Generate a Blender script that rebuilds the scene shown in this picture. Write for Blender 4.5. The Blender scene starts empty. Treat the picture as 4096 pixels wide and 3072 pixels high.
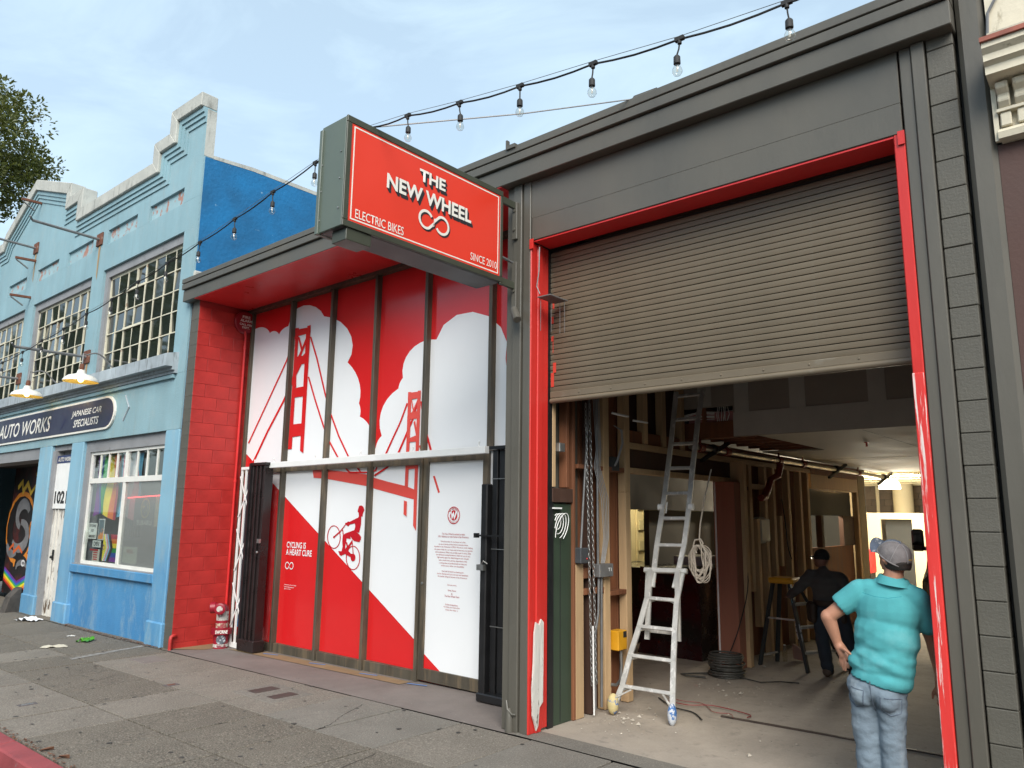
import bpy, bmesh, math, random
from mathutils import Vector, Matrix, noise
from mathutils.geometry import tessellate_polygon
random.seed(7)
C = bpy.context.scene
COL = C.collection
PI = math.pi

# ------------------------------------------------------------------ camera, sky, sun, exposure
cam_d = bpy.data.cameras.new("camera")
cam = bpy.data.objects.new("camera", cam_d)
COL.objects.link(cam)
_r, _u, _f = Vector((.759399, .650521, .011666)), Vector((.103146, -.138074, .985036)), Vector((-.642398, .746832, .171952))
cam.matrix_world = Matrix(((_r.x, _u.x, -_f.x, 0), (_r.y, _u.y, -_f.y, -5.46816), (_r.z, _u.z, -_f.z, 1.92), (0, 0, 0, 1)))
cam_d.sensor_width = 36
cam_d.lens = 26.33
cam_d.clip_start = .05
cam_d.clip_end = 2000
C.camera = cam

SUN_EL, SUN_AZ = 40, 140            # degrees; azimuth from +y clockwise
W = bpy.data.worlds.new("World")
C.world = W
W.use_nodes = True
nt = W.node_tree
for n in list(nt.nodes): nt.nodes.remove(n)
def wn(t, **k):
    n = nt.nodes.new(t)
    for a, b in k.items(): setattr(n, a, b)
    return n
sky = wn('ShaderNodeTexSky', sky_type='NISHITA', sun_disc=False)
sky.sun_elevation = math.radians(SUN_EL); sky.sun_rotation = math.radians(SUN_AZ)
sky.air_density = 1.0; sky.dust_density = 1.2; sky.ozone_density = 1.6
tc = wn('ShaderNodeTexCoord'); mp = wn('ShaderNodeMapping'); mp.inputs['Scale'].default_value = (1.3, 3.2, 7.0)
mp.inputs['Rotation'].default_value = (.35, .3, .5)
nz = wn('ShaderNodeTexNoise'); nz.inputs['Scale'].default_value = 1.25; nz.inputs['Detail'].default_value = 8; nz.inputs['Roughness'].default_value = .58
nz.inputs['Distortion'].default_value = .5
cr = wn('ShaderNodeMapRange'); cr.inputs['From Min'].default_value = .44; cr.inputs['From Max'].default_value = .90
cr.inputs['To Min'].default_value = .46; cr.inputs['To Max'].default_value = .84
mx = wn('ShaderNodeMixRGB'); mx.inputs['Color2'].default_value = (4.9, 6.2, 6.8, 1)
bg = wn('ShaderNodeBackground'); bg.inputs['Strength'].default_value = .072
wo = wn('ShaderNodeOutputWorld')
lk = nt.links.new
lk(tc.outputs['Generated'], mp.inputs[0]); lk(mp.outputs[0], nz.inputs[0]); lk(nz.outputs[0], cr.inputs[0])
lk(cr.outputs[0], mx.inputs[0]); lk(sky.outputs[0], mx.inputs[1]); lk(mx.outputs[0], bg.inputs[0]); lk(bg.outputs[0], wo.inputs[0])

sd = bpy.data.lights.new("sun", 'SUN'); sd.energy = 1.5; sd.angle = math.radians(38); sd.color = (1, .95, .87)
so = bpy.data.objects.new("sun", sd); COL.objects.link(so)
_e, _a = math.radians(SUN_EL), math.radians(SUN_AZ)
sdir = Vector((math.sin(_a) * math.cos(_e), math.cos(_a) * math.cos(_e), math.sin(_e)))
so.rotation_euler = (-sdir).to_track_quat('-Z', 'Y').to_euler()
so.location = (0, -30, 40)
C.view_settings.view_transform = 'Standard'
C.view_settings.look = 'None'
C.view_settings.exposure = 1.5
C.view_settings.gamma = 1
C.view_settings.use_curve_mapping = False
C.cycles.max_bounces = 8
C.cycles.transparent_max_bounces = 16

# ------------------------------------------------------------------ helpers
def lin(h):
    c = [int(h[i:i + 2], 16) / 255 for i in (0, 2, 4)]
    return tuple(x / 12.92 if x <= .04045 else ((x + .055) / 1.055) ** 2.4 for x in c)

class MB:
    def __init__(s): s.v = []; s.f = []; s.m = []
    def add(s, vs, fs, mi=0):
        o = len(s.v); s.v += [tuple(p) for p in vs]
        for f in fs: s.f.append(tuple(o + i for i in f)); s.m.append(mi)
        return s
    def box(s, x0, x1, y0, y1, z0, z1, mi=0):
        v = [(x, y, z) for z in (z0, z1) for y in (y0, y1) for x in (x0, x1)]
        return s.add(v, [(0, 2, 3, 1), (4, 5, 7, 6), (0, 1, 5, 4), (2, 6, 7, 3), (0, 4, 6, 2), (1, 3, 7, 5)], mi)
    def bar(s, a, b, w, d, up=(0, 0, 1), mi=0):     # rectangular bar from a to b
        a, b = Vector(a), Vector(b); t = (b - a).normalized(); u = Vector(up)
        r = t.cross(u)
        if r.length < 1e-4: r = t.cross(Vector((0, 1, 0)))
        r.normalize(); u = r.cross(t).normalized(); r *= w / 2; u *= d / 2
        v = [p + q for p in (a, b) for q in (-r - u, r - u, r + u, -r + u)]
        return s.add(v, [(0, 3, 2, 1), (4, 5, 6, 7), (0, 1, 5, 4), (1, 2, 6, 5), (2, 3, 7, 6), (3, 0, 4, 7)], mi)
    def tube(s, pts, r, n=8, mi=0):
        pts = [Vector(p) for p in pts]; k = len(pts); rs = r if isinstance(r, (list, tuple)) else [r] * k
        vs = []; ref = None
        for i, p in enumerate(pts):
            t = (pts[min(i + 1, k - 1)] - pts[max(i - 1, 0)])
            t = t.normalized() if t.length > 1e-9 else Vector((0, 0, 1))
            if ref is None: ref = t.orthogonal().normalized()
            ref = (ref - t * ref.dot(t))
            ref = ref.normalized() if ref.length > 1e-6 else t.orthogonal().normalized()
            b = t.cross(ref)
            for j in range(n):
                a = 2 * PI * j / n; vs.append(p + (ref * math.cos(a) + b * math.sin(a)) * rs[i])
        fs = [(i * n + j, i * n + (j + 1) % n, (i + 1) * n + (j + 1) % n, (i + 1) * n + j) for i in range(k - 1) for j in range(n)]
        fs += [tuple(range(n - 1, -1, -1)), tuple((k - 1) * n + j for j in range(n))]
        return s.add(vs, fs, mi)
    def lathe(s, prof, c, axis=(0, 0, 1), n=20, mi=0, cap=True):
        ax = Vector(axis).normalized(); a0 = ax.orthogonal().normalized(); a1 = ax.cross(a0); c = Vector(c)
        vs = [c + ax * h + (a0 * math.cos(2 * PI * j / n) + a1 * math.sin(2 * PI * j / n)) * r for r, h in prof for j in range(n)]
        fs = [(i * n + j, i * n + (j + 1) % n, (i + 1) * n + (j + 1) % n, (i + 1) * n + j) for i in range(len(prof) - 1) for j in range(n)]
        k = len(prof)
        if cap and prof[0][0] > 1e-5: fs.append(tuple(range(n - 1, -1, -1)))
        if cap and prof[-1][0] > 1e-5: fs.append(tuple((k - 1) * n + j for j in range(n)))
        return s.add(vs, fs, mi)
    def prism(s, poly, ax, a0, a1, mi=0):          # ax 'y': poly is (x,z); 'x': (y,z); 'z': (x,y)
        def P(p, a): return {'y': (p[0], a, p[1]), 'x': (a, p[0], p[1]), 'z': (p[0], p[1], a)}[ax]
        k = len(poly)
        tri = tessellate_polygon([[Vector((p[0], p[1], 0)) for p in poly]])
        fs = [tuple(t) for t in tri] + [tuple(i + k for i in t) for t in tri] + [(i, (i + 1) % k, k + (i + 1) % k, k + i) for i in range(k)]
        return s.add([P(p, a0) for p in poly] + [P(p, a1) for p in poly], fs, mi)
    def flat(s, poly, y, mi=0):                    # one-sided sheet in x,z facing -y
        tri = tessellate_polygon([[Vector((p[0], p[1], 0)) for p in poly]])
        fs = []
        for t in tri:
            a, b, c = (poly[i] for i in t)
            cr_ = (b[0] - a[0]) * (c[1] - a[1]) - (b[1] - a[1]) * (c[0] - a[0])
            fs.append(tuple(t) if cr_ > 0 else (t[0], t[2], t[1]))
        return s.add([(p[0], y, p[1]) for p in poly], fs, mi)
    def ball(s, c, r, n=10, m=7, mi=0):
        rx, ry, rz = r if isinstance(r, (tuple, list)) else (r, r, r)
        c = Vector(c)
        vs = [c + Vector((rx * math.sin(PI * i / m) * math.cos(2 * PI * j / n), ry * math.sin(PI * i / m) * math.sin(2 * PI * j / n), rz * math.cos(PI * i / m))) for i in range(m + 1) for j in range(n)]
        fs = [(i * n + j, (i + 1) * n + j, (i + 1) * n + (j + 1) % n, i * n + (j + 1) % n) for i in range(m) for j in range(n)]
        return s.add(vs, fs, mi)
    def mesh(s, name, mats, base=(0, 0, 0), bev=0, smooth=None, fix=True):
        me = bpy.data.meshes.new(name); b = Vector(base)
        me.from_pydata([tuple(Vector(p) - b) for p in s.v], [], s.f)
        for i, mi in enumerate(s.m): me.polygons[i].material_index = mi
        for m in (mats if isinstance(mats, (list, tuple)) else [mats]): me.materials.append(m)
        if fix or bev or smooth:
            bm = bmesh.new(); bm.from_mesh(me)
            if fix: bmesh.ops.recalc_face_normals(bm, faces=bm.faces)
            if bev:
                bmesh.ops.bevel(bm, geom=[e for e in bm.edges if e.is_manifold and e.calc_face_angle(0) > .7], offset=bev, segments=1, affect='EDGES', clamp_overlap=True)
            if smooth is not None:
                for f in bm.faces: f.smooth = True
                for e in bm.edges: e.smooth = (not e.is_manifold) or e.calc_face_angle(0) < math.radians(smooth)
            bm.to_mesh(me); bm.free()
        return me

def setp(o, label=None, cat=None, group=None, kind=None):
    if label: o['label'] = label
    if cat: o['category'] = cat
    if group: o['group'] = group
    if kind: o['kind'] = kind
    return o
BASE = {}
def thing(name, loc, label, cat, group=None, rz=0):
    o = bpy.data.objects.new(name, None); COL.objects.link(o); o.location = loc; o.rotation_euler = (0, 0, rz)
    o.empty_display_size = .1
    BASE[o.name] = Vector(loc)
    return setp(o, label, cat, group)
def part(name, mb, mat, parent=None, bev=0, smooth=None, fix=True, label=None):   # verts in world metres
    b = BASE[parent.name] if parent else Vector((0, 0, 0))
    me = mb.mesh(name, mat, b, bev, smooth, fix)
    o = bpy.data.objects.new(name, me); COL.objects.link(o)
    if parent: o.parent = parent
    BASE[o.name] = b
    if label: o['label'] = label
    return o
def solid(name, mb, mat, label, cat, group=None, bev=0, smooth=None, fix=True, kind=None):
    o = part(name, mb, mat, None, bev, smooth, fix)
    return setp(o, label, cat, group, kind)
def struct(name, mb, mat, bev=0, smooth=None, fix=True):
    o = part(name, mb, mat, None, bev, smooth, fix); o['kind'] = 'structure'; return o
def inst(name, me, parent, loc, rot=None, scale=None):
    o = bpy.data.objects.new(name, me); COL.objects.link(o); o.parent = parent; o.location = loc
    if rot: o.rotation_euler = rot
    if scale: o.scale = scale
    return o
def copy_tree(o, parent=None):
    c = o.copy(); COL.objects.link(c)
    if parent: c.parent = parent
    BASE[c.name] = BASE.get(o.name, Vector((0, 0, 0)))
    for ch in list(o.children): copy_tree(ch, c)
    return c

def text_mesh(body, bold=0, shear=0, space=1.0, align='LEFT', line=1.0):
    cu = bpy.data.curves.new('lettering', 'FONT'); cu.body = body; cu.offset = bold; cu.shear = shear
    cu.space_character = space; cu.align_x = align; cu.space_line = line; cu.resolution_u = 3
    ob = bpy.data.objects.new('lettering', cu); COL.objects.link(ob)
    dg = bpy.context.evaluated_depsgraph_get(); dg.update()
    me = bpy.data.meshes.new_from_object(ob.evaluated_get(dg))
    bpy.data.objects.remove(ob); bpy.data.curves.remove(cu)
    return me
def text(name, body, mat, parent, org, u, v, w=None, h=None, anchor='l', **k):
    """lettering in a plane: org = corner (or centre for anchor c), u/v = unit axes, fitted to width w and height h"""
    me = text_mesh(body, **k)
    xs = [p.co.x for p in me.vertices]; ys = [p.co.y for p in me.vertices]
    x0, x1, y0, y1 = min(xs), max(xs), min(ys), max(ys)
    sx = w / (x1 - x0) if w else h / (y1 - y0); sy = h / (y1 - y0) if h else sx
    u, v, org = Vector(u), Vector(v), Vector(org)
    b = BASE[parent.name] if parent else Vector((0, 0, 0))
    ox = {'l': x0, 'c': (x0 + x1) / 2, 'r': x1}[anchor]
    for p in me.vertices:
        p.co = org + u * ((p.co.x - ox) * sx) + v * ((p.co.y - y0) * sy) - b
    me.materials.clear(); me.materials.append(mat)
    for q in me.polygons: q.material_index = 0
    me.name = name
    o = bpy.data.objects.new(name, me); COL.objects.link(o); o.parent = parent
    BASE[o.name] = b
    return o

# ------------------------------------------------------------------ materials
def newmat(name):
    m = bpy.data.materials.new(name); m.use_nodes = True
    t = m.node_tree; p = t.nodes['Principled BSDF']
    return m, t, p
def nodes(t, ty, **k):
    n = t.nodes.new(ty)
    for a, b in k.items():
        if a in n.inputs: n.inputs[a].default_value = b
        else: setattr(n, a, b)
    return n
def noise_n(t, scale, detail=5, rough=.6, vec=(1, 1, 1), dist=0):
    tcn = nodes(t, 'ShaderNodeTexCoord'); m = nodes(t, 'ShaderNodeMapping'); m.inputs['Scale'].default_value = vec
    n = nodes(t, 'ShaderNodeTexNoise', Scale=scale, Detail=detail, Roughness=rough, Distortion=dist)
    t.links.new(tcn.outputs['Object'], m.inputs[0]); t.links.new(m.outputs[0], n.inputs[0])
    return n
def ramp(t, src, a, b, lo=0, hi=1):
    n = nodes(t, 'ShaderNodeMapRange'); n.inputs[1].default_value = a; n.inputs[2].default_value = b
    n.inputs[3].default_value = lo; n.inputs[4].default_value = hi
    t.links.new(src, n.inputs[0]); return n.outputs[0]
def mixc(t, f, c1, c2):
    n = nodes(t, 'ShaderNodeMixRGB')
    for i, c in ((1, c1), (2, c2)):
        if hasattr(c, 'is_output'): t.links.new(c, n.inputs[i])
        else: n.inputs[i].default_value = (*c[:3], 1)
    if hasattr(f, 'is_output'): t.links.new(f, n.inputs[0])
    else: n.inputs[0].default_value = f
    return n.outputs[0]
def mul(c, k): return tuple(min(1, x * k) for x in c[:3])
def mat(name, col, rough=.6, var=.12, scale=3, metal=0, bump=0, bscale=60, vec=(1, 1, 1), rnd=0, spec=.5, col2=None, amt=0, thr=.6, s2=8, v2=(1, 1, 1), soft=.06, coat=0, rvar=.1):
    """painted / natural surface: mottled base colour, optional second colour in worn patches, fine relief"""
    m, t, p = newmat(name)
    if isinstance(col, str): col = lin(col)
    n = noise_n(t, scale, 6, .6, vec)
    c = mixc(t, ramp(t, n.outputs[0], .3, .7), mul(col, 1 - var), mul(col, 1 + var))
    if rnd:
        oi = nodes(t, 'ShaderNodeObjectInfo')
        c = mixc(t, ramp(t, oi.outputs['Random'], 0, 1, 0, rnd), c, mul(col, .55))
    if col2 is not None:
        if isinstance(col2, str): col2 = lin(col2)
        n2 = noise_n(t, s2, 7, .65, v2)
        c = mixc(t, ramp(t, n2.outputs[0], thr, thr + soft, 0, amt or 1), c, col2)
    t.links.new(c, p.inputs['Base Color'])
    p.inputs['Metallic'].default_value = metal
    p.inputs['Specular IOR Level'].default_value = spec
    t.links.new(ramp(t, n.outputs[0], .3, .7, max(.02, rough - rvar), min(1, rough + rvar)), p.inputs['Roughness'])
    if coat: p.inputs['Coat Weight'].default_value = coat; p.inputs['Coat Roughness'].default_value = .06
    if bump:
        nb = noise_n(t, bscale, 4, .6, vec); bp = nodes(t, 'ShaderNodeBump'); bp.inputs['Strength'].default_value = bump; bp.inputs['Distance'].default_value = .01
        t.links.new(nb.outputs[0], bp.inputs['Height']); t.links.new(bp.outputs[0], p.inputs['Normal'])
    return m
def emit(name, col, s):
    m, t, p = newmat(name); p.inputs['Base Color'].default_value = (*col, 1)
    p.inputs['Emission Color'].default_value = (*col, 1); p.inputs['Emission Strength'].default_value = s
    return m
def glass(name, tint=(1, 1, 1), gloss=.12, rough=.02, opac=0):
    m, t, p = newmat(name); t.nodes.remove(p)
    out = [n for n in t.nodes if n.type == 'OUTPUT_MATERIAL'][0]
    tr = nodes(t, 'ShaderNodeBsdfTransparent'); tr.inputs[0].default_value = (*tint, 1)
    gl = nodes(t, 'ShaderNodeBsdfGlossy'); gl.inputs['Roughness'].default_value = rough
    lw = nodes(t, 'ShaderNodeLayerWeight'); lw.inputs[0].default_value = .5
    fr = nodes(t, 'ShaderNodeMath', operation='POWER'); fr.inputs[1].default_value = 4.5; t.links.new(lw.outputs['Facing'], fr.inputs[0])
    mx_ = nodes(t, 'ShaderNodeMixShader')
    mm = nodes(t, 'ShaderNodeMath', operation='ADD'); mm.inputs[1].default_value = gloss
    t.links.new(fr.outputs[0], mm.inputs[0]); t.links.new(mm.outputs[0], mx_.inputs[0])
    src = tr.outputs[0]
    if opac:
        df = nodes(t, 'ShaderNodeBsdfDiffuse'); df.inputs[0].default_value = (.55, .57, .55, 1)
        m2 = nodes(t, 'ShaderNodeMixShader'); m2.inputs[0].default_value = opac
        t.links.new(tr.outputs[0], m2.inputs[1]); t.links.new(df.outputs[0], m2.inputs[2]); src = m2.outputs[0]
    t.links.new(src, mx_.inputs[1]); t.links.new(gl.outputs[0], mx_.inputs[2]); t.links.new(mx_.outputs[0], out.inputs[0])
    return m

CHAR = mat('charcoal_paint', (.096, .089, .073), .45, .10, 1.6, bump=.16, bscale=22, vec=(1, 1, .35), rvar=.14, col2=(.052, .050, .043), amt=.45, thr=.56, s2=1.8, v2=(1.6, 1.6, .5), soft=.25)
CHARB = mat('charcoal_block', (.092, .086, .070), .6, .10, 2.0, bump=.35, bscale=55)
REDW = mat('red_block_paint', (.43, .028, .024), .48, .20, 2.6, bump=.35, bscale=48, rnd=.05, rvar=.08)
REDS = mat('red_soffit_paint', (.64, .030, .030), .35, .10, 1.2, bump=.08, bscale=12, rvar=.1)
REDJ = mat('red_jamb_paint', (.56, .028, .022), .35, .10, 3, bump=.3, bscale=30, vec=(1, 1, .2))
REDWORN = mat('red_jamb_worn', (.66, .040, .035), .45, .10, 3, col2=(.72, .66, .62), amt=.9, thr=.56, s2=5, v2=(9, 9, .35), soft=.05, bump=.3, bscale=30, vec=(1, 1, .2))
WHITEROT = mat('rotten_white_wood', (.62, .60, .55), .7, .12, 6, col2=(.10, .08, .06), amt=.95, thr=.60, s2=7, v2=(3, 3, .8), bump=.9, bscale=18, vec=(2, 2, .25))
MURR = mat('red_vinyl', (.66, .018, .020), .16, .05, .7, spec=.5, rvar=.04)
MURR2 = mat('reflection_red_vinyl', (.72, .085, .068), .16, .05, .7, rvar=.04)  # paler red for the lower bridge: glass reflection put into the colour
MURC = mat('crimson_vinyl', (.52, .012, .022), .16, .05, .7, rvar=.04)
MURW = mat('white_vinyl', (.84, .85, .86), .17, .03, .5, rvar=.04)
BRONZE = mat('bronze_metal', (.075, .064, .047), .48, .35, 1.3, bump=.05, vec=(3, 3, .6), col2=(.16, .12, .075), amt=.8, thr=.5, s2=2.5, v2=(4, 4, .5), soft=.15)
SHUT = mat('shutter_paint', (.152, .123, .083), .45, .14, 1.1, rnd=.24, col2=(.215, .20, .165), amt=.85, thr=.62, s2=1.6, v2=(1, 1, 2), soft=.12, rvar=.14)
BLACK = mat('black_metal', (.012, .012, .013), .38, .2, 5)
BLACKR = mat('black_gate_paint', (.016, .011, .011), .32, .2, 5)
RUBBER = mat('black_rubber', (.018, .018, .018), .7, .2, 9)
STEEL = mat('galvanised_steel', (.33, .33, .32), .42, .2, 8, metal=.8)
DSTEEL = mat('grey_conduit', (.20, .20, .20), .5, .2, 6, metal=.5)
ALU = mat('painted_aluminium', (.50, .49, .46), .42, .18, 7, metal=.35, col2=(.72, .70, .66), amt=.8, thr=.55, s2=14, v2=(1, 1, .5))
WHITE = mat('white_paint', (.80, .80, .78), .45, .05, 4)
SIGNG = mat('sign_cabinet', (.10, .125, .10), .4, .12, 2.5, col2=(.05, .05, .04), amt=.8, thr=.72, s2=30)
SIGNF = mat('sign_frame', (.050, .055, .038), .4, .15, 3)
SIGNB = mat('sign_underside', (.085, .080, .085), .5, .25, 2, col2=(.02, .02, .02), amt=.8, thr=.68, s2=26)
SIGNR = mat('sign_red', (.72, .045, .023), .3, .05, .6)
SIGNW = mat('sign_white', (.80, .77, .70), .4, .03, 3)
INK = mat('sign_shadow', (.022, .022, .026), .45, .1, 5)

def blue_mat(name, pale, deep, z0, z1, grime=.6):
    m, t, p = newmat(name)
    tcn = nodes(t, 'ShaderNodeTexCoord'); sp = nodes(t, 'ShaderNodeSeparateXYZ'); t.links.new(tcn.outputs['Object'], sp.inputs[0])
    n = noise_n(t, .9, 6, .7)
    ad = nodes(t, 'ShaderNodeMath', operation='MULTIPLY_ADD'); ad.inputs[1].default_value = 1.1
    t.links.new(n.outputs[0], ad.inputs[0]); t.links.new(sp.outputs[2], ad.inputs[2])
    f = ramp(t, ad.outputs[0], z0 + .55, z1 + .55)
    c = mixc(t, f, deep, pale)
    n1 = noise_n(t, 1.3, 7, .65, (1.6, 1.6, .35))
    c = mixc(t, ramp(t, n1.outputs[0], .35, .75, 0, .55), c, mul(pale, 1.35))
    n2 = noise_n(t, 2.6, 8, .75, (2.2, 2.2, .22))
    c = mixc(t, ramp(t, n2.outputs[0], .55, .75, 0, grime), c, (.20, .22, .20))
    n4 = noise_n(t, 3.4, 8, .8, (1, 1, .5)); c = mixc(t, ramp(t, n4.outputs[0], .50, .72, 0, .6), c, (.34, .42, .43))
    n5 = noise_n(t, .55, 5, .7); c = mixc(t, ramp(t, n5.outputs[0], .42, .70, 0, .35), c, mul(pale, .70))
    n3 = noise_n(t, 19, 4, .7)
    c = mixc(t, ramp(t, n3.outputs[0], .66, .72, 0, .6), c, (.10, .13, .14))
    t.links.new(c, p.inputs['Base Color']); p.inputs['Roughness'].default_value = .62
    nb = noise_n(t, 38, 5, .65); bp = nodes(t, 'ShaderNodeBump'); bp.inputs['Strength'].default_value = .45; bp.inputs['Distance'].default_value = .012
    t.links.new(nb.outputs[0], bp.inputs['Height']); t.links.new(bp.outputs[0], p.inputs['Normal'])
    return m
BLUEW = blue_mat('pale_blue_stucco', (.235, .375, .42), (.235, .375, .42), -3, -2)
BLUEL = blue_mat('sprayed_blue_stucco', (.215, .40, .51), (.060, .23, .44), 1.1, 2.1, .12)
BLUED = blue_mat('bright_blue_stucco', (.065, .235, .44), (.045, .20, .42), .2, .8, .10)
BLUES = mat('deep_blue_stucco', (.003, .125, .30), .7, .25, 1.6, bump=1, bscale=14, col2=(.30, .45, .56), amt=.7, thr=.66, s2=5, v2=(1, 1, 1.2), soft=.05)
GREYS = mat('grey_reveal_stucco', (.25, .255, .265), .7, .12, 2, bump=.4, bscale=30, col2=(.12, .12, .11), amt=.7, thr=.60, s2=6, v2=(1, 1, 1), soft=.1)
COPING = mat('weathered_coping', (.44, .44, .40), .75, .14, 2.5, bump=.6, bscale=30, col2=(.17, .17, .15), amt=.8, thr=.55, s2=3.2, v2=(3, 3, .6), soft=.18)
SILL = mat('weathered_sill', (.36, .41, .44), .7, .16, 3, bump=.5, bscale=30, col2=(.10, .10, .09), amt=.85, thr=.54, s2=4, v2=(5, 2, .5), soft=.15)
PEEL = mat('peeling_panel', (.30, .44, .48), .7, .1, 3, bump=.4, bscale=30, col2=(.40, .15, .09), amt=.85, thr=.54, s2=6, v2=(1, 1, .9), soft=.05)
CREAMM = mat('cream_steel_sash', (.66, .62, .48), .6, .10, 6, col2=(.26, .11, .045), amt=.85, thr=.60, s2=11, v2=(1, 1, .6), soft=.06)
WSASH = mat('white_sash', (.74, .73, .68), .5, .06, 6, col2=(.35, .17, .08), amt=.8, thr=.70, s2=9, soft=.05)
PANE = mat('dark_window_glass', (.022, .029, .025), .045, .6, 1.8, rnd=.6, spec=.9, vec=(3, 3, .4), rvar=.02)
RUST = mat('rusty_iron', (.15, .055, .03), .8, .3, 12, col2=(.30, .28, .25), amt=.7, thr=.62, s2=10, bump=.4)
RUSTST = mat('rust_streak', (.36, .24, .12), .8, .2, 6, vec=(4, 4, .4))
NAVY = mat('navy_sign_paint', (.020, .022, .058), .4, .15, 2)
DOORP = mat('peeling_white_door', (.62, .60, .55), .7, .08, 4, bump=.5, bscale=25, col2=(.10, .065, .04), amt=.95, thr=.58, s2=5, v2=(3, 3, .55), soft=.03)
CLEAR = glass('window_glass', (.92, .95, .94), .04)
HAZY = glass('hazy_window_glass', (.75, .78, .76), .03, .12, .24)
BULBG = glass('bulb_glass', (.93, .93, .90), .10)

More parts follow.
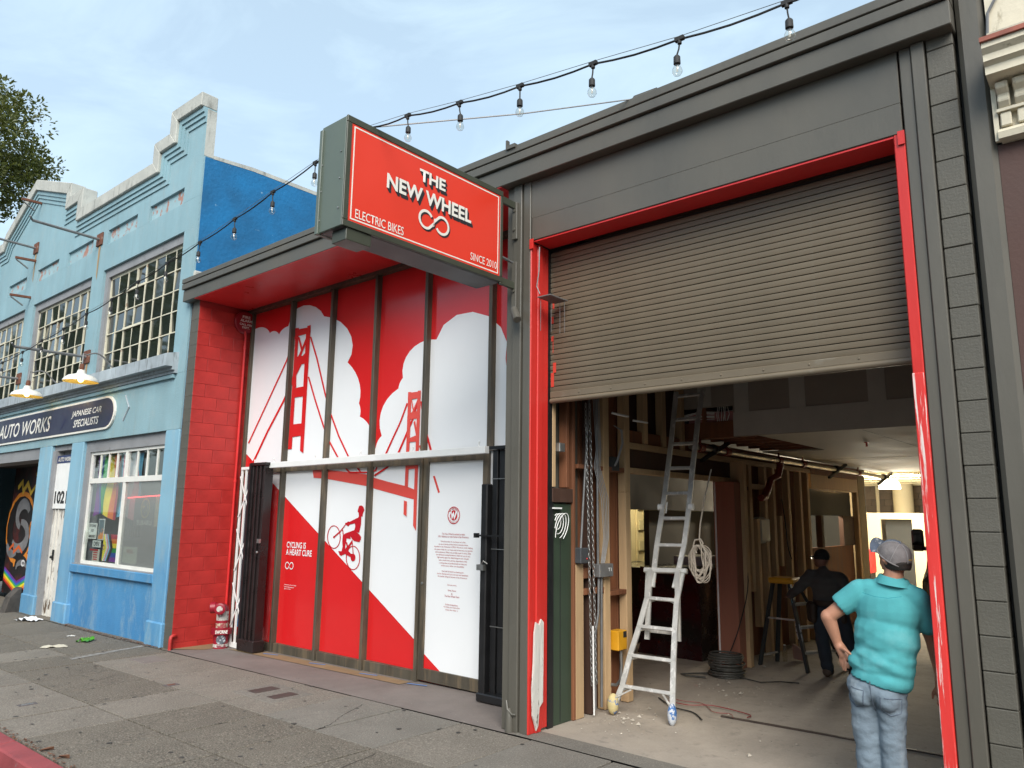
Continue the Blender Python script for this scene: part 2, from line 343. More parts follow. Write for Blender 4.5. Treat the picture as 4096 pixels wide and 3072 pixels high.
# measured outlines of the printed mural, the festoon sockets and the ladder rungs, in metres
D={"cloud":[[-11.129,4.89],[-11.102,4.909],[-11.041,4.918],[-10.972,4.916],[-10.9,4.903],[-10.831,4.88],[-10.77,4.849],[-10.72,4.812],[-10.686,4.772],[-10.686,4.772],[-10.653,4.785],[-10.612,4.791],[-10.565,4.788],[-10.518,4.777],[-10.474,4.759],[-10.438,4.735],[-10.412,4.708],[-10.412,4.708],[-10.39,4.732],[-10.363,4.753],[-10.331,4.771],[-10.294,4.785],[-10.252,4.796],[-10.207,4.803],[-10.16,4.807],[-10.142,4.848],[-10.106,4.93],[-10.04,5.01],[-9.923,5.06],[-9.77,5.073],[-9.603,5.048],[-9.444,4.99],[-9.311,4.907],[-9.221,4.809],[-9.221,4.809],[-8.997,4.747],[-8.798,4.651],[-8.64,4.531],[-8.535,4.397],[-8.491,4.261],[-8.51,4.135],[-8.591,4.028],[-8.591,4.028],[-8.486,3.947],[-8.401,3.861],[-8.335,3.771],[-8.29,3.679],[-8.267,3.588],[-8.266,3.498],[-8.287,3.413],[-8.287,3.413],[-8.271,3.386],[-8.258,3.359],[-8.25,3.332],[-8.245,3.304],[-8.245,3.278],[-8.248,3.251],[-8.255,3.226],[-8.255,3.226],[-8.181,3.193],[-8.117,3.154],[-8.064,3.11],[-8.024,3.061],[-7.998,3.01],[-7.987,2.959],[-7.99,2.908],[-7.953,2.742],[-7.908,2.725],[-7.874,2.809],[-7.867,2.829],[-7.857,2.849],[-7.845,2.867],[-7.83,2.885],[-7.813,2.902],[-7.793,2.917],[-7.771,2.931],[-7.771,2.931],[-7.814,3.034],[-7.827,3.139],[-7.809,3.24],[-7.762,3.334],[-7.687,3.418],[-7.588,3.486],[-7.469,3.538],[-7.469,3.538],[-7.465,3.56],[-7.459,3.581],[-7.45,3.601],[-7.438,3.62],[-7.424,3.638],[-7.407,3.655],[-7.388,3.671],[-7.388,3.671],[-7.403,3.767],[-7.387,3.859],[-7.343,3.942],[-7.272,4.012],[-7.179,4.067],[-7.067,4.102],[-6.944,4.118],[-6.855,4.11],[-6.773,4.098],[-6.773,4.098],[-6.648,4.27],[-6.421,4.361],[-6.146,4.354],[-5.883,4.256],[-5.685,4.091],[-5.586,3.895],[-5.602,3.703],[-5.586,3.588],[-5.551,3.576]],"diag":[[-10.003,2.175],[-6.377,0.06]],"tower":[[[-9.933,4.706],[-9.851,4.693],[-9.842,2.853],[-9.942,2.854]],[[-9.652,4.641],[-9.54,4.717],[-9.536,2.779],[-9.626,2.819]],[[-9.947,4.736],[-9.852,4.73],[-9.849,4.708],[-9.626,4.697],[-9.628,4.723],[-9.54,4.724],[-9.539,4.603],[-9.94,4.599]],[[-9.876,4.275],[-9.614,4.266],[-9.623,4.141],[-9.782,4.134],[-9.866,4.076]],[[-9.871,3.786],[-9.587,3.788],[-9.588,3.634],[-9.873,3.639]],[[-9.882,3.227],[-9.592,3.227],[-9.587,3.043],[-9.879,3.035]],[[-9.866,4.588],[-9.822,4.581],[-9.697,4.351],[-9.75,4.341]],[[-9.582,4.61],[-9.53,4.623],[-9.758,4.253],[-9.831,4.263]],[[-9.875,4.162],[-9.646,4.302],[-9.618,4.267],[-9.854,3.969]],[[-9.873,3.971],[-9.849,4.021],[-9.825,3.798],[-9.865,3.802]]],"tower2":[[[-7.264,3.459],[-7.2,3.457],[-7.207,2.244],[-7.266,2.266]],[[-7.083,3.458],[-7.023,3.465],[-7.03,2.286],[-7.03,1.71],[-7.085,1.773],[-7.089,2.192]],[[-7.265,3.47],[-7.203,3.464],[-7.203,3.458],[-7.081,3.457],[-7.081,3.469],[-7.024,3.467],[-7.031,3.373],[-7.267,3.367]],[[-7.209,3.195],[-7.076,3.209],[-7.083,3.111],[-7.212,3.112]],[[-7.223,2.866],[-7.025,2.911],[-7.028,2.818],[-7.25,2.817]],[[-7.267,2.688],[-7.039,2.694],[-7.028,2.48],[-7.261,2.473]],[[-7.205,3.369],[-7.188,3.368],[-7.136,3.197],[-7.154,3.182]],[[-7.061,3.389],[-7.036,3.387],[-7.159,3.183],[-7.188,3.185]],[[-7.141,3.066],[-7.113,3.089],[-7.061,2.914],[-7.089,2.899]],[[-7.271,2.082],[-7.215,2.069],[-7.212,1.883],[-7.269,1.909]],[[-6.995,2.186],[-6.759,2.173],[-6.77,2.157],[-6.945,2.165],[-6.949,2.059],[-6.991,2.068]]],"deck":[[[-9.296,2.558],[-9.079,2.532],[-8.949,2.519],[-8.019,2.428],[-7.88,2.38],[-7.355,2.274],[-7.348,2.15],[-7.87,2.238],[-8.008,2.27],[-8.937,2.39],[-9.248,2.411]],[[-7.858,2.368],[-7.244,2.261],[-7.084,2.216],[-7.092,2.094],[-7.849,2.233]]],"cable":[[[-9.547,4.538],[-9.35,4.177],[-9.313,4.178],[-9.51,4.539]],[[-9.35,4.177],[-9.096,3.621],[-9.061,3.623],[-9.313,4.178]],[[-9.096,3.621],[-8.957,3.35],[-8.923,3.354],[-9.061,3.623]],[[-8.957,3.35],[-8.718,2.983],[-8.686,2.989],[-8.923,3.354]],[[-8.718,2.983],[-8.461,2.668],[-8.431,2.675],[-8.686,2.989]],[[-8.461,2.668],[-8.477,2.685],[-8.452,2.697],[-8.431,2.675]],[[-8.477,2.685],[-8.177,2.453],[-8.153,2.465],[-8.452,2.697]],[[-9.538,3.92],[-9.341,3.563],[-9.306,3.566],[-9.502,3.923]],[[-9.341,3.563],[-9.103,3.164],[-9.069,3.168],[-9.306,3.566]],[[-9.103,3.164],[-8.952,2.938],[-8.92,2.946],[-9.069,3.168]],[[-8.952,2.938],[-8.707,2.677],[-8.677,2.685],[-8.92,2.946]],[[-8.707,2.677],[-8.671,2.617],[-8.645,2.629],[-8.677,2.685]],[[-8.671,2.617],[-8.413,2.453],[-8.39,2.467],[-8.645,2.629]],[[-9.956,4.605],[-10.028,4.485],[-9.995,4.474],[-9.924,4.593]],[[-10.028,4.485],[-10.158,4.244],[-10.125,4.232],[-9.995,4.474]],[[-10.158,4.244],[-10.555,3.724],[-10.521,3.713],[-10.125,4.232]],[[-10.555,3.724],[-11.103,3.011],[-11.067,3.001],[-10.521,3.713]],[[-9.604,4.618],[-9.818,4.265],[-9.772,4.251],[-9.56,4.601]],[[-9.818,4.265],[-9.992,3.862],[-9.946,3.848],[-9.772,4.251]],[[-9.992,3.862],[-10.184,3.606],[-10.14,3.59],[-9.946,3.848]],[[-10.184,3.606],[-10.57,3.167],[-10.523,3.152],[-10.14,3.59]],[[-10.57,3.167],[-10.925,2.701],[-10.877,2.688],[-10.523,3.152]],[[-7.291,3.33],[-7.414,3.089],[-7.387,3.08],[-7.263,3.321]],[[-7.414,3.089],[-7.566,2.864],[-7.538,2.855],[-7.387,3.08]],[[-7.566,2.864],[-7.683,2.686],[-7.656,2.675],[-7.538,2.855]],[[-7.683,2.686],[-7.831,2.566],[-7.804,2.555],[-7.656,2.675]],[[-7.831,2.566],[-7.864,2.485],[-7.842,2.47],[-7.804,2.555]],[[-7.864,2.485],[-7.995,2.464],[-7.99,2.444],[-7.842,2.47]],[[-7.995,2.464],[-8.166,2.469],[-8.164,2.449],[-7.99,2.444]],[[-8.166,2.469],[-8.403,2.476],[-8.401,2.455],[-8.164,2.449]],[[-7.064,3.393],[-7.183,3.106],[-7.151,3.096],[-7.033,3.383]],[[-7.183,3.106],[-7.295,2.916],[-7.264,2.905],[-7.151,3.096]],[[-7.295,2.916],[-7.431,2.693],[-7.4,2.68],[-7.264,2.905]],[[-7.431,2.693],[-7.633,2.52],[-7.608,2.503],[-7.4,2.68]],[[-7.633,2.52],[-7.872,2.428],[-7.85,2.408],[-7.608,2.503]],[[-7.872,2.428],[-7.89,2.414],[-7.862,2.399],[-7.85,2.408]],[[-7.028,3.327],[-6.953,3.002],[-6.917,3.004],[-6.991,3.327]],[[-6.953,3.002],[-6.835,2.722],[-6.8,2.726],[-6.917,3.004]],[[-6.835,2.722],[-6.717,2.371],[-6.683,2.376],[-6.8,2.726]],[[-6.717,2.371],[-6.619,2.169],[-6.586,2.176],[-6.683,2.376]],[[-7.027,2.763],[-6.99,2.689],[-6.959,2.693],[-6.996,2.768]],[[-6.99,2.689],[-6.942,2.567],[-6.911,2.571],[-6.959,2.693]],[[-6.942,2.567],[-6.786,2.171],[-6.756,2.175],[-6.911,2.571]]],"rider":[[[-8.542,1.594],[-8.542,1.559],[-8.562,1.561],[-8.561,1.593]],[[-8.542,1.559],[-8.551,1.525],[-8.569,1.53],[-8.562,1.561]],[[-8.551,1.525],[-8.566,1.495],[-8.582,1.502],[-8.569,1.53]],[[-8.566,1.495],[-8.588,1.47],[-8.601,1.478],[-8.582,1.502]],[[-8.588,1.47],[-8.615,1.45],[-8.625,1.46],[-8.601,1.478]],[[-8.615,1.45],[-8.646,1.437],[-8.652,1.449],[-8.625,1.46]],[[-8.646,1.437],[-8.68,1.432],[-8.681,1.444],[-8.652,1.449]],[[-8.68,1.432],[-8.714,1.435],[-8.711,1.447],[-8.681,1.444]],[[-8.714,1.435],[-8.748,1.445],[-8.74,1.456],[-8.711,1.447]],[[-8.748,1.445],[-8.779,1.463],[-8.767,1.473],[-8.74,1.456]],[[-8.779,1.463],[-8.806,1.487],[-8.79,1.495],[-8.767,1.473]],[[-8.806,1.487],[-8.827,1.517],[-8.809,1.522],[-8.79,1.495]],[[-8.827,1.517],[-8.841,1.55],[-8.822,1.553],[-8.809,1.522]],[[-8.841,1.55],[-8.848,1.585],[-8.828,1.586],[-8.822,1.553]],[[-8.848,1.585],[-8.848,1.621],[-8.828,1.618],[-8.828,1.586]],[[-8.848,1.621],[-8.839,1.655],[-8.82,1.65],[-8.828,1.618]],[[-8.839,1.655],[-8.823,1.685],[-8.807,1.678],[-8.82,1.65]],[[-8.823,1.685],[-8.801,1.711],[-8.787,1.702],[-8.807,1.678]],[[-8.801,1.711],[-8.773,1.731],[-8.763,1.72],[-8.787,1.702]],[[-8.773,1.731],[-8.741,1.743],[-8.736,1.731],[-8.763,1.72]],[[-8.741,1.743],[-8.707,1.748],[-8.706,1.736],[-8.736,1.731]],[[-8.707,1.748],[-8.673,1.744],[-8.676,1.733],[-8.706,1.736]],[[-8.673,1.744],[-8.639,1.733],[-8.647,1.722],[-8.676,1.733]],[[-8.639,1.733],[-8.609,1.715],[-8.62,1.705],[-8.647,1.722]],[[-8.609,1.715],[-8.583,1.69],[-8.598,1.683],[-8.62,1.705]],[[-8.583,1.69],[-8.562,1.661],[-8.58,1.656],[-8.598,1.683]],[[-8.562,1.661],[-8.548,1.628],[-8.567,1.625],[-8.58,1.656]],[[-8.548,1.628],[-8.542,1.594],[-8.561,1.593],[-8.567,1.625]],[[-8.1,1.337],[-8.101,1.302],[-8.119,1.303],[-8.118,1.336]],[[-8.101,1.302],[-8.11,1.268],[-8.127,1.272],[-8.119,1.303]],[[-8.11,1.268],[-8.125,1.238],[-8.14,1.244],[-8.127,1.272]],[[-8.125,1.238],[-8.147,1.212],[-8.159,1.22],[-8.14,1.244]],[[-8.147,1.212],[-8.174,1.192],[-8.183,1.201],[-8.159,1.22]],[[-8.174,1.192],[-8.206,1.178],[-8.211,1.189],[-8.183,1.201]],[[-8.206,1.178],[-8.239,1.173],[-8.24,1.184],[-8.211,1.189]],[[-8.239,1.173],[-8.273,1.175],[-8.27,1.186],[-8.24,1.184]],[[-8.273,1.175],[-8.307,1.185],[-8.299,1.195],[-8.27,1.186]],[[-8.307,1.185],[-8.337,1.202],[-8.326,1.211],[-8.299,1.195]],[[-8.337,1.202],[-8.364,1.226],[-8.35,1.233],[-8.326,1.211]],[[-8.364,1.226],[-8.385,1.255],[-8.368,1.261],[-8.35,1.233]],[[-8.385,1.255],[-8.399,1.288],[-8.381,1.291],[-8.368,1.261]],[[-8.399,1.288],[-8.406,1.323],[-8.387,1.324],[-8.381,1.291]],[[-8.406,1.323],[-8.405,1.359],[-8.386,1.357],[-8.387,1.324]],[[-8.405,1.359],[-8.396,1.393],[-8.378,1.389],[-8.386,1.357]],[[-8.396,1.393],[-8.38,1.424],[-8.364,1.417],[-8.378,1.389]],[[-8.38,1.424],[-8.357,1.45],[-8.345,1.442],[-8.364,1.417]],[[-8.357,1.45],[-8.329,1.47],[-8.32,1.46],[-8.345,1.442]],[[-8.329,1.47],[-8.298,1.483],[-8.292,1.472],[-8.32,1.46]],[[-8.298,1.483],[-8.264,1.488],[-8.263,1.477],[-8.292,1.472]],[[-8.264,1.488],[-8.229,1.486],[-8.232,1.474],[-8.263,1.477]],[[-8.229,1.486],[-8.196,1.475],[-8.203,1.464],[-8.232,1.474]],[[-8.196,1.475],[-8.166,1.457],[-8.177,1.448],[-8.203,1.464]],[[-8.166,1.457],[-8.14,1.433],[-8.154,1.426],[-8.177,1.448]],[[-8.14,1.433],[-8.12,1.404],[-8.136,1.399],[-8.154,1.426]],[[-8.12,1.404],[-8.106,1.371],[-8.124,1.368],[-8.136,1.399]],[[-8.106,1.371],[-8.1,1.337],[-8.118,1.336],[-8.124,1.368]],[[-8.2,1.337],[-8.202,1.319],[-8.209,1.304],[-8.222,1.292],[-8.239,1.285],[-8.257,1.284],[-8.274,1.289],[-8.289,1.3],[-8.299,1.315],[-8.304,1.332],[-8.302,1.35],[-8.294,1.365],[-8.281,1.377],[-8.265,1.384],[-8.247,1.385],[-8.229,1.38],[-8.214,1.369],[-8.204,1.354]],[[-8.67,1.589],[-8.671,1.583],[-8.674,1.578],[-8.679,1.575],[-8.686,1.572],[-8.692,1.572],[-8.699,1.574],[-8.705,1.578],[-8.709,1.582],[-8.71,1.588],[-8.71,1.594],[-8.707,1.599],[-8.702,1.602],[-8.695,1.605],[-8.688,1.605],[-8.682,1.603],[-8.676,1.599],[-8.672,1.595]],[[-8.709,1.592],[-8.685,1.58],[-8.547,1.661],[-8.443,1.759],[-8.465,1.758],[-8.564,1.675]],[[-8.172,2.013],[-8.126,2.021],[-8.082,2.002],[-8.057,1.96],[-8.076,1.929],[-8.089,1.907],[-8.089,1.874],[-8.119,1.873],[-8.116,1.849],[-8.114,1.778],[-8.126,1.724],[-8.147,1.662],[-8.171,1.661],[-8.208,1.671],[-8.25,1.693],[-8.235,1.74],[-8.245,1.78],[-8.221,1.847],[-8.186,1.855],[-8.168,1.875],[-8.176,1.924],[-8.199,1.933],[-8.194,1.964],[-8.185,1.982]],[[-8.221,1.847],[-8.193,1.855],[-8.231,1.783],[-8.35,1.767],[-8.389,1.74],[-8.435,1.759],[-8.457,1.754],[-8.457,1.783],[-8.415,1.791],[-8.394,1.806],[-8.357,1.801]],[[-8.25,1.693],[-8.208,1.671],[-8.133,1.636],[-8.101,1.608],[-8.103,1.575],[-8.133,1.539],[-8.169,1.542],[-8.242,1.549],[-8.288,1.571],[-8.326,1.61],[-8.323,1.573],[-8.406,1.579],[-8.449,1.556],[-8.493,1.554],[-8.498,1.617],[-8.441,1.646],[-8.325,1.675]],[[-8.498,1.617],[-8.406,1.584],[-8.417,1.53],[-8.428,1.449],[-8.436,1.404],[-8.521,1.347],[-8.544,1.355],[-8.573,1.394],[-8.574,1.409],[-8.526,1.405],[-8.504,1.41],[-8.49,1.464],[-8.502,1.536]],[[-8.432,1.534],[-8.395,1.53],[-8.369,1.487],[-8.294,1.556],[-8.28,1.525],[-8.338,1.465],[-8.356,1.416],[-8.302,1.383],[-8.243,1.376],[-8.269,1.331],[-8.328,1.342],[-8.434,1.373],[-8.513,1.342],[-8.511,1.401],[-8.424,1.44],[-8.397,1.468]],[[-8.516,1.685],[-8.497,1.694],[-8.477,1.627],[-8.49,1.608]],[[-8.294,1.56],[-8.28,1.562],[-8.244,1.385],[-8.261,1.38]]],"knick":[[[-8.446,1.52],[-8.418,1.512],[-8.407,1.467],[-8.418,1.451],[-8.447,1.461]]],"rows":[[-6.339,1.687,0.375],[-6.34,1.657,0.507],[-6.343,1.596,0.41],[-6.345,1.565,0.487],[-6.338,1.535,0.631],[-6.337,1.503,0.626],[-6.341,1.472,0.589],[-6.34,1.442,0.562],[-6.342,1.412,0.521],[-6.341,1.38,0.463],[-6.34,1.349,0.457],[-6.341,1.319,0.376],[-6.345,1.255,0.358],[-6.344,1.225,0.508],[-6.345,1.195,0.483],[-6.347,1.105,0.152],[-6.348,1.044,0.13],[-6.347,1.012,0.022],[-6.348,0.98,0.239],[-6.35,0.884,0.202],[-6.349,0.856,0.264],[-6.348,0.825,0.2]],"strR":[[-4.24,-1.85,5.039],[-3.66,-1.85,4.932],[-3.071,-1.85,4.838],[-2.463,-1.85,4.755],[-1.856,-1.85,4.662],[-1.231,-1.85,4.598]],"strL":[[-5.482,-1.85,5.028],[-6.163,-1.85,4.941],[-6.848,-1.85,4.845],[-7.556,-1.85,4.761],[-8.295,-1.85,4.691],[-9.036,-1.85,4.617],[-9.777,-1.85,4.531],[-10.56,-1.85,4.478],[-11.348,-1.85,4.396],[-12.172,-1.85,4.35],[-12.986,-1.85,4.284],[-13.927,-1.85,4.237]],"rigE":[-1.033,-1.85,4.62],"ladder":[[[-4.253,1.208,0.259],[-3.727,1.269,0.256]],[[-4.223,1.315,0.541],[-3.765,1.367,0.536]],[[-4.175,1.422,0.815],[-3.796,1.464,0.812]],[[-4.139,1.526,1.089],[-3.819,1.562,1.086]],[[-4.173,1.621,1.36],[-3.801,1.669,1.372]],[[-4.124,1.723,1.621],[-3.825,1.759,1.624]],[[-4.124,1.825,1.899],[-3.828,1.861,1.903]],[[-4.127,1.922,2.166],[-3.841,1.957,2.171]],[[-4.139,2.024,2.449],[-3.855,2.057,2.448]],[[-4.149,2.125,2.726],[-3.862,2.159,2.727]],[[-4.167,2.228,3.012],[-3.876,2.265,3.023]],[[-4.184,2.331,3.301],[-3.868,2.372,3.311]]]}
# ------------------------------------------------------------------ ground, street, pavement
def gz(x): return max(-.12, .0125 * (min(x, -4.6) + 4.6))
def concrete(name, base, agg, rnd=.28, aggscale=190, stain=.45, dark=(.10, .098, .092)):
    m, t, p = newmat(name)
    n = noise_n(t, 1.4, 7, .65); n2 = noise_n(t, aggscale, 2, .6); n3 = noise_n(t, 5.5, 6, .7); n4 = noise_n(t, 14, 3, .5)
    c = mixc(t, ramp(t, n.outputs[0], .3, .7), mul(base, .80), mul(base, 1.16))
    oi = nodes(t, 'ShaderNodeObjectInfo'); c = mixc(t, ramp(t, oi.outputs['Random'], 0, 1, 0, rnd), c, mul(base, .52))
    c = mixc(t, ramp(t, n2.outputs[0], .54, .68, 0, agg), c, mul(base, 1.9))
    c = mixc(t, ramp(t, n2.outputs[0], .44, .32, 0, agg), c, mul(base, .35))
    c = mixc(t, ramp(t, n3.outputs[0], .55, .75, 0, stain), c, dark)
    c = mixc(t, ramp(t, n4.outputs[0], .73, .75, 0, .75), c, (.05, .048, .045))
    t.links.new(c, p.inputs['Base Color']); p.inputs['Roughness'].default_value = .85; p.inputs['Specular IOR Level'].default_value = .25
    bp = nodes(t, 'ShaderNodeBump'); bp.inputs['Strength'].default_value = .5; bp.inputs['Distance'].default_value = .006
    t.links.new(n2.outputs[0], bp.inputs['Height']); t.links.new(bp.outputs[0], p.inputs['Normal'])
    return m
CONC = concrete('pavement_concrete', (.150, .131, .106), .95, .22, 75)
CONCS = concrete('smooth_concrete', (.182, .166, .143), .45, .25, 80, .35)
CONB = concrete('beige_slab_concrete', (.198, .175, .146), .6, .20, 75, .30)
CONCP = concrete('entry_slab_concrete', (.185, .158, .143), .06, .05, 60, .40, (.15, .13, .125))
CONCF = concrete('shop_floor_concrete', (.34, .295, .245), .08, .05, 50, .55, (.11, .10, .092))
ASPH = concrete('asphalt', (.052, .052, .052), .4, .0, 160, .2)
GAP = mat('joint_dirt', (.022, .018, .015), .95, .3, 9)
KERBR = mat('red_kerb_paint', (.26, .050, .055), .75, .2, 3, bump=.4, bscale=30, col2=(.24, .20, .19), amt=.7, thr=.64, s2=7)

mb = MB(); mb.add([(-900, -900, -.62), (900, -900, -.62), (900, 900, -.62), (-900, 900, -.62)], [(0, 1, 2, 3)])
struct('ground', mb, mat('open_ground', (.16, .15, .13), .9, .2, .05))
mb = MB(); mb.add([(-120, -16, -.27), (60, -16, -.27), (60, -3.1, -.27), (-120, -3.1, -.27)], [(0, 1, 2, 3)])
struct('street', mb, ASPH)
mb = MB()
xs = [-120, -14.2, -4.6, 40]
for a, b in zip(xs, xs[1:]):
    mb.add([(a, -3.0, gz(a) - .03), (b, -3.0, gz(b) - .03), (b, .02, gz(b) - .03), (a, .02, gz(a) - .03)], [(0, 1, 2, 3)])
pav = struct('pavement', mb, GAP)
JX = [-4.36 - .835 * i for i in range(-8, 32)]
rows = [(-1.15, -.085), (-2.09, -1.15), (-3.0, -2.09)]
rg = random.Random(3)
smooth_slabs = {(0, 2), (0, 1), (0, 0), (1, -1), (0, -1)}
for ri, (ya, yb) in enumerate(rows):
    for i, xr in enumerate(JX):
        k = i - 8
        xl = xr - .835; g = .009
        h = rg.uniform(-.003, .003)
        xm = (xr + xl) / 2
        m = CONC
        if ri == 0: m = CONC if xm < -11.1 else CONB if xm < -6.9 else CONCS if xm < -5.2 else CONB if xm < -4.4 else CONCS
        elif ri == 1: m = CONB if -8.6 < xm < -7.7 or -12.8 < xm < -11.9 or -3.5 < xm < -1 else CONC
        else: m = CONB if xm < -7.75 else CONC
        mb = MB()
        z = [gz(xl + g) + h, gz(xr - g) + h]
        v = [(xl + g, ya + g, z[0]), (xr - g, ya + g, z[1]), (xr - g, yb - g, z[1]), (xl + g, yb - g, z[0])]
        mb.add(v + [(q[0], q[1], q[2] - .07) for q in v], [(0, 1, 2, 3), (7, 6, 5, 4), (0, 4, 5, 1), (1, 5, 6, 2), (2, 6, 7, 3), (3, 7, 4, 0)])
        cx_ = (xl + xr) / 2
        b = Vector((cx_, (ya + yb) / 2, 0))
        me = mb.mesh('slab', m, b, .004)
        inst('slab', me, pav, b)
# kerb stones, red painted; the sunken gutter side faces the street
k0 = thing('kerb', (-8, -3.08, -.05), 'red painted kerb along the pavement edge at lower left', 'kerb'); k0['kind'] = 'structure'
del k0['category']
x = 4.0
while x > -30:
    L = 1.9 + rg.uniform(-.25, .25); mb = MB()
    z0, z1 = gz(x - L), gz(x)
    v = [(x - L + .006, -3.17, z0 - .012), (x - .006, -3.17, z1 - .012), (x - .006, -3.005, z1), (x - L + .006, -3.005, z0)]
    mb.add(v + [(q[0], q[1] - (.03 if q[1] < -3.1 else 0), q[2] - .3) for q in v], [(0, 1, 2, 3), (7, 6, 5, 4), (0, 4, 5, 1), (1, 5, 6, 2), (2, 6, 7, 3), (3, 7, 4, 0)])
    part('kerb_stone', mb, KERBR, k0, .012)
    x -= L
# recessed entry slab between the pavement and the glazing
mb = MB()
for a, b in ((-11.24, -7.4), (-7.4, -4.6)):
    mb.add([(a, -.075, gz(a)), (b, -.075, gz(b)), (b, 1.2, gz(b)), (a, 1.2, gz(a))], [(0, 1, 2, 3)])
struct('entry_slab', mb, CONCP)
# building line strip by the blue building, and the shop floor
mb = MB(); mb.add([(-30, -.075, -.121), (-14.2, -.075, -.121), (-11.24, -.075, gz(-11.24) - .001), (-11.24, .6, gz(-11.24) - .001), (-14.2, .6, -.121), (-30, .6, -.121)], [(0, 1, 4, 5), (1, 2, 3, 4)])
struct('threshold_strip', mb, CONC)
mb = MB(); mb.add([(-4.60, -.075, .002), (9, -.075, .002), (9, .172, .002), (-4.60, .172, .002)], [(0, 1, 2, 3)])
struct('doorway_apron', mb, CONCS)
mb = MB(); mb.add([(-11.3, 1.2, -.006), (-4.62, 1.2, -.006), (-4.62, .178, 0), (9, .178, 0), (9, 30, 0), (-11.3, 30, 0)], [(0, 1, 2, 3, 4, 5)])
struct('shop_floor', mb, CONCF)
mb = MB(); mb.bar((-3.49, 1.787, .004), (-1.2, 1.91, .004), .03, .012)
solid('floor_channel', mb, mat('channel_iron', (.055, .038, .030), .7, .3, 12), 'long rusty steel channel set across the shop floor', 'floor channel')

# iron covers and lids in the pavement
LIDM = mat('dark_lid_iron', (.060, .042, .036), .7, .3, 20)
def cover(x0, x1, y0, y1, label, frame=True, mats=None):
    cx_, cy_ = (x0 + x1) / 2, (y0 + y1) / 2
    t = thing('utility_cover', (cx_, cy_, gz(cx_)), label, 'utility cover', 'covers set in the pavement')
    if frame:
        mb = MB(); z = gz(cx_) + .006
        mb.box(x0, x1, y0, y1, z - .02, z); part('surround', mb, CONCS, t, .003)
        w, d = (x1 - x0) * .44, (y1 - y0) * .28
        mb = MB(); mb.box(cx_ - w * .55, cx_ + w * .45, cy_ - d, cy_ + d, z - .01, z + .004); part('lid', mb, LIDM, t, .002)
    else:
        z = gz(cx_) + .004
        mb = MB(); mb.box(x0, x1, y0, y1, z - .02, z + .003); part('surround', mb, mat('cover_iron', (.10, .085, .085), .6, .3, 20), t, .002)
        mb = MB(); mb.box(x0 + .03, x1 - .03, y0 + .03, y1 - .03, z, z + .006); part('lid', mb, mats or STEEL, t, .002)
    return t
cover(-8.00, -7.60, -.84, -.29, 'left of two concrete framed lids before the red glazing')
cover(-7.575, -7.22, -.85, -.32, 'right of two concrete framed lids before the red glazing')
cover(-8.90, -8.80, -1.19, -1.04, 'small dark meter lid in the middle of the pavement', False, RUST)
cover(-9.08, -8.99, -2.60, -2.43, 'small pale meter lid near the red kerb', False)
mb = MB(); mb.box(-10.86, -10.42, -.74, -.40, gz(-10.6) - .01, gz(-10.6) + .005)
solid('patched_lid', mb, CONCP, 'worn square concrete patch below the blue building corner', 'pavement patch', bev=.004)

# litter
rl = random.Random(11)
def rag(x, y, w, d, m, name, label, cat, hh=.03, rz=.3):
    mb = MB(); n = 9; vs = []
    for i in range(n):
        for j in range(n):
            u, v = i / (n - 1) - .5, j / (n - 1) - .5
            a = 1 - .35 * noise.noise(Vector((u * 5 + x, v * 5, 1)))
            px_, py_ = u * w * a, v * d * a
            vs.append((x + px_ * math.cos(rz) - py_ * math.sin(rz), y + px_ * math.sin(rz) + py_ * math.cos(rz), gz(x) + .006 + hh * (.5 + noise.noise(Vector((u * 6, v * 6, x)))) * (1 - abs(u) * 1.2)))
    fs = [(i * n + j, (i + 1) * n + j, (i + 1) * n + j + 1, i * n + j + 1) for i in range(n - 1) for j in range(n - 1)]
    mb.add(vs, fs)
    o = solid(name, mb, m, label, cat, fix=False, smooth=60)
    return o
rag(-16.16, -.34, .42, .26, mat('paper', (.72, .72, .74), .8, .06, 8), 'crumpled_tissue', 'crumpled white tissue on the pavement by the blue door', 'tissue', .10, .5)
rag(-12.76, -1.03, .34, .22, mat('cardboard_scrap', (.62, .56, .44), .8, .08, 8), 'paper_scrap', 'flat cream paper scrap left of the green wrapper', 'paper', .02, 1.1)
rag(-13.68, -.48, .12, .08, mat('paper_b', (.60, .58, .54), .8, .06, 8), 'napkin_scrap', 'tiny pale scrap by the blue building wall', 'paper', .02, 1.1)
gw = rag(-12.95, -.52, .19, .24, mat('green_wrapper', (.07, .28, .02), .35, .2, 9, col2=(.55, .75, .30), amt=.8, thr=.6, s2=12), 'snack_wrapper', 'bright green snack wrapper lying on the pavement', 'wrapper', .085, .6)
LEAF = mat('dead_leaf', (.17, .075, .04), .8, .35, 9, rnd=.6)
mb = MB()
for i in range(420):
    if rl.random() < .6: x, y = rl.uniform(-15.2, -11.4), -.03 - abs(rl.gauss(0, .035))
    else: x, y = rl.uniform(-9.5, -5.4), -3.0 - rl.uniform(-.05, .02)
    a, s = rl.uniform(0, 6.3), rl.uniform(.008, .026)
    z = gz(x) + rl.uniform(.003, .012)
    mb.add([(x + s * math.cos(a), y + s * math.sin(a), z), (x - s * .5 * math.sin(a), y + s * .5 * math.cos(a), z + .006), (x - s * math.cos(a), y - s * math.sin(a), z), (x + s * .5 * math.sin(a), y - s * .5 * math.cos(a), z + .003)], [(0, 1, 2, 3)])
struct('leaf_litter', mb, LEAF, fix=False)['kind'] = 'stuff'
bpy.data.objects['leaf_litter']['label'] = 'small dead leaves and dirt along the wall foot and kerb'
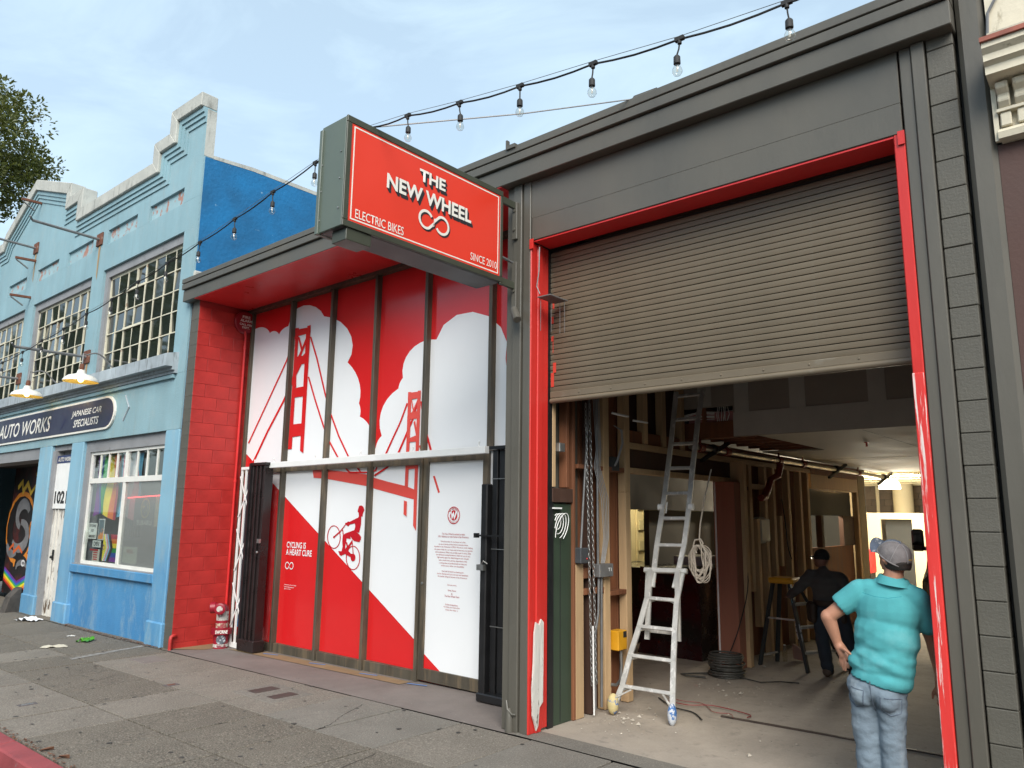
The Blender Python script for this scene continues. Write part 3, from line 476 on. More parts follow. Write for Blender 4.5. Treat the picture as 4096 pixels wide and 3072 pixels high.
def fleaf(x, y, s, a, label):
    mb = MB(); n = 6; vs = []
    for i in range(n + 1):
        t = i / n; w = math.sin(PI * min(1, t * .97 + .03)) * s * .42
        for k in (-1, 0, 1): vs.append((x + (t - .5) * 2 * s * math.cos(a) - k * w * math.sin(a), y + (t - .5) * 2 * s * math.sin(a) + k * w * math.cos(a), gz(x) + .006 + .3 * s * abs(k) * (.6 + t)))
    mb.add(vs, [(i * 3 + k, (i + 1) * 3 + k, (i + 1) * 3 + k + 1, i * 3 + k + 1) for i in range(n) for k in (0, 1)])
    solid('fallen_leaf', mb, LEAF, label, 'leaf', 'curled leaves by the kerb', fix=False, smooth=80)
fleaf(-6.83, -2.93, .055, .4, 'large curled brown leaf on the edge of the red kerb')
fleaf(-7.15, -2.95, .05, 1.2, 'thin brown leaf in the dirt between kerb and pavement')

# cracks, a pale paint trail and gum spots on the slabs
rc2 = random.Random(31)
def crack(pts, w=.004):
    mb = MB(); P = []
    for a, b in zip(pts, pts[1:]):
        for k in range(6):
            f = k / 6; P.append((a[0] + (b[0] - a[0]) * f + rc2.uniform(-.012, .012), a[1] + (b[1] - a[1]) * f + rc2.uniform(-.012, .012)))
    P.append(pts[-1])
    for a, b in zip(P, P[1:]):
        d = Vector((b[0] - a[0], b[1] - a[1])).normalized(); n = Vector((-d.y, d.x)) * w * rc2.uniform(.5, 1.2)
        mb.add([(a[0] + n.x, a[1] + n.y, gz(a[0]) + .0045), (a[0] - n.x, a[1] - n.y, gz(a[0]) + .0045), (b[0] - n.x, b[1] - n.y, gz(b[0]) + .0045), (b[0] + n.x, b[1] + n.y, gz(b[0]) + .0045)], [(0, 1, 2, 3)])
    part('crack', mb, GAP, pav, fix=False)
crack([(-6.44, -.26), (-6.25, -.67), (-6.09, -.89), (-6.01, -1.12)]); crack([(-7.66, -.30), (-7.34, -.47)], .003); crack([(-5.05, -1.25), (-4.9, -1.9), (-4.95, -2.4)], .003); crack([(-9.9, -1.3), (-9.6, -1.8)], .003)
mb = MB(); mb.add([(-11.42, -1.26, gz(-11.4) + .005), (-11.56, -1.24, gz(-11.5) + .005), (-11.90, -.12, gz(-11.9) + .005), (-11.80, -.10, gz(-11.8) + .005)], [(0, 1, 2, 3)])
part('paint_trail', mb, mat('pale_paint_trail', (.26, .25, .235), .85, .2, 9, col2=(.16, .14, .12), amt=1, thr=.5, s2=14), pav, fix=False)
mb = MB()
for i in range(150):
    x, y, r_ = rc2.uniform(-13, -3.2), rc2.uniform(-2.95, -.1), rc2.uniform(.008, .026)
    mb.add([(x + r_ * math.cos(k * PI / 4) * rc2.uniform(.8, 1.2), y + r_ * .9 * math.sin(k * PI / 4) * rc2.uniform(.8, 1.2), gz(x) + .0048) for k in range(8)], [tuple(range(8))])
o = part('gum_spots', mb, mat('trodden_gum', (.055, .050, .045), .8, .3, 5), pav, fix=False); o['kind'] = 'stuff'
mb = MB()
for i in range(260):
    x, y, r_ = rc2.uniform(-12, -3.0), rc2.uniform(-2.95, .1), rc2.uniform(.003, .009)
    a = rc2.uniform(0, 6); mb.add([(x + r_ * math.cos(a + k * 1.57), y + r_ * .7 * math.sin(a + k * 1.57), gz(x) + .006) for k in range(4)], [(0, 1, 2, 3)])
o = part('pale_specks', mb, mat('pale_specks', (.42, .39, .34), .9, .3, 5), pav, fix=False); o['kind'] = 'stuff'

# ------------------------------------------------------------------ blue stucco building on the left
GZ = -.16
bb = thing('blue_building', (-19.75, 0, -.12), 'pale blue two storey stucco garage with a stepped white parapet', 'building')
XR = -11.555
def bpart(n, mb, m, **k): return part(n, mb, m, bb, **k)
wins = [(-15.32, -12.01), (-19.27, -15.89), (-23.2, -19.83)]
piers = [(-12.01, XR), (-15.89, -15.32), (-19.83, -19.27), (-23.77, -23.2), (-27.95, -23.77)]
for a, b in piers: bpart('pier_wall', MB().box(a, b, 0, .45, 4.10, 6.55), BLUEW)
mb = MB(); mb.box(-27.95, XR, .002, .45, 3.19, 4.098); bpart('sign_band_wall', mb, BLUEW)
# top wall with recessed panels
panels = [(-13.46, -12.15), (-15.29, -13.97), (-17.39, -16.03), (-19.26, -17.93), (-21.3, -20.0)]
mb = MB(); mb.box(-27.95, XR, .001, .18, 6.552, 7.08)
ed = [XR] + [q for a, b in panels for q in (b, a)] + [-27.95]
for i in range(0, len(ed), 2): mb.box(ed[i + 1], ed[i], 0, .18, 7.081, 7.38)
bpart('upper_wall', mb, BLUEW)
lo = [(XR, 8.64), (-12.42, 8.66), (-12.42, 8.25), (-13.02, 8.25), (-13.02, 7.88), (-16.85, 7.93), (-16.85, 8.38), (-17.58, 8.38), (-17.58, 8.76), (-19.75, 9.47), (-21.55, 8.62), (-21.75, 8.37), (-22.45, 8.37), (-22.45, 7.9), (-26.4, 7.9), (-26.4, 8.3), (-27.0, 8.3), (-27.0, 8.65), (-27.95, 8.65)]
mb = MB(); mb.prism(lo + [(-27.95, 7.381), (XR, 7.381)], 'y', .001, .17); bpart('parapet_wall', mb, BLUEW)
def offset(line, d, dx):
    o = []
    for i, p in enumerate(line):
        a = line[max(i - 1, 0)]; b = line[min(i + 1, len(line) - 1)]
        ns = []
        for q, r in ((a, p), (p, b)):
            v = Vector((r[0] - q[0], r[1] - q[1]))
            if v.length > 1e-6: v.normalize(); ns.append(Vector((v.y, -v.x)))
        n = sum(ns, Vector((0, 0)))
        if n.length < 1e-6: n = ns[0]
        k = d / max(.35, n.normalized().dot(ns[0])); n = n.normalized() * k
        o.append((p[0] + n.x, p[1] + n.y))
    return o
up_ = offset(lo, .25, 0)
up_[0] = (XR, lo[0][1] + .25); up_[-1] = (-27.95, lo[-1][1] + .25)
mb = MB()
for i in range(len(lo) - 1):
    mb.prism([lo[i], lo[i + 1], up_[i + 1], up_[i]], 'y', -.12, .172)
bpart('coping', mb, COPING, bev=.012)
mb = MB()
for d0, d1, yy in ((.0, .09, -.07), (.09, .17, -.045), (.17, .26, -.02)):
    a, b = offset(lo, -d0, 0), offset(lo, -d1, 0)
    a[0] = (XR - .003, a[0][1]); b[0] = (XR - .003, b[0][1])
    for i in range(len(lo) - 1): mb.prism([a[i], a[i + 1], b[i + 1], b[i]], 'y', yy, .0005)
bpart('parapet_moulding', mb, BLUEW)
for a, b in panels:
    mb = MB(); mb.box(a - .01, b + .01, .05, .09, 7.07, 7.39); bpart('recessed_panel', mb, PEEL)
# concrete end of the parapet and deep blue side wall
mb = MB(); mb.box(XR - .001, XR + .006, .004, .168, 7.78, 8.62); bpart('parapet_end', mb, COPING)
mb = MB(); mb.prism([(.03, -.3), (22, -.3), (22, 7.90), (.9, 7.82), (.03, 7.76)], 'x', XR + .001, XR + .008); bpart('side_wall', mb, BLUES)
mb = MB(); mb.prism([(.173, 7.77), (.9, 7.821), (22, 7.901), (22, 7.97), (.9, 7.89), (.173, 7.83)], 'x', XR - .30, XR + .012); bpart('side_coping', mb, COPING)
mb = MB(); mb.box(-27.9, XR - .32, 21, 22, -.3, 7.6); mb.box(-27.95, -27.6, .46, 21, -.3, 7.6); mb.box(-27.6, XR - .33, .5, 21, 7.3, 7.5); bpart('rear_wall', mb, BLUEW)
mb = MB(); mb.box(XR - .02, XR + .03, .0, .3, 5.60, 5.78); bpart('patch_plaster', mb, COPING, bev=.03)
# sill band under the upper windows
mb = MB(); mb.prism([(-.20, 4.40), (.0, 4.45), (.0, 4.10), (-.05, 4.10), (-.05, 4.15), (-.09, 4.15), (-.09, 4.20), (-.20, 4.20)], 'x', -27.95, -11.80); bpart('sill_band', mb, SILL)
mb = MB(); mb.box(-27.95, -11.86, -.045, .0, 4.03, 4.085); bpart('string_course', mb, BLUEW)

# upper steel windows: frame, muntins and a pane in every light
rp = random.Random(5)
def steel_window(x0, x1, z0, z1, cols, rws, y, sashx, label=None):
    mb = MB(); mb.box(x0 - .0, x1, y - .05, y + .03, z1 - .16, z1 - .002); mb.box(x0, x0 + .16, y - .05, y + .03, z0 + .02, z1 - .16)
    fr = part('window', MB().box(x0 + .16, x1, y, y + .05, z0, z0 + .05).box(x0 + .16, x1, y, y + .05, z1 - .21, z1 - .16).box(x0 + .16, x0 + .20, y, y + .05, z0, z1 - .16).box(x1 - .05, x1, y, y + .05, z0, z1 - .16), CREAMM, bb)
    part('reveal', mb, GREYS, fr)
    a0, a1, b0, b1 = x0 + .20, x1 - .04, z0 + .045, z1 - .205
    dx, dz = (a1 - a0) / cols, (b1 - b0) / rws
    for i in range(1, cols):
        wd = .018 if i == sashx else .0085
        part('muntin', MB().box(a0 + i * dx - wd, a0 + i * dx + wd, y - .006, y + .03, b0, b1), CREAMM, fr)
    for j in range(1, rws): part('muntin', MB().box(a0, a1, y - .004, y + .028, b0 + j * dz - .0085, b0 + j * dz + .0085), CREAMM, fr)
    j0 = 2; part('opening_sash', MB().box(a0 + sashx * dx - 2 * dx, a0 + sashx * dx, y - .022, y, b0 + j0 * dz - .02, b0 + j0 * dz + .02), CREAMM, fr); part('opening_sash', MB().box(a0 + sashx * dx - 2 * dx, a0 + sashx * dx, y - .022, y, b0 + (j0 + 2) * dz - .02, b0 + (j0 + 2) * dz + .02), CREAMM, fr)
    bx = MB().box(-dx / 2 + .01, dx / 2 - .01, -.003, .003, -dz / 2 + .01, dz / 2 - .01).mesh('pane', PANE)
    for i in range(cols):
        for j in range(rws):
            inst('pane', bx, fr, Vector((a0 + (i + .5) * dx, y + .016, b0 + (j + .5) * dz)) - BASE['blue_building'], (rp.gauss(0, .03), 0, rp.gauss(0, .035)))
    return fr
for a, b in wins: steel_window(a, b, 4.45, 6.55, 8, 5, .10, 4)
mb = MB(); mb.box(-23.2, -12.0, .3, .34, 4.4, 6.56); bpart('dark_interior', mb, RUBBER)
# ground floor: piers, door bay, garage bay, shop window
for a, b in ((-12.02, XR), (-15.95, -15.37), (-17.70, -17.02)): bpart('ground_pilaster', MB().box(a, b, -.002, .45, GZ, 3.188), BLUEL, bev=.012)
for a, b, c in ((-12.07, XR + .02, .26), (-15.99, -15.33, .225), (-17.74, -16.98, .245)): bpart('pilaster_base', MB().box(a, b, -.03, .44, GZ, c), BLUEL, bev=.02)
mb = MB(); mb.box(-15.37, -12.02, .06, .4, GZ, .86); bpart('stall_riser', mb, BLUED)
mb = MB(); mb.box(-15.40, -12.0, -.01, .34, .80, .94); bpart('window_sill', mb, BLUED, bev=.01)
mb = MB(); mb.box(-15.36, -12.03, .012, .3, .941, .955); bpart('sill_top', mb, GREYS)
mb = MB(); mb.box(-15.37, -12.02, .06, .3, 2.98, 3.187); mb.box(-15.37, -15.17, .06, .3, .956, 2.98); bpart('window_reveal', mb, GREYS)
# shop window sash
wy = .09
sw = bpart('window', MB().box(-15.17, -15.11, wy, wy + .06, .956, 2.978).box(-12.08, -12.03, wy, wy + .06, .956, 2.978).box(-15.11, -12.08, wy, wy + .06, .956, 1.01).box(-15.11, -12.08, wy, wy + .06, 2.925, 2.978)
           .box(-13.66, -13.58, wy - .004, wy + .06, 1.01, 2.925).box(-15.11, -12.08, wy - .008, wy + .055, 2.40, 2.49), WSASH)
for s0, s1 in ((-15.11, -13.66), (-13.58, -12.08)):
    for k in (1, 2, 3):
        xx = s0 + (s1 - s0) * k / 4; part('muntin', MB().box(xx - .014, xx + .014, wy + .006, wy + .04, 2.49, 2.925), WSASH, sw)
for s0, s1 in ((-15.11, -13.66), (-13.58, -12.08)):
    for k in range(4):
        a, b = s0 + (s1 - s0) * k / 4, s0 + (s1 - s0) * (k + 1) / 4
        part('pane', MB().box(a + .012, b - .012, wy + .02, wy + .026, 2.49, 2.925), CLEAR, sw)
part('pane', MB().box(-15.11, -13.66, wy + .02, wy + .026, 1.01, 2.40), CLEAR, sw)
part('pane', MB().box(-13.58, -12.08, wy + .02, wy + .026, 1.01, 2.40), HAZY, sw, label='hazy right hand pane')
mb = MB(); mb.box(-15.6, -11.9, 2.0, 2.05, .3, 3.4); mb.box(-15.6, -15.55, .46, 2.0, .3, 3.4); mb.box(-11.95, -11.9, .46, 2.0, .3, 3.4); mb.box(-15.55, -11.95, .46, 2, 3.2, 3.25); mb.box(-15.55, -11.95, .3, 2, .80, .90)
bpart('display_recess', mb, mat('display_wall', (.42, .43, .42), .8, .25, 1.5))

# things in the shop window
RB = [(.17, .03, .24), (.03, .07, .33), (.02, .28, .06), (.80, .60, .04), (.72, .17, .03), (.45, .02, .05)]
TR = [(.16, .45, .65), (.72, .28, .34), (.68, .66, .66)]
def flag(x0, x1, z0, z1, y, cols, label, amp=.03):
    t = thing('hanging_flag', ((x0 + x1) / 2, y, z0), label, 'flag', 'flags hung in the shop window')
    n = len(cols)
    for i, c in enumerate(cols):
        mb = MB(); vs = []; K = 9
        for s in (0, 1, 2):
            for j in range(K):
                u = (i + s / 2) / n; v = j / (K - 1)
                xx = x0 + (x1 - x0) * u + .10 * math.sin(v * 2.4) * (u - .3) + .02 * math.sin(v * 9 + u * 4)
                zz = z0 + (z1 - z0) * v + (.06 * math.sin(u * 5) * (1 - v))
                vs.append((xx, y + amp * math.sin(u * 9 + v * 3), zz))
        mb.add(vs, [(s * K + j, (s + 1) * K + j, (s + 1) * K + j + 1, s * K + j + 1) for s in (0, 1) for j in range(K - 1)])
        part('stripe', mb, mat('flag_cloth', c, .8, .12, 4), t, fix=False, smooth=60)
flag(-15.09, -14.10, 1.80, 2.90, .19, RB, 'rainbow striped flag hanging in the left pane')
flag(-14.16, -13.25, 1.78, 2.90, .22, TR + TR[1:2] + TR[:1], 'pale blue and pink striped flag beside the rainbow flag')
mb = MB(); mb.tube([(-15.1, .2, 2.9), (-12.6, .22, 2.9)], .012); solid('flag_rod', mb, STEEL, 'thin rod carrying the flags inside the shop window', 'curtain rod')
PAPER = mat('poster_paper', (.70, .72, .68), .7, .03, 4); INKB = mat('black_ink', (.02, .02, .02), .6, .1, 5); INKR = mat('red_ink', (.45, .03, .03), .6, .1, 5)
def card(name, x0, x1, z0, z1, y, m, label, cat, rows=(), th=.006, lean=0):
    t = thing(name, ((x0 + x1) / 2, y, z0), label, cat)
    part('board', MB().box(x0, x1, y, y + th, z0, z1), m, t)
    for body, zz, h, mm, w in rows:
        text('lettering', body, mm, t, ((x0 + x1) / 2, y - .003, zz), (1, 0, 0), (0, 0, 1), w, h, 'c', bold=.012)
    return t
card('window_poster', -15.10, -14.74, 1.40, 1.68, .150, PAPER, 'white protest poster reading fight ignorance not immigrants', 'poster', (('FIGHT IGNORANCE', 1.61, .05, INKB, .31), ('NOT', 1.52, .05, INKB, .11), ('IMMIGRANTS', 1.42, .05, INKB, .31)))
card('open_sign', -14.88, -14.52, 1.255, 1.375, .155, PAPER, 'small white OPEN sign in the shop window', 'sign', (('OPEN', 1.275, .08, INKB, .25),))
t = card('hours_board', -14.86, -14.56, 1.0, 1.22, .165, mat('hours_card', (.55, .52, .44), .7), 'card with rows of red print below the OPEN sign', 'sign')
for j in range(4): part('print', MB().box(-14.82, -14.64, .1615, .1645, 1.03 + j * .04, 1.05 + j * .04), INKR, t)
part('band', MB().box(-14.98, -14.62, .157, .163, 1.19, 1.22), INKR, t)
t = thing('picture_card', (-14.60, .26, 1.40), 'narrow dark sunset picture card beside the poster', 'card')
part('border', MB().box(-14.69, -14.44, .16, .166, 1.39, 1.76), PAPER, t); part('picture', MB().box(-14.67, -14.46, .156, .1595, 1.405, 1.745), mat('sunset_print', (.10, .16, .19), .5, .3, 3, col2=(.75, .26, .05), amt=1, thr=.5, s2=3), t)
mb = MB(); mb.box(-15.125, -15.09, .078, .083, 1.32, 1.56); solid('letter_strip', mb, PAPER, 'narrow white strip stuck on the left sash edge', 'sticker')
t = thing('pride_card', (-14.1, .31, .96), 'progress pride card with a chevron and rainbow bands', 'card')
for i, c in enumerate(RB[::-1]): part('band', MB().box(-14.40, -13.68, .16, .164, 1.42 - i * .078, 1.498 - i * .078 - .001), mat('card_band', c, .6), t)
chev = [(.86, .72, .06), (.75, .75, .75), (.72, .30, .36), (.20, .50, .68), (.08, .04, .03), (.02, .02, .02)]
for i, c in enumerate(chev[::-1]):
    k = (5 - i) * .055; a = .36 - .055 * i if False else .02 + (5 - i) * .05
    part('chevron', MB().flat([(-14.40, 1.50), (-14.40 + a, 1.50), (-14.40 + a + .14, 1.265), (-14.40 + a, 1.03), (-14.40, 1.03)], .1575 - i * .0008), mat('card_chevron', c, .6), t)
part('ring', MB().lathe([(.045, 0), (.045, .001), (.034, .001), (.034, 0)], (-14.36, .151, 1.265), (0, -1, 0), 18, cap=False), mat('ring_ink', (.25, .05, .25), .6), t)
t = thing('badge_poster', (-12.75, .7, 1.7), 'dark car maker poster with six gold stars in a ring', 'poster')
part('board', MB().box(-13.30, -12.50, .17, .18, 1.66, 2.14), mat('poster_dark', (.07, .085, .10), .5), t)
GOLD = mat('poster_gold', (.62, .45, .08), .5)
part('ring', MB().lathe([(.165, 0), (.165, .003), (.145, .003), (.145, 0)], (-12.88, .169, 1.955), (0, -1, 0), 28, cap=False), GOLD, t)
for sx_, sz_, ss in ((-.09, .04, .10), (.08, .10, .05), (.12, .02, .05), (.06, -.05, .05), (-.01, -.10, .05), (.13, -.09, .05)):
    st = [(-12.88 + .7 * sx_ + .7 * ss * (1 if k % 2 == 0 else .25) * math.cos(k * PI / 4 + PI / 2), 1.955 + .7 * sz_ + .7 * ss * (1 if k % 2 == 0 else .25) * math.sin(k * PI / 4 + PI / 2)) for k in range(8)]
    part('star', MB().flat(st, .167), GOLD, t)
text('lettering', 'SUBARU', PAPER, t, (-12.88, .167, 1.68), (1, 0, 0), (0, 0, 1), .55, .08, 'c', bold=.02)
card('notice_board', -13.56, -13.02, 1.04, 1.31, .16, mat('notice_card', (.62, .66, .52), .7), 'pale notice with red print behind the hazy pane', 'sign', (('PARKING', 1.20, .07, INKR, .25),))
t = thing('neon_tube', (-12.9, .5, 2.05), 'thin glowing red tube behind the hazy pane', 'neon light')
part('tube', MB().tube([(-13.55, .15, 2.13), (-12.3, .15, 2.165)], .008), emit('red_neon', (1, .05, .06), 3.0), t)
mb = MB(); mb.tube([(-12.47, .22, 1.66), (-12.47, .22, 2.15)], .07, 14); solid('rolled_paper', mb, mat('rolled_card', (.55, .46, .32), .7), 'tall tan roll standing at the right window edge', 'roll', smooth=40)
mb = MB(); mb.box(-14.45, -13.75, .45, .5, 1.45, 1.80)
for k in range(8): mb.box(-14.45 + k * .09, -14.44 + k * .09, 0.43, .45, 1.45, 1.80, 1)
solid('wire_rack', mb, [RUBBER, STEEL], 'dark wire rack behind the posters', 'rack')

# door bay
mb = MB(); mb.box(-17.02, -15.95, .06, .5, 3.08, 3.187); mb.box(-17.02, -16.86, .03, .5, GZ, 3.08); mb.box(-16.02, -15.95, .06, .5, GZ, 3.08); mb.box(-16.86, -16.02, .19, .5, 2.985, 3.08)
bpart('door_reveal', mb, GREYS)
dr = bpart('door', MB().box(-16.86, -16.02, .13, .18, GZ, 1.93), DOORP)
part('stile', MB().box(-16.86, -16.74, .11, .13, GZ, 1.93).box(-16.62, -16.57, .105, .13, GZ, 1.93), DOORP, dr)
part('lock', MB().box(-16.62, -16.56, .085, .105, .94, 1.14).ball((-16.59, .07, 1.0), .03), BLACK, dr)
mb = MB(); mb.box(-16.86, -16.02, .08, .10, 1.935, 2.98)
dp = bpart('door_number_board', mb, WHITE)
part('header_panel', MB().box(-16.86, -16.02, .074, .0795, 2.83, 2.98), mat('navy_header', (.025, .04, .13), .5), dp)
text('lettering', 'AUTO WORKS', SIGNW, dp, (-16.80, .070, 2.86), (1, 0, 0), (0, 0, 1), .74, .085, 'l', bold=.01, shear=.15)
text('house_number', '1021', INKB, dp, (-16.80, .076, 2.03), (1, 0, 0), (0, 0, 1), .66, .25, 'l', bold=.035)
# garage bay with painted shutter set back
mb = MB(); mb.box(-22.6, -17.70, .04, .5, 2.95, 3.187); mb.box(-22.65, -22.6, .04, .5, GZ, 3.187); mb.box(-27.95, -22.65, .0, .45, GZ, 3.188); bpart('garage_reveal', mb, GREYS)
gd = bpart('garage_door', MB().box(-22.6, -17.70, 1.02, 1.08, GZ, 2.96), mat('garage_black', (.012, .010, .010), .6, .3, 2, col2=(.14, .015, .012), amt=.9, thr=.5, s2=1.1, soft=.2))
mb = MB(); mb.box(-17.72, -17.69, .5, 1.02, GZ, 3.0); mb.box(-22.6, -17.7, .5, 1.08, 2.95, 3.0); bpart('garage_lining', mb, RUBBER)
OR = mat('mural_orange', (.60, .20, .02), .6, .3, 3); GY = mat('mural_grey', (.16, .16, .165), .6, .3, 3); YE = mat('mural_yellow', (.65, .42, .04), .6, .3, 3); BK = mat('mural_black', (.008, .008, .008), .6); WH = mat('mural_white', (.6, .6, .6), .6); DR = mat('mural_dark_red', (.16, .012, .01), .6, .3, 3)
def ribbon(pts, w0, w1, y, m, name='painted_swirl'):
    k = len(pts); mb = MB(); L = []; Rr = []
    for i, p in enumerate(pts):
        a, b = pts[max(i - 1, 0)], pts[min(i + 1, k - 1)]
        d = Vector((b[0] - a[0], b[1] - a[1])).normalized(); n = Vector((-d.y, d.x)); w = (w0 + (w1 - w0) * i / (k - 1)) * (.35 + .65 * math.sin(PI * (i + .7) / (k + .4)))
        L.append((p[0] + n.x * w, y, p[1] + n.y * w)); Rr.append((p[0] - n.x * w, y, p[1] - n.y * w))
    mb.add(L + Rr, [(i, i + 1, k + i + 1, k + i) for i in range(k - 1)])
    return part(name, mb, m, gd, fix=False)
def arcp(cx, cz, rx, rz, a0, a1, n=14): return [(cx + rx * math.cos(math.radians(a0 + (a1 - a0) * i / n)), cz + rz * math.sin(math.radians(a0 + (a1 - a0) * i / n))) for i in range(n + 1)]
for dx in (-2.75, -1.05):
    ribbon(arcp(-18.95 + dx, 1.45, .85, .72, 30, 330), .26, .22, 1.016, OR)
    ribbon(arcp(-18.95 + dx, 1.45, .80, .62, 20, 335), .22, .20, 1.012, BK)
    ribbon(arcp(-18.85 + dx, 1.75, .42, .30, 20, 250), .15, .15, 1.008, GY); ribbon(arcp(-18.95 + dx, 1.28, .55, .32, 90, -150), .15, .13, 1.007, GY)
    ribbon(arcp(-19.3 + dx, 1.1, .5, .3, 190, 300), .12, .10, 1.006, GY)
    ribbon(arcp(-18.6 + dx, .55, .5, .22, 10, 190), .16, .16, 1.014, OR); ribbon(arcp(-18.6 + dx, .52, .42, .17, 10, 190), .11, .11, 1.010, BK); ribbon(arcp(-18.55 + dx, .50, .36, .13, 10, 200), .07, .07, 1.006, GY); ribbon(arcp(-18.45 + dx, .62, .12, .06, 0, 340), .025, .025, 1.004, WH)
    ribbon([(-19.5 + dx, 2.45), (-19.2 + dx, 2.6), (-19.1 + dx, 2.35), (-18.8 + dx, 2.55), (-18.5 + dx, 2.3), (-18.2 + dx, 2.5)], .10, .07, 1.012, YE)
    ribbon([(-18.3 + dx, 2.75), (-18.0 + dx, 2.85), (-17.75 + dx, 2.7)], .06, .05, 1.012, YE)
    ribbon([(-19.6 + dx, .9), (-19.3 + dx, 1.05), (-19.25 + dx, .85), (-18.9 + dx, 1.0), (-18.6 + dx, .86)], .05, .05, 1.005, mat('mural_flame', (.55, .10, .02), .6))
    for i, c in enumerate([(.45, .02, .02), (.75, .25, .02), (.75, .65, .03), (.05, .35, .08), (.03, .12, .45), (.14, .03, .25)]):
        z = -.05 + i * .055
        mb = MB(); xs_ = [-19.75 + dx, -18.75 + dx, -17.72 + dx]
        mb.add([(xs_[0], 1.002 - i * .0005, z + .20), (xs_[1], 1.002 - i * .0005, z - .10), (xs_[2], 1.002 - i * .0005, z + .20), (xs_[2], 1.002 - i * .0005, z + .255), (xs_[1], 1.002 - i * .0005, z - .045), (xs_[0], 1.002 - i * .0005, z + .255)], [(0, 1, 4, 5), (1, 2, 3, 4)])
        part('painted_rainbow', mb, mat('mural_band', c, .6, .2, 3), gd, fix=False)
mb = MB(); mb.prism([(-.32, GZ), (.0, GZ), (.0, .36), (-.10, .34), (-.24, .18)], 'x', -17.95, -17.70)
solid('guard_stone', mb, mat('dark_stone', (.055, .048, .042), .8, .4, 5, bump=.6, bscale=20), 'dark rounded guard stone at the foot of the garage pilaster', 'guard stone', bev=.03)

# sign board
sg_ = thing('auto_works_sign', (-18.0, -.04, 3.36), 'long dark navy sign board with AUTO WORKS in white', 'sign')
def pill(x0, x1, z0, z1, n=12):
    r = (z1 - z0) / 2; cx_, cz_ = x1 - r * 1.25, (z0 + z1) / 2
    return [(x0, z0)] + [(cx_ + 1.25 * r * math.cos(a), cz_ + r * math.sin(a)) for a in [(-PI / 2 + PI * i / n) for i in range(n + 1)]] + [(x0, z1)]
part('border', MB().prism(pill(-24, -14.02, 3.36, 3.97), 'y', -.035, -.001), SIGNW, sg_)
part('board', MB().prism(pill(-24.0, -14.07, 3.40, 3.93), 'y', -.041, -.0355), NAVY, sg_)
text('lettering', 'AUTO WORKS', SIGNW, sg_, (-20.42, -.0445, 3.495), (1, 0, 0), (0, 0, 1), 3.30, .315, 'l', bold=.012, shear=.22)
text('lettering', 'JAPANESE CAR', SIGNW, sg_, (-16.02, -.0445, 3.66), (1, 0, 0), (0, 0, 1), 1.43, .145, 'l', bold=.015, shear=.22)
text('lettering', 'SPECIALISTS', SIGNW, sg_, (-15.88, -.0445, 3.48), (1, 0, 0), (0, 0, 1), 1.20, .145, 'l', bold=.015, shear=.22)
part('scratch', MB().flat([(-16.57, 3.48), (-16.53, 3.48), (-16.28, 3.68), (-16.33, 3.68)], -.044), mat('sign_scratch', (.012, .014, .07), .5), sg_)
mb = MB(); mb.tube([(-13.68, -.005, 3.91), (-13.49, -.008, 3.69), (-13.69, -.005, 3.47)], .016, 6); bpart('wall_crack', mb, SILL)

# iron rods, rusty brackets, lamps
def rod(x, z, label, L=1.2, tz=.03):
    t = thing('wall_rod', (x, 0, z), label, 'bracket', 'iron rods on the blue facade')
    part('plate', MB().box(x - .14, x + .14, -.03, .0, z - .13, z + .13), RUST, t, .006)
    part('rod', MB().tube([(x, -.02, z), (x, -L, z + tz)], .028, 8), DSTEEL, t, smooth=40)
    part('tip', MB().tube([(x, -L, z + tz), (x + .06, -L - .06, z + tz + .05)], .018, 6), DSTEEL, t)
    part('rust_stain', MB().add([(x - .05, -.004, z - .13), (x + .05, -.004, z - .13), (x + .02, -.004, z - .85), (x - .03, -.004, z - .75)], [(0, 1, 2, 3)]), RUSTST, t, fix=False)
rod(-15.66, 7.27, 'grey iron rod above the rightmost upper window pier', 1.22)
rod(-19.55, 7.98, 'grey iron rod on a rusty plate at far left', 1.22)
rod(-15.66, 4.86, 'grey iron rod above the right barn lamp', 1.25, -.01)
rod(-19.62, 4.86, 'grey iron rod above the left barn lamp', 1.25, -.01)
for x, z, lb in ((-19.6, 9.12, 'highest rusty folded bracket under the parapet peak'), (-19.5, 7.66, 'rusty folded bracket beside the left iron rod'), (-19.55, 6.78, 'rusty folded bracket over the middle upper window')):
    t = thing('folded_bracket', (x, 0, z), lb, 'bracket', 'rusty brackets on the blue facade')
    part('arm', MB().bar((x, 0, z), (x, -.42, z - .02), .06, .05), RUST, t); part('strut', MB().bar((x, -.40, z - .06), (x, -.14, z - .22), .05, .02), STEEL, t)
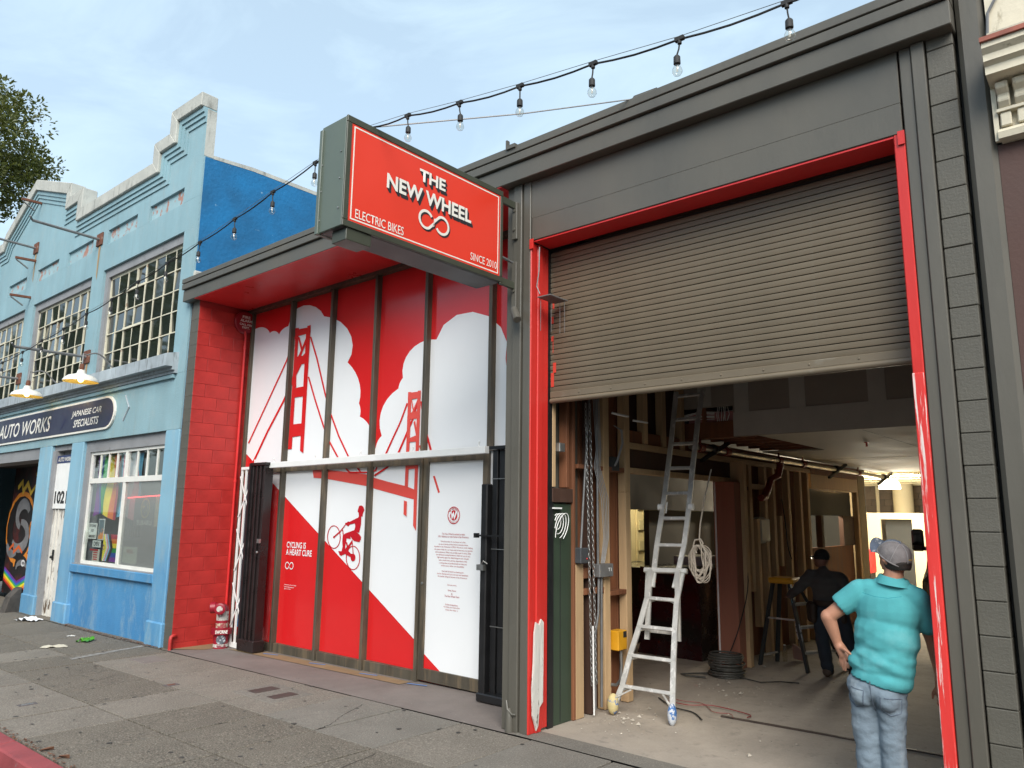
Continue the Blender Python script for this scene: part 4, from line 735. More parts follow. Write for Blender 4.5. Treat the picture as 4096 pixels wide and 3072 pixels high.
def barn_lamp(x, label):
    t = thing('barn_lamp', (x, 0, 4.51), label, 'lamp', 'white gooseneck barn lamps')
    y = -.54
    pts = [(x, .0, 4.46), (x, -.14, 4.58)] + [(x, -.14 - .40 * (i / 6), 4.58 + .12 * math.sin(PI * i / 6 * .9 + .2)) for i in range(1, 6)] + [(x, y, 4.66), (x, y, 4.46)]
    part('gooseneck', MB().tube(pts, .014, 8), DSTEEL, t, smooth=50)
    part('neck', MB().lathe([(.035, 4.36), (.045, 4.40), (.035, 4.47), (.0, 4.48)], (x, y, 0), n=16), RUST, t, smooth=40)
    sh = part('lamp_shade', MB().lathe([(.287, 4.150), (.285, 4.165), (.26, 4.21), (.20, 4.255), (.10, 4.285), (.075, 4.30), (.06, 4.36), (.0, 4.362)], (x, y, 0), n=32, cap=False), mat('enamel_white', (.74, .72, .66), .3, .06, 4, col2=(.35, .2, .1), amt=.5, thr=.72, s2=12), t, smooth=35)
    part('shade_lining', MB().lathe([(.286, 4.151), (.24, 4.200), (.12, 4.262), (.0, 4.275)], (x, y, 0), n=32, cap=False), mat('lining_yellow', (.85, .66, .20), .4, .05, 4), t, smooth=35, fix=False)
    part('bulb', MB().ball((x, y, 4.20), (.05, .05, .06)), emit('warm_bulb', (1, .72, .22), 4), t, smooth=60)
    l = bpy.data.lights.new('barn_lamp_light', 'POINT'); l.energy = 1.3; l.color = (1, .70, .25); l.shadow_soft_size = .05
    lo_ = bpy.data.objects.new('barn_lamp_light', l); COL.objects.link(lo_); lo_.parent = t; lo_.location = (0, y, -.34)
barn_lamp(-14.32, 'right of the two white gooseneck barn lamps over the sign')
barn_lamp(-17.10, 'left of the two white gooseneck barn lamps over the sign')

# ------------------------------------------------------------------ the shop: charcoal and red front
sb = thing('shop_building', (-6, .4, 0), 'charcoal and red single storey bike shop front under conversion', 'building')
def spart(n, mb, m, **k): return part(n, mb, m, sb, **k)
# fascia and roof edge
mb = MB(); mb.box(-11.60, -.745, -.112, .3, 5.22, 5.402); spart('fascia_board', mb, CHAR, bev=.006)
mb = MB(); mb.box(-11.60, -.745, -.145, .3, 5.410, 5.500); spart('fascia_board', mb, CHAR, bev=.005)
mb = MB(); mb.box(-11.60, -.745, -.150, .32, 5.509, 5.585); mb.box(-11.59, -.75, -.12, .3, 5.4995, 5.51); spart('roof_edge', mb, CHAR, bev=.005)
mb = MB(); mb.box(-11.5, -.745, .32, 24, 5.3, 5.42); spart('roof', mb, CHAR)
mb = MB(); mb.box(-11.23, -4.79, -.105, .92, 5.2140, 5.2185); spart('soffit', mb, REDS)
# recess walls: painted block wall at left, post at right
BW = {}
def block_mesh(y0, y1, front):
    mb = MB(); mb.box(-.11, .11, y0 + (0 if front else .001), y1 - .001, -.1012, .1012)
    me = mb.mesh('block', [REDW, CHARB], (0, 0, 0), .003)
    for p in me.polygons:
        p.material_index = 1 if (front and p.normal.y < -.4) else 0
    return me
bw = spart('block_wall', MB().box(-11.45, -11.26, .008, 1.0, -.2, 5.234), mat('mortar_red', (.40, .022, .022), .6, .1, 4))
part('mortar_face', MB().box(-11.455, -11.255, .004, .006, -.2, 5.234), CHARB, bw)
ends = [block_mesh(0, .405, True), block_mesh(0, .20, True)]; mids = block_mesh(0, .405, False); q = block_mesh(0, .2, False)
rb = random.Random(2)
for i in range(27):
    z = -.10 + .2045 * i
    if z > 5.14: break
    y = .0
    seq = [ends[i % 2]] + [mids, mids]
    for j, me in enumerate(seq):
        L = .405 if j or i % 2 == 0 else .20
        if y + L > 1.02: me, L = q, .2
        if y + L > 1.03: break
        inst('block', me, bw, Vector((-11.348 + rb.uniform(-.001, .001), y, z)) - BASE['shop_building'])
        y += L + .003
mb = MB(); mb.box(-11.62, -11.465, .03, .9, -.3, 5.3); spart('joint_filler', mb, mat('rough_joint', (.11, .09, .07), .9, .4, 9, bump=1, bscale=30))

# mullioned glazing
GY_ = .92
gl = thing('storefront_glazing', (-8, GY_, 0), 'tall bronze mullioned storefront filling the red recess', 'storefront')
MX = [-11.16, -9.98, -8.93, -7.92, -6.90, -5.78, -5.05]
mb = MB(); mb.box(-11.235, -4.70, GY_ + .01, GY_ + .03, -.12, 5.232); part('backing_glass', mb, MURR, gl)
mxm = []
for i, x in enumerate(MX):
    w = .026
    if i == 0: part('mullion', MB().box(-11.2, -11.14, GY_ - .04, GY_ + .02, gz(x) - .02, 5.16), BRONZE, gl, .004)
    elif i == 5:
        part('mullion', MB().box(x - w, x + w, GY_ - .075, GY_ + .02, 2.64, 5.16), BRONZE, gl, .004)
    elif i == 6: part('mullion', MB().box(x - w, x + w, GY_ - .075, GY_ + .02, gz(x) - .02, 5.16), BRONZE, gl, .004)
    else: part('mullion', MB().box(x - w, x + w, GY_ - .075, GY_ + .02, gz(x) - .02, 5.16), BRONZE, gl, .004)
mb = MB(); mb.box(-11.235, -4.74, GY_ - .10, GY_ + .02, 5.162, 5.2135); part('head_frame', mb, BRONZE, gl)
for a, b in list(zip(MX, MX[1:]))[:4]:
    mb = MB(); mb.box(a + .038, b - .038, GY_ - .05, GY_ + .02, gz(a) - .02, gz(a) + .105 + .02); part('kick_plate', mb, BRONZE, gl, .004)
    mb = MB(); mb.box(a + .038, b - .038, GY_ - .03, GY_ + .02, 2.52, 2.60); part('transom', mb, BRONZE, gl)
# pivot door at the right
dx0, dx1 = -6.862, -5.80
dd = part('door', MB().box(dx0, dx0 + .085, GY_ - .06, GY_ + .0, .0, 2.64).box(dx1 - .07, dx1, GY_ - .06, GY_ + .0, .0, 2.64).box(dx0 + .085, dx1 - .07, GY_ - .06, GY_, 2.54, 2.64).box(dx0 + .085, dx1 - .07, GY_ - .06, GY_, .0, .135), BRONZE, gl, .003, label='bronze framed door with the printed letter')
part('lock_cylinder', MB().lathe([(.016, 0), (.016, .012), (.0, .013)], (dx0 + .04, GY_ - .06, 1.10), (0, -1, 0), 14), STEEL, dd)
part('glass_panel', MB().box(dx0 + .085, dx1 - .07, GY_ - .035, GY_ - .03, .135, 2.54), MURW, dd)

# mural print on the glass
mu = thing('mural', (-8, GY_ - .005, 0), 'red and white print of a suspension bridge, clouds and a climbing cyclist', 'mural')
X0, X1 = -11.2, -4.78
d0, d1 = D['diag']; sl = (d1[1] - d0[1]) / (d1[0] - d0[0]); dz = lambda x: d0[1] + (x - d0[0]) * sl
cl = [p for p in D['cloud']]
cl[0][0] = X0; cl[1][0] = min(cl[1][0], X0 + .02)
cl = [p for p in cl if p[0] <= X1]
wp = cl + [[X1, cl[-1][1]], [X1, .06], [d0[0] + (.06 - d0[1]) / sl, .06], [X0, dz(X0)]]
part('white_cloud', MB().flat(wp, GY_ + .006), MURW, mu, fix=False)
def clipx(p, a, b): return [[min(max(q[0], a), b), q[1]] for q in p]
def shapes(name, polys, y, m):
    mb = MB()
    for i_, q_ in enumerate(polys): mb.flat(q_, y - .0016 * i_ / max(1, len(polys)), 0)
    return part(name, mb, m, mu, fix=False)
shapes('bridge_deck', D['deck'], GY_ + .002, MURR2)
shapes('bridge_cable', D['cable'], GY_ - .001, MURR)
shapes('bridge_tower', D['tower'], GY_ - .003, MURR)
shapes('bridge_tower', D['tower2'], GY_ - .003, MURR2)
# pieces of the drawing that run on over the door glass
yd = GY_ - .038
shapes('bridge_cable', [q_ for q_ in D['cable'] if min(p[0] for p in q_) > -6.80 and max(p[1] for p in q_) < 2.6], yd, MURR2)
dm = MB().flat([(-6.777, dz(-6.777)), (-6.777, .136), (d0[0] + (.136 - d0[1]) / sl, .136)], yd)
part('red_hill', dm, MURR, mu, fix=False)
cy = shapes('cyclist', D['rider'], GY_ + .0015, MURC)
shapes('cyclist_gap', D['knick'], GY_ + .000, MURW)
text('lettering', 'CYCLING IS', MURW, mu, (-9.826, GY_ + .004, 1.405), (1, 0, 0), (0, 0, 1), .48, .088, 'l', bold=.018)
text('lettering', 'A HEART CURE', MURW, mu, (-9.833, GY_ + .004, 1.302), (1, 0, 0), (0, 0, 1), .64, .088, 'l', bold=.018)
def infinity(cx, cz, w, r, th, y, mi=None, plane='xz'):
    """two rings joined by a broken diagonal: the shop's loop emblem"""
    polys = []
    for sgn in (-1, 1):
        c = (cx + sgn * w, cz); a0, a1 = ((35, 300) if sgn < 0 else (215, 480))
        n = 22; pts = [(c[0] + r * math.cos(math.radians(a0 + (a1 - a0) * i / n)), c[1] + r * math.sin(math.radians(a0 + (a1 - a0) * i / n))) for i in range(n + 1)]
        if sgn < 0: pts = pts + [(cx - r * .05, cz - r * .15)]
        else: pts = pts + [(cx + r * .05, cz + r * .18)]
        for p, q_ in zip(pts, pts[1:]):
            d = Vector((q_[0] - p[0], q_[1] - p[1])).normalized(); nn = Vector((-d.y, d.x)) * th / 2; e = d * th * .15
            polys.append([(p[0] - e.x + nn.x, p[1] - e.y + nn.y), (q_[0] + e.x + nn.x, q_[1] + e.y + nn.y), (q_[0] + e.x - nn.x, q_[1] + e.y - nn.y), (p[0] - e.x - nn.x, p[1] - e.y - nn.y)])
    polys.append([(cx - r * .14, cz - r * .55), (cx + r * .02, cz - r * .45), (cx + r * .14, cz + r * .55), (cx - r * .02, cz + r * .45)])
    return polys
mb = MB()
for k_, q_ in enumerate(infinity(-9.73, 1.153, .054, .046, .013, 0)): mb.flat(q_, GY_ + .004 - k_ % 2 * .0006)
part('loop_emblem', mb, MURW, mu, fix=False)
for i, tx in enumerate(('Illustration by Chris Corrado', 'www.corradocreative.com', '@corrado')):
    text('lettering', tx, MURW, mu, (-9.828, GY_ + .004, .872 - i * .028), (1, 0, 0), (0, 0, 1), (.30, .25, .17)[i], .017, 'l', bold=.01)
# letter printed on the door
letter = ['The New Wheel is excited to make', '1051 Valencia our new home in San Francisco.', 'For those who do not know our shop,', 'we are a family-owned electric bicycle store,', 'founded in San Francisco in 2010. We are at work making', 'this space ready for our team and to host you, our guests', 'and customers. When we are fully open in early 2026,', 'we will have wonderful electric bikes for you to try,', 'high quality gear for daily living on two wheels,', 'and a world-class service department with', 'a caring team of professionals to help you', 'ensure your ebike runs beautifully.', 'We look forward to meeting you', 'and to sharing with you our joy and optimism', 'for better living by bicycle in San Francisco.', 'See you soon,', 'Brett, Karen', '&', 'The New Wheel Team', 'In the meantime,', 'we hope you Giants fans', 'enjoy this video :)']
PINK = mat('letter_ink', (.42, .07, .08), .3, .05, 3)
for tx, (x, z, w) in zip(letter, D['rows']):
    text('lettering', tx, PINK, mu, (-6.342, yd, z - .010), (1, 0, 0), (0, 0, 1), w, .022 if tx != '&' else .016, 'c', bold=.004)
ex, ez = -6.342, 1.905
mb = MB(); mb.lathe([(.102, 0), (.102, .0015), (.093, .0015), (.093, 0)], (ex, yd, ez), (0, -1, 0), 32, cap=False); part('emblem_ring', mb, MURC, mu)
def circ(cx, cz, r, n=28): return [(cx + r * math.cos(2 * PI * i / n), cz + r * math.sin(2 * PI * i / n)) for i in range(n)]
part('emblem_disc', MB().flat(circ(ex, ez, .060), yd - .001), MURC, mu, fix=False)
wz = [(-.064, .035), (-.034, .05), (-.030, .012), (.004, .045), (.012, -.012), (.034, .052), (.062, .048), (.012, -.055), (-.004, -.006), (-.030, -.055), (-.040, .010)]
part('emblem_letter', MB().flat([(ex + a, ez + b) for a, b in wz], yd - .003), MURW, mu, fix=False)
def ring_text(body, cx, cz, r, a0, a1, h, y, m, parent, flip=False):
    n = len(body)
    for i, ch in enumerate(body):
        if ch == ' ': continue
        a = math.radians(a0 + (a1 - a0) * i / max(1, n - 1)); ca, sa = math.cos(a), math.sin(a)
        u = (sa, 0, -ca); v = (ca, 0, sa)
        if flip: u = (-sa, 0, ca); v = (-ca, 0, -sa)
        text('ring_letter', ch, m, parent, (cx + r * ca, y, cz + r * sa), u, v, None, h, 'c', bold=.01)
ring_text('THE NEW WHEEL', ex, ez, .068, 150, 30, .020, yd - .001, MURC, mu)
ring_text('SAN FRANCISCO', ex, ez, .088, 195, 255, .010, yd - .001, MURC, mu, True)
ring_text('SINCE 2010', ex, ez, .088, 290, 345, .010, yd - .001, MURC, mu, True)
mb = MB()
for q_ in infinity(ex, ez - .083, .0095, .0085, .0025, 0): mb.flat(q_, yd - .001)
part('emblem_loop', mb, MURC, mu, fix=False)

# transom rail, fold gates
rl_ = thing('gate_rail', (-8, .72, 2.6), 'long white box rail running across the glazing', 'rail')
v0, v1 = (-10.53, .70, 2.598), (-5.66, .70, 2.632)
part('beam', MB().bar(v0, v1, .07, .082), WHITE, rl_, .004)
for x in (-10.5, -9.97, -8.93, -7.92, -6.90, -5.80):
    z = 2.64 + (x + 10.53) * .0070
    part('hook', MB().tube([(x, .71, z), (x, .71, z + .05), (x + .02, .70, z + .06), (x + .03, .69, z + .045)], .008, 6), WHITE, rl_)
g1 = thing('white_scissor_gate', (-10.64, .70, gz(-10.6)), 'white folded lattice gate at the left end of the glazing', 'gate')
zb_ = gz(-10.6) + .01
for x in (-10.82, -10.70, -10.58, -10.47): part('bar', MB().box(x - .013, x + .013, .69, .715, zb_, 2.58), WHITE, g1)
part('rail', MB().box(-10.835, -10.455, .685, .72, 2.56, 2.60), WHITE, g1); part('rail', MB().box(-10.835, -10.455, .68, .725, zb_ - .005, zb_ + .06), WHITE, g1)
for i in range(3):
    z = zb_ + .30 + i * .80
    part('lattice', MB().bar((-10.82, .68, z), (-10.47, .68, z + .62), .022, .006, (0, 1, 0)), WHITE, g1); part('lattice', MB().bar((-10.47, .672, z), (-10.82, .672, z + .62), .022, .006, (0, 1, 0)), WHITE, g1)
mb = MB(); mb.box(-10.90, -10.45, .80, .82, .2, 2.5); solid('blue_masking_sheet', mb, mat('mask_sheet', (.10, .14, .17), .7, .3, 2, col2=(.03, .20, .45), amt=1, thr=.5, s2=2.2, v2=(2, 1, .7)), 'blue and brown masking sheet behind the white lattice gate', 'masking sheet')
g2 = thing('black_folding_gate', (-10.1, .68, gz(-10.1)), 'glossy black folded gate stack left of the red panels', 'gate')
zb_ = gz(-10.1) + .012
for i in range(7):
    x = -10.37 + i * .053
    part('leaf', MB().box(x, x + .042, .60 + (i % 2) * .02 , .74, zb_ + .04, 2.60), BLACKR, g2, .006)
part('rail', MB().box(-10.40, -9.985, .57, .76, zb_, zb_ + .16), BLACKR, g2, .01); part('rail', MB().box(-10.41, -9.985, .585, .75, 2.60, 2.645), BLACKR, g2, .006)
part('latch', MB().box(-10.05, -9.995, .565, .60, 1.47, 1.53).ball((-10.03, .57, 1.34), .018), STEEL, g2)
part('side_plate', MB().box(-10.425, -10.375, .58, .75, zb_, 2.64), BLACK, g2)
g3 = thing('black_roll_gate', (-5.45, .68, 0), 'black folded gate leaves beside the charcoal post', 'gate')
for i in range(7):
    x = -5.54 + i * .085
    part('leaf', MB().box(x, x + .075, .66 + (i % 2) * .02, .78, .06, 2.62), BLACK, g3, .006)
for z in (.75, 1.55, 2.30): part('rivet_row', MB().box(-5.54, -4.96, .655, .66, z, z + .008), STEEL, g3)
part('frame', MB().box(-5.65, -5.56, .60, .70, .04, 2.25).box(-5.66, -4.93, .58, .70, .0, .085), BLACK, g3, .012)
part('head', MB().box(-5.56, -4.9, .62, .80, 2.625, 2.66), BLACK, g3)
part('bolt', MB().bar((-5.70, .57, 1.695), (-4.95, .57, 1.70), .018, .018).box(-5.70, -5.66, .55, .60, 1.67, 1.72), BLACK, g3)
part('padlock', MB().tube([(-5.60, .58, 1.40), (-5.56, .56, 1.43), (-5.52, .58, 1.40)], .008, 6).box(-5.66, -5.56, .56, .60, 1.33, 1.39), STEEL, g3)
mb = MB(); mb.add([(-10.6, .56, gz(-10.6) + .006), (-6.9, .62, gz(-6.9) + .006), (-6.9, .80, gz(-6.9) + .006), (-9.3, .80, gz(-9.3) + .006), (-10.4, .8, gz(-10.4) + .006)], [(0, 1, 2, 3, 4)])
solid('floor_paper', mb, mat('kraft_paper', (.23, .16, .085), .8, .12, 3), 'strip of brown masking paper along the foot of the glazing', 'masking paper')
TAPE = mat('blue_tape', (.10, .22, .50), .6, .1, 6)
for i, (x, y, a) in enumerate(((-9.75, .74, .5), (-8.65, .745, .45), (-7.6, .75, .4), (-6.72, .75, .3))):
    mb = MB(); zz = gz(x) + .011; mb.bar((x - .13, y - .05, zz), (x + .13, y + .015, zz), .022, .002)
    solid('tape_strip', mb, TAPE, 'piece of blue tape at the foot of the ' + ('first', 'second', 'third', 'fourth')[i] + ' mullion from the black gate', 'tape', 'blue tape along the glazing')
mb = MB(); mb.add([(-11.24, -.0, gz(-11) + .006), (-10.85, .0 + .3, gz(-11) + .006), (-10.85, .55, gz(-11) + .006), (-11.24, .9, gz(-11) + .006)], [(0, 1, 2, 3)])
solid('floor_paper', mb, bpy.data.materials['kraft_paper'], 'brown paper scrap at the foot of the red block wall', 'masking paper')

# charcoal post, lintel, right hand trims
mb = MB(); mb.box(-4.785, -4.69, .0, 1.0, gz(-4.75), 5.219); mb.box(-4.69, -4.585, -.022, .9, gz(-4.75), 5.219); mb.box(-4.565, -4.475, -.012, .30, -.0, 5.219); mb.box(-4.585, -4.565, .01, .9, 0, 5.219)
spart('post_board', mb, CHAR, bev=.006)
mb = MB(); mb.box(-4.46, -1.112, -.008, .24, 4.592, 4.82); mb.box(-4.472, -1.112, .0, .24, 4.822, 5.219); spart('lintel_board', mb, CHAR, bev=.004)
mb = MB(); mb.box(-4.44, -1.13, .004, .262, 4.575, 4.590); spart('lintel_soffit', mb, REDS)
mb = MB(); mb.box(-1.098, -1.02, -.008, .3, 0, 5.219); mb.box(-1.018, -.935, -.028, .3, 0, 5.219); spart('right_trim', mb, CHAR, bev=.006)
rc = spart('block_column', MB().box(-.925, -.765, .012, .4, 0, 5.219), CHARB)
bm_ = MB().box(-.082, .082, 0, .3, -.1005, .1005).mesh('block', CHARB, (0, 0, 0), .005)
for i in range(26):
    inst('block', bm_, rc, Vector((-.845 + rb.uniform(-.0015, .0015), rb.uniform(-.003, .003), .10 + .2055 * i)) - BASE['shop_building'])
mb = MB(); mb.box(-.76, -.735, .12, .4, 0, 6); spart('shadow_gap', mb, RUBBER)
mb = MB(); mb.box(-.735, -.575, .0, .4, 0, 7.5); spart('end_wall', mb, CHAR, bev=.03)
mb = MB(); mb.box(-.93, -.9, .4, 25, 0, 5.3); mb.box(-11.3, -.9, 24.6, 24.8, 0, 5.3); mb.box(-11.46, -11.26, 1.01, 24.6, -.2, 5.3); spart('outer_wall', mb, mat('dim_block', (.12, .11, .10), .8, .2, 3))
# red door jambs
mb = MB(); mb.box(-4.474, -4.456, -.018, .075, .0, 4.574); mb.box(-4.474, -4.444, .076, .16, .0, 4.574); mb.box(-4.474, -4.458, .161, .262, .02, 4.574)
spart('door_jamb', mb, REDJ, bev=.008, label='left red jamb with a rotten white foot')
mb = MB()
rr = random.Random(4)
prof = [(.02, .16), (.05, .10), (.07, .03), (.10, .07), (.118, .22), (.163, .26), (.163, .95), (.13, .98), (.10, .93), (.06, .96), (.035, .86), (.03, .6), (.012, .4)]
mb.prism([(y + rr.uniform(-.006, .006), z) for y, z in prof], 'x', -4.4435, -4.428)
spart('rotten_foot', mb, WHITEROT)
mb = MB(); mb.box(-1.172, -1.102, -.014, .262, .0, 4.588); spart('door_jamb', mb, REDJ, bev=.006, label='right red jamb, upper part freshly painted')
mb = MB(); mb.box(-1.176, -1.106, -.018, .10, .0, 2.88); spart('jamb_facing', mb, REDWORN, bev=.004)
for x in (-4.45, -1.12): 
    mb = MB(); mb.box(x - .022, x + .022, -.03, -.018, 4.50, 4.60); spart('corner_angle', mb, REDJ)
# roll shutter
sh = thing('roll_shutter', (-2.8, .30, 3.05), 'taupe roll-up steel shutter pulled halfway up', 'shutter')
N = 27; z0, z1 = 3.115, 4.545; dzs = (z1 - z0) / N
mb = MB(); prof = [(.006, -dzs / 2 + .0005), (-.0075, -dzs / 2 + .0005), (-.0085, -dzs / 2 + .003), (-.0080, dzs / 2 - .0085), (-.0065, dzs / 2 - .0068), (.004, dzs / 2 - .0062), (.006, dzs / 2 - .0062)]
mb.prism(prof, 'x', -1.50, 1.50)
sm = mb.mesh('slat', SHUT, (0, 0, 0), 0, 30)
rs = random.Random(9)
for i in range(N):
    inst('slat', sm, sh, Vector((-2.83, .30 + rs.uniform(-.0022, .0022), z0 + dzs * (i + .5))) - BASE['roll_shutter'], None, (1.083, 1, 1))
part('backing', MB().box(-4.455, -1.21, .312, .318, z0, z1 + .02), RUBBER, sh)
part('bottom_bar', MB().box(-4.45, -1.2, .275, .315, 3.045, 3.112), SHUT, sh, .006); part('bottom_tube', MB().tube([(-4.44, .285, 3.02), (-1.2, .285, 3.025)], .026, 12), SHUT, sh, smooth=40)
for i in range(9): part('rivet', MB().ball((-4.1 + i * .36, .274, 3.08), (.009, .006, .009), 8, 5), SHUT, sh)
part('guide', MB().box(-4.474, -4.457, .265, .35, 0, 4.57), BLACK, sh); part('guide', MB().box(-1.20, -1.16, .264, .37, 0, 4.57), BLACK, sh)
PS = mat('paint_smear', (.55, .05, .03), .6, .1, 5)
for z, h in ((3.95, .06), (3.80, .07), (3.62, .05), (3.50, .16), (3.30, .10), (3.16, .14)): part('paint_smear', MB().box(-4.445 + rs.uniform(0, .03), -4.425 + rs.uniform(0, .05), .284, .2865, z, z + h), PS, sh)

# projecting sign
sx0, sx1, sy0, sy1, sz0, sz1 = -4.985, -4.64, -2.13, -.235, 4.14, 5.075
bs = thing('projecting_sign', ((sx0 + sx1) / 2, -.3, 4.6), 'large red lightbox sign reading THE NEW WHEEL', 'sign')
part('cabinet', MB().box(sx0, sx1 - .02, sy0 + .003, sy1, sz0 + .004, sz1), SIGNG, bs, .006)
part('underside', MB().box(sx0 + .01, sx1 - .03, sy0 + .02, sy1 - .01, sz0, sz0 + .003), SIGNB, bs)
part('frame', MB().box(sx1 - .02, sx1, sy0, sy1, sz1 - .055, sz1 + .002).box(sx1 - .02, sx1, sy0, sy1, sz0, sz0 + .055).box(sx1 - .02, sx1, sy0, sy0 + .05, sz0 + .055, sz1 - .055).box(sx1 - .02, sx1, sy1 - .04, sy1, sz0 + .055, sz1 - .055), SIGNF, bs, .004)
part('sign_face', MB().box(sx1 - .018, sx1 - .006, sy0 + .05, sy1 - .04, sz0 + .055, sz1 - .055), SIGNR, bs)
xb = sx1 - .0045
bxs = [(sy0 + .072, sy1 - .062, sz1 - .083, sz1 - .072), (sy0 + .072, sy1 - .062, sz0 + .072, sz0 + .083), (sy0 + .072, sy0 + .083, sz0 + .083, sz1 - .083), (sy1 - .073, sy1 - .062, sz0 + .083, sz1 - .083)]
mb = MB()
for a, b, c, d in bxs: mb.box(sx1 - .0058, xb, a, b, c, d)
part('white_border', mb, SIGNW, bs)
U, V_ = (0, 1, 0), (0, 0, 1)
def sgn_text(body, y, z, w, h, shadow=True, bold=.03):
    if shadow:
        for k in (1, 2, 3, 4): text('letter_shadow', body, INK, bs, (xb + .0004 * (5 - k) , y + .0065 * k, z - .0085 * k), U, V_, w, h, 'l', bold=bold)
    text('lettering', body, SIGNW, bs, (xb + .003, y, z), U, V_, w, h, 'l', bold=bold)
ys = lambda f: sy0 + (sy1 - sy0) * f
sgn_text('THE', -1.344, 4.797, .315, .112)
sgn_text('NEW WHEEL', -1.706, 4.60, 1.02, .132)
sgn_text('ELECTRIC BIKES', -2.012, 4.235, .508, .076, False, .004)
sgn_text('SINCE 2010', -.685, 4.250, .365, .074, False, .004)
mb = MB(); mb2 = MB()
for k_, q_ in enumerate(infinity(0, 0, .098, .078, .024, 0)):
    mb.add([(xb + .003 + k_ % 2 * .0006, p[0] - 1.155, p[1] + 4.462) for p in q_], [(0, 1, 2, 3)])
    mb2.add([(xb + .001 + k_ % 2 * .0006, p[0] - 1.141, p[1] + 4.449) for p in q_], [(0, 1, 2, 3)])
part('loop_emblem', mb, SIGNW, bs, fix=False); part('emblem_shadow', mb2, INK, bs, fix=False)
for y in (sy0 + .02, sy0 + .30): pass
for z in (4.30, 4.55, 4.78): part('screw', MB().lathe([(.008, 0), (.006, .005), (0, .006)], (sx1 - .07, sy0, z), (0, -1, 0), 8), STEEL, bs); part('screw', MB().lathe([(.008, 0), (.006, .005), (0, .006)], (sx0 + .03, sy0, z - .05), (0, -1, 0), 8), STEEL, bs)
part('end_flange', MB().box(sx0 - .012, sx0 + .03, sy0 - .014, sy0 + .2, sz0 - .004, sz1 - .03), SIGNG, bs, .004)
part('hanger_plate', MB().box(sx1 - .20, sx1 - .015, sy0 + .05, sy0 + .30, sz0 - .10, sz0), SIGNF, bs, .004)
for z, nm in ((5.00, 'arm'), (4.16, 'arm')):
    part('arm', MB().bar((-4.66, sy1 - .03, z), (-4.66, -.03, z - .005), .03, .075), SIGNF, bs, .004)
    part('bracket_plate', MB().box(-4.685, -4.625, -.05, -.022, z - .36 if z > 4.5 else z - .30, z + .03 if z > 4.5 else z + .24), CHAR, bs, .004)
    for k in (0, .2): part('bolt', MB().lathe([(.016, 0), (.016, .012), (0, .014)], (-4.655, -.05, z - .06 - k), (0, -1, 0), 8), CHAR, bs)
part('stay_rod', MB().tube([(-4.68, sy1, 4.42), (-4.68, -.02, 4.40)], .013, 8), DSTEEL, bs)

# string lights: two runs hung from the sign
def festoon(conn, ends, label, start):
    b0 = Vector(conn[0])
    t = thing('string_lights', b0, label, 'string lights', 'festoon lights across the shop front')
    pts = [Vector(start)] + [Vector(p) for p in conn] + [Vector(e) for e in ends]
    path = []
    for a, b in zip(pts, pts[1:]):
        for k in range(4):
            f = k / 4; p = a.lerp(b, f); p.z -= .018 * math.sin(PI * f); path.append(p)
    path.append(pts[-1])
    part('cable', MB().tube(path, .0068, 6), RUBBER, t, smooth=60)
    part('support_wire', MB().tube([p + Vector((0, .004, .030 * math.sin(PI * (i % 1)) + .022)) for i, p in enumerate(pts)], .0022, 5), DSTEEL, t)
    rr_ = random.Random(len(conn))
    for p in pts[1:1 + len(conn)]:
        sw_ = rr_.uniform(-.02, .02); q_ = p + Vector((sw_, 0, -.095))
        cu = MB().bar(p + Vector((-.028, 0, .002)), p + Vector((.028, 0, .002)), .024, .024).tube([p, p + Vector((0, 0, -.03))], .013, 8).tube([p + Vector((0, 0, -.02)), p + Vector((sw_ * .3, 0, -.06)), q_], .005, 6)
        cu.lathe([(.0, .0), (.012, -.002), (.02, -.012), (.021, -.055), (.017, -.058)], q_, n=12)
        so_ = part('socket', cu, RUBBER, t, smooth=40)
        part('bulb', MB().lathe([(.014, -.050), (.016, -.065), (.029, -.092), (.030, -.106), (.020, -.124), (.008, -.130), (.0, -.1305)], q_, n=14), BULBG, so_, smooth=60, fix=False)
        part('filament', MB().tube([q_ + Vector((-.004, 0, -.06)), q_ + Vector((-.003, 0, -.105)), q_ + Vector((.003, 0, -.105)), q_ + Vector((.004, 0, -.06))], .0022, 4), SIGNW, so_)
    return t
festoon(D['strR'], [D['rigE'], (2.5, -1.85, 4.9)], 'black cord of clear bulbs rising right from the sign', (-4.74, -1.83, 5.12))
festoon(D['strL'], [(-15.5, -1.85, 4.16), (-19, -1.85, 4.1)], 'black cord of clear bulbs descending left past the blue building', (-4.86, -1.83, 5.12))
mb = MB(); mb.tube([(-4.72, -1.82, 5.12), (-3.3, -.9, 5.34), (-1.93 - .05, -.07, 5.58)], .006, 5)
solid('stay_wire', MB().tube([(-4.72, -1.82, 5.12), (-3.85, -.9, 5.335), (-3.21, -.11, 5.595)], .006, 5), DSTEEL, 'thin steel wire from sign top to the roof edge', 'wire')
mb = MB(); mb.lathe([(.022, -.005), (.022, .005), (.013, .005), (.013, -.005)], (-4.74, -1.83, 5.105), (1, 0, 0), 14); mb.tube([(-4.74, -1.83, 5.07), (-4.74, -1.83, 5.09)], .01, 6); solid('eye_bolt', mb, DSTEEL, 'eye bolt on top of the red sign', 'bolt')
mb = MB(); mb.prism([(-3.22, 5.588), (-2.98, 5.592), (-2.97, 5.605), (-3.20, 5.612)], 'y', -.13, .05); solid('roof_flashing_flap', mb, CHAR, 'lifted grey flashing flap at the roof edge', 'flashing')
mb = MB(); mb.box(-4.66, -4.56, -.17, -.06, 5.56, 5.60); mb.box(-4.68, -4.66, -.17, -.13, 5.56, 5.66); solid('roof_clip', mb, CHAR, 'small bent metal clip on the roof edge above the sign', 'clip')

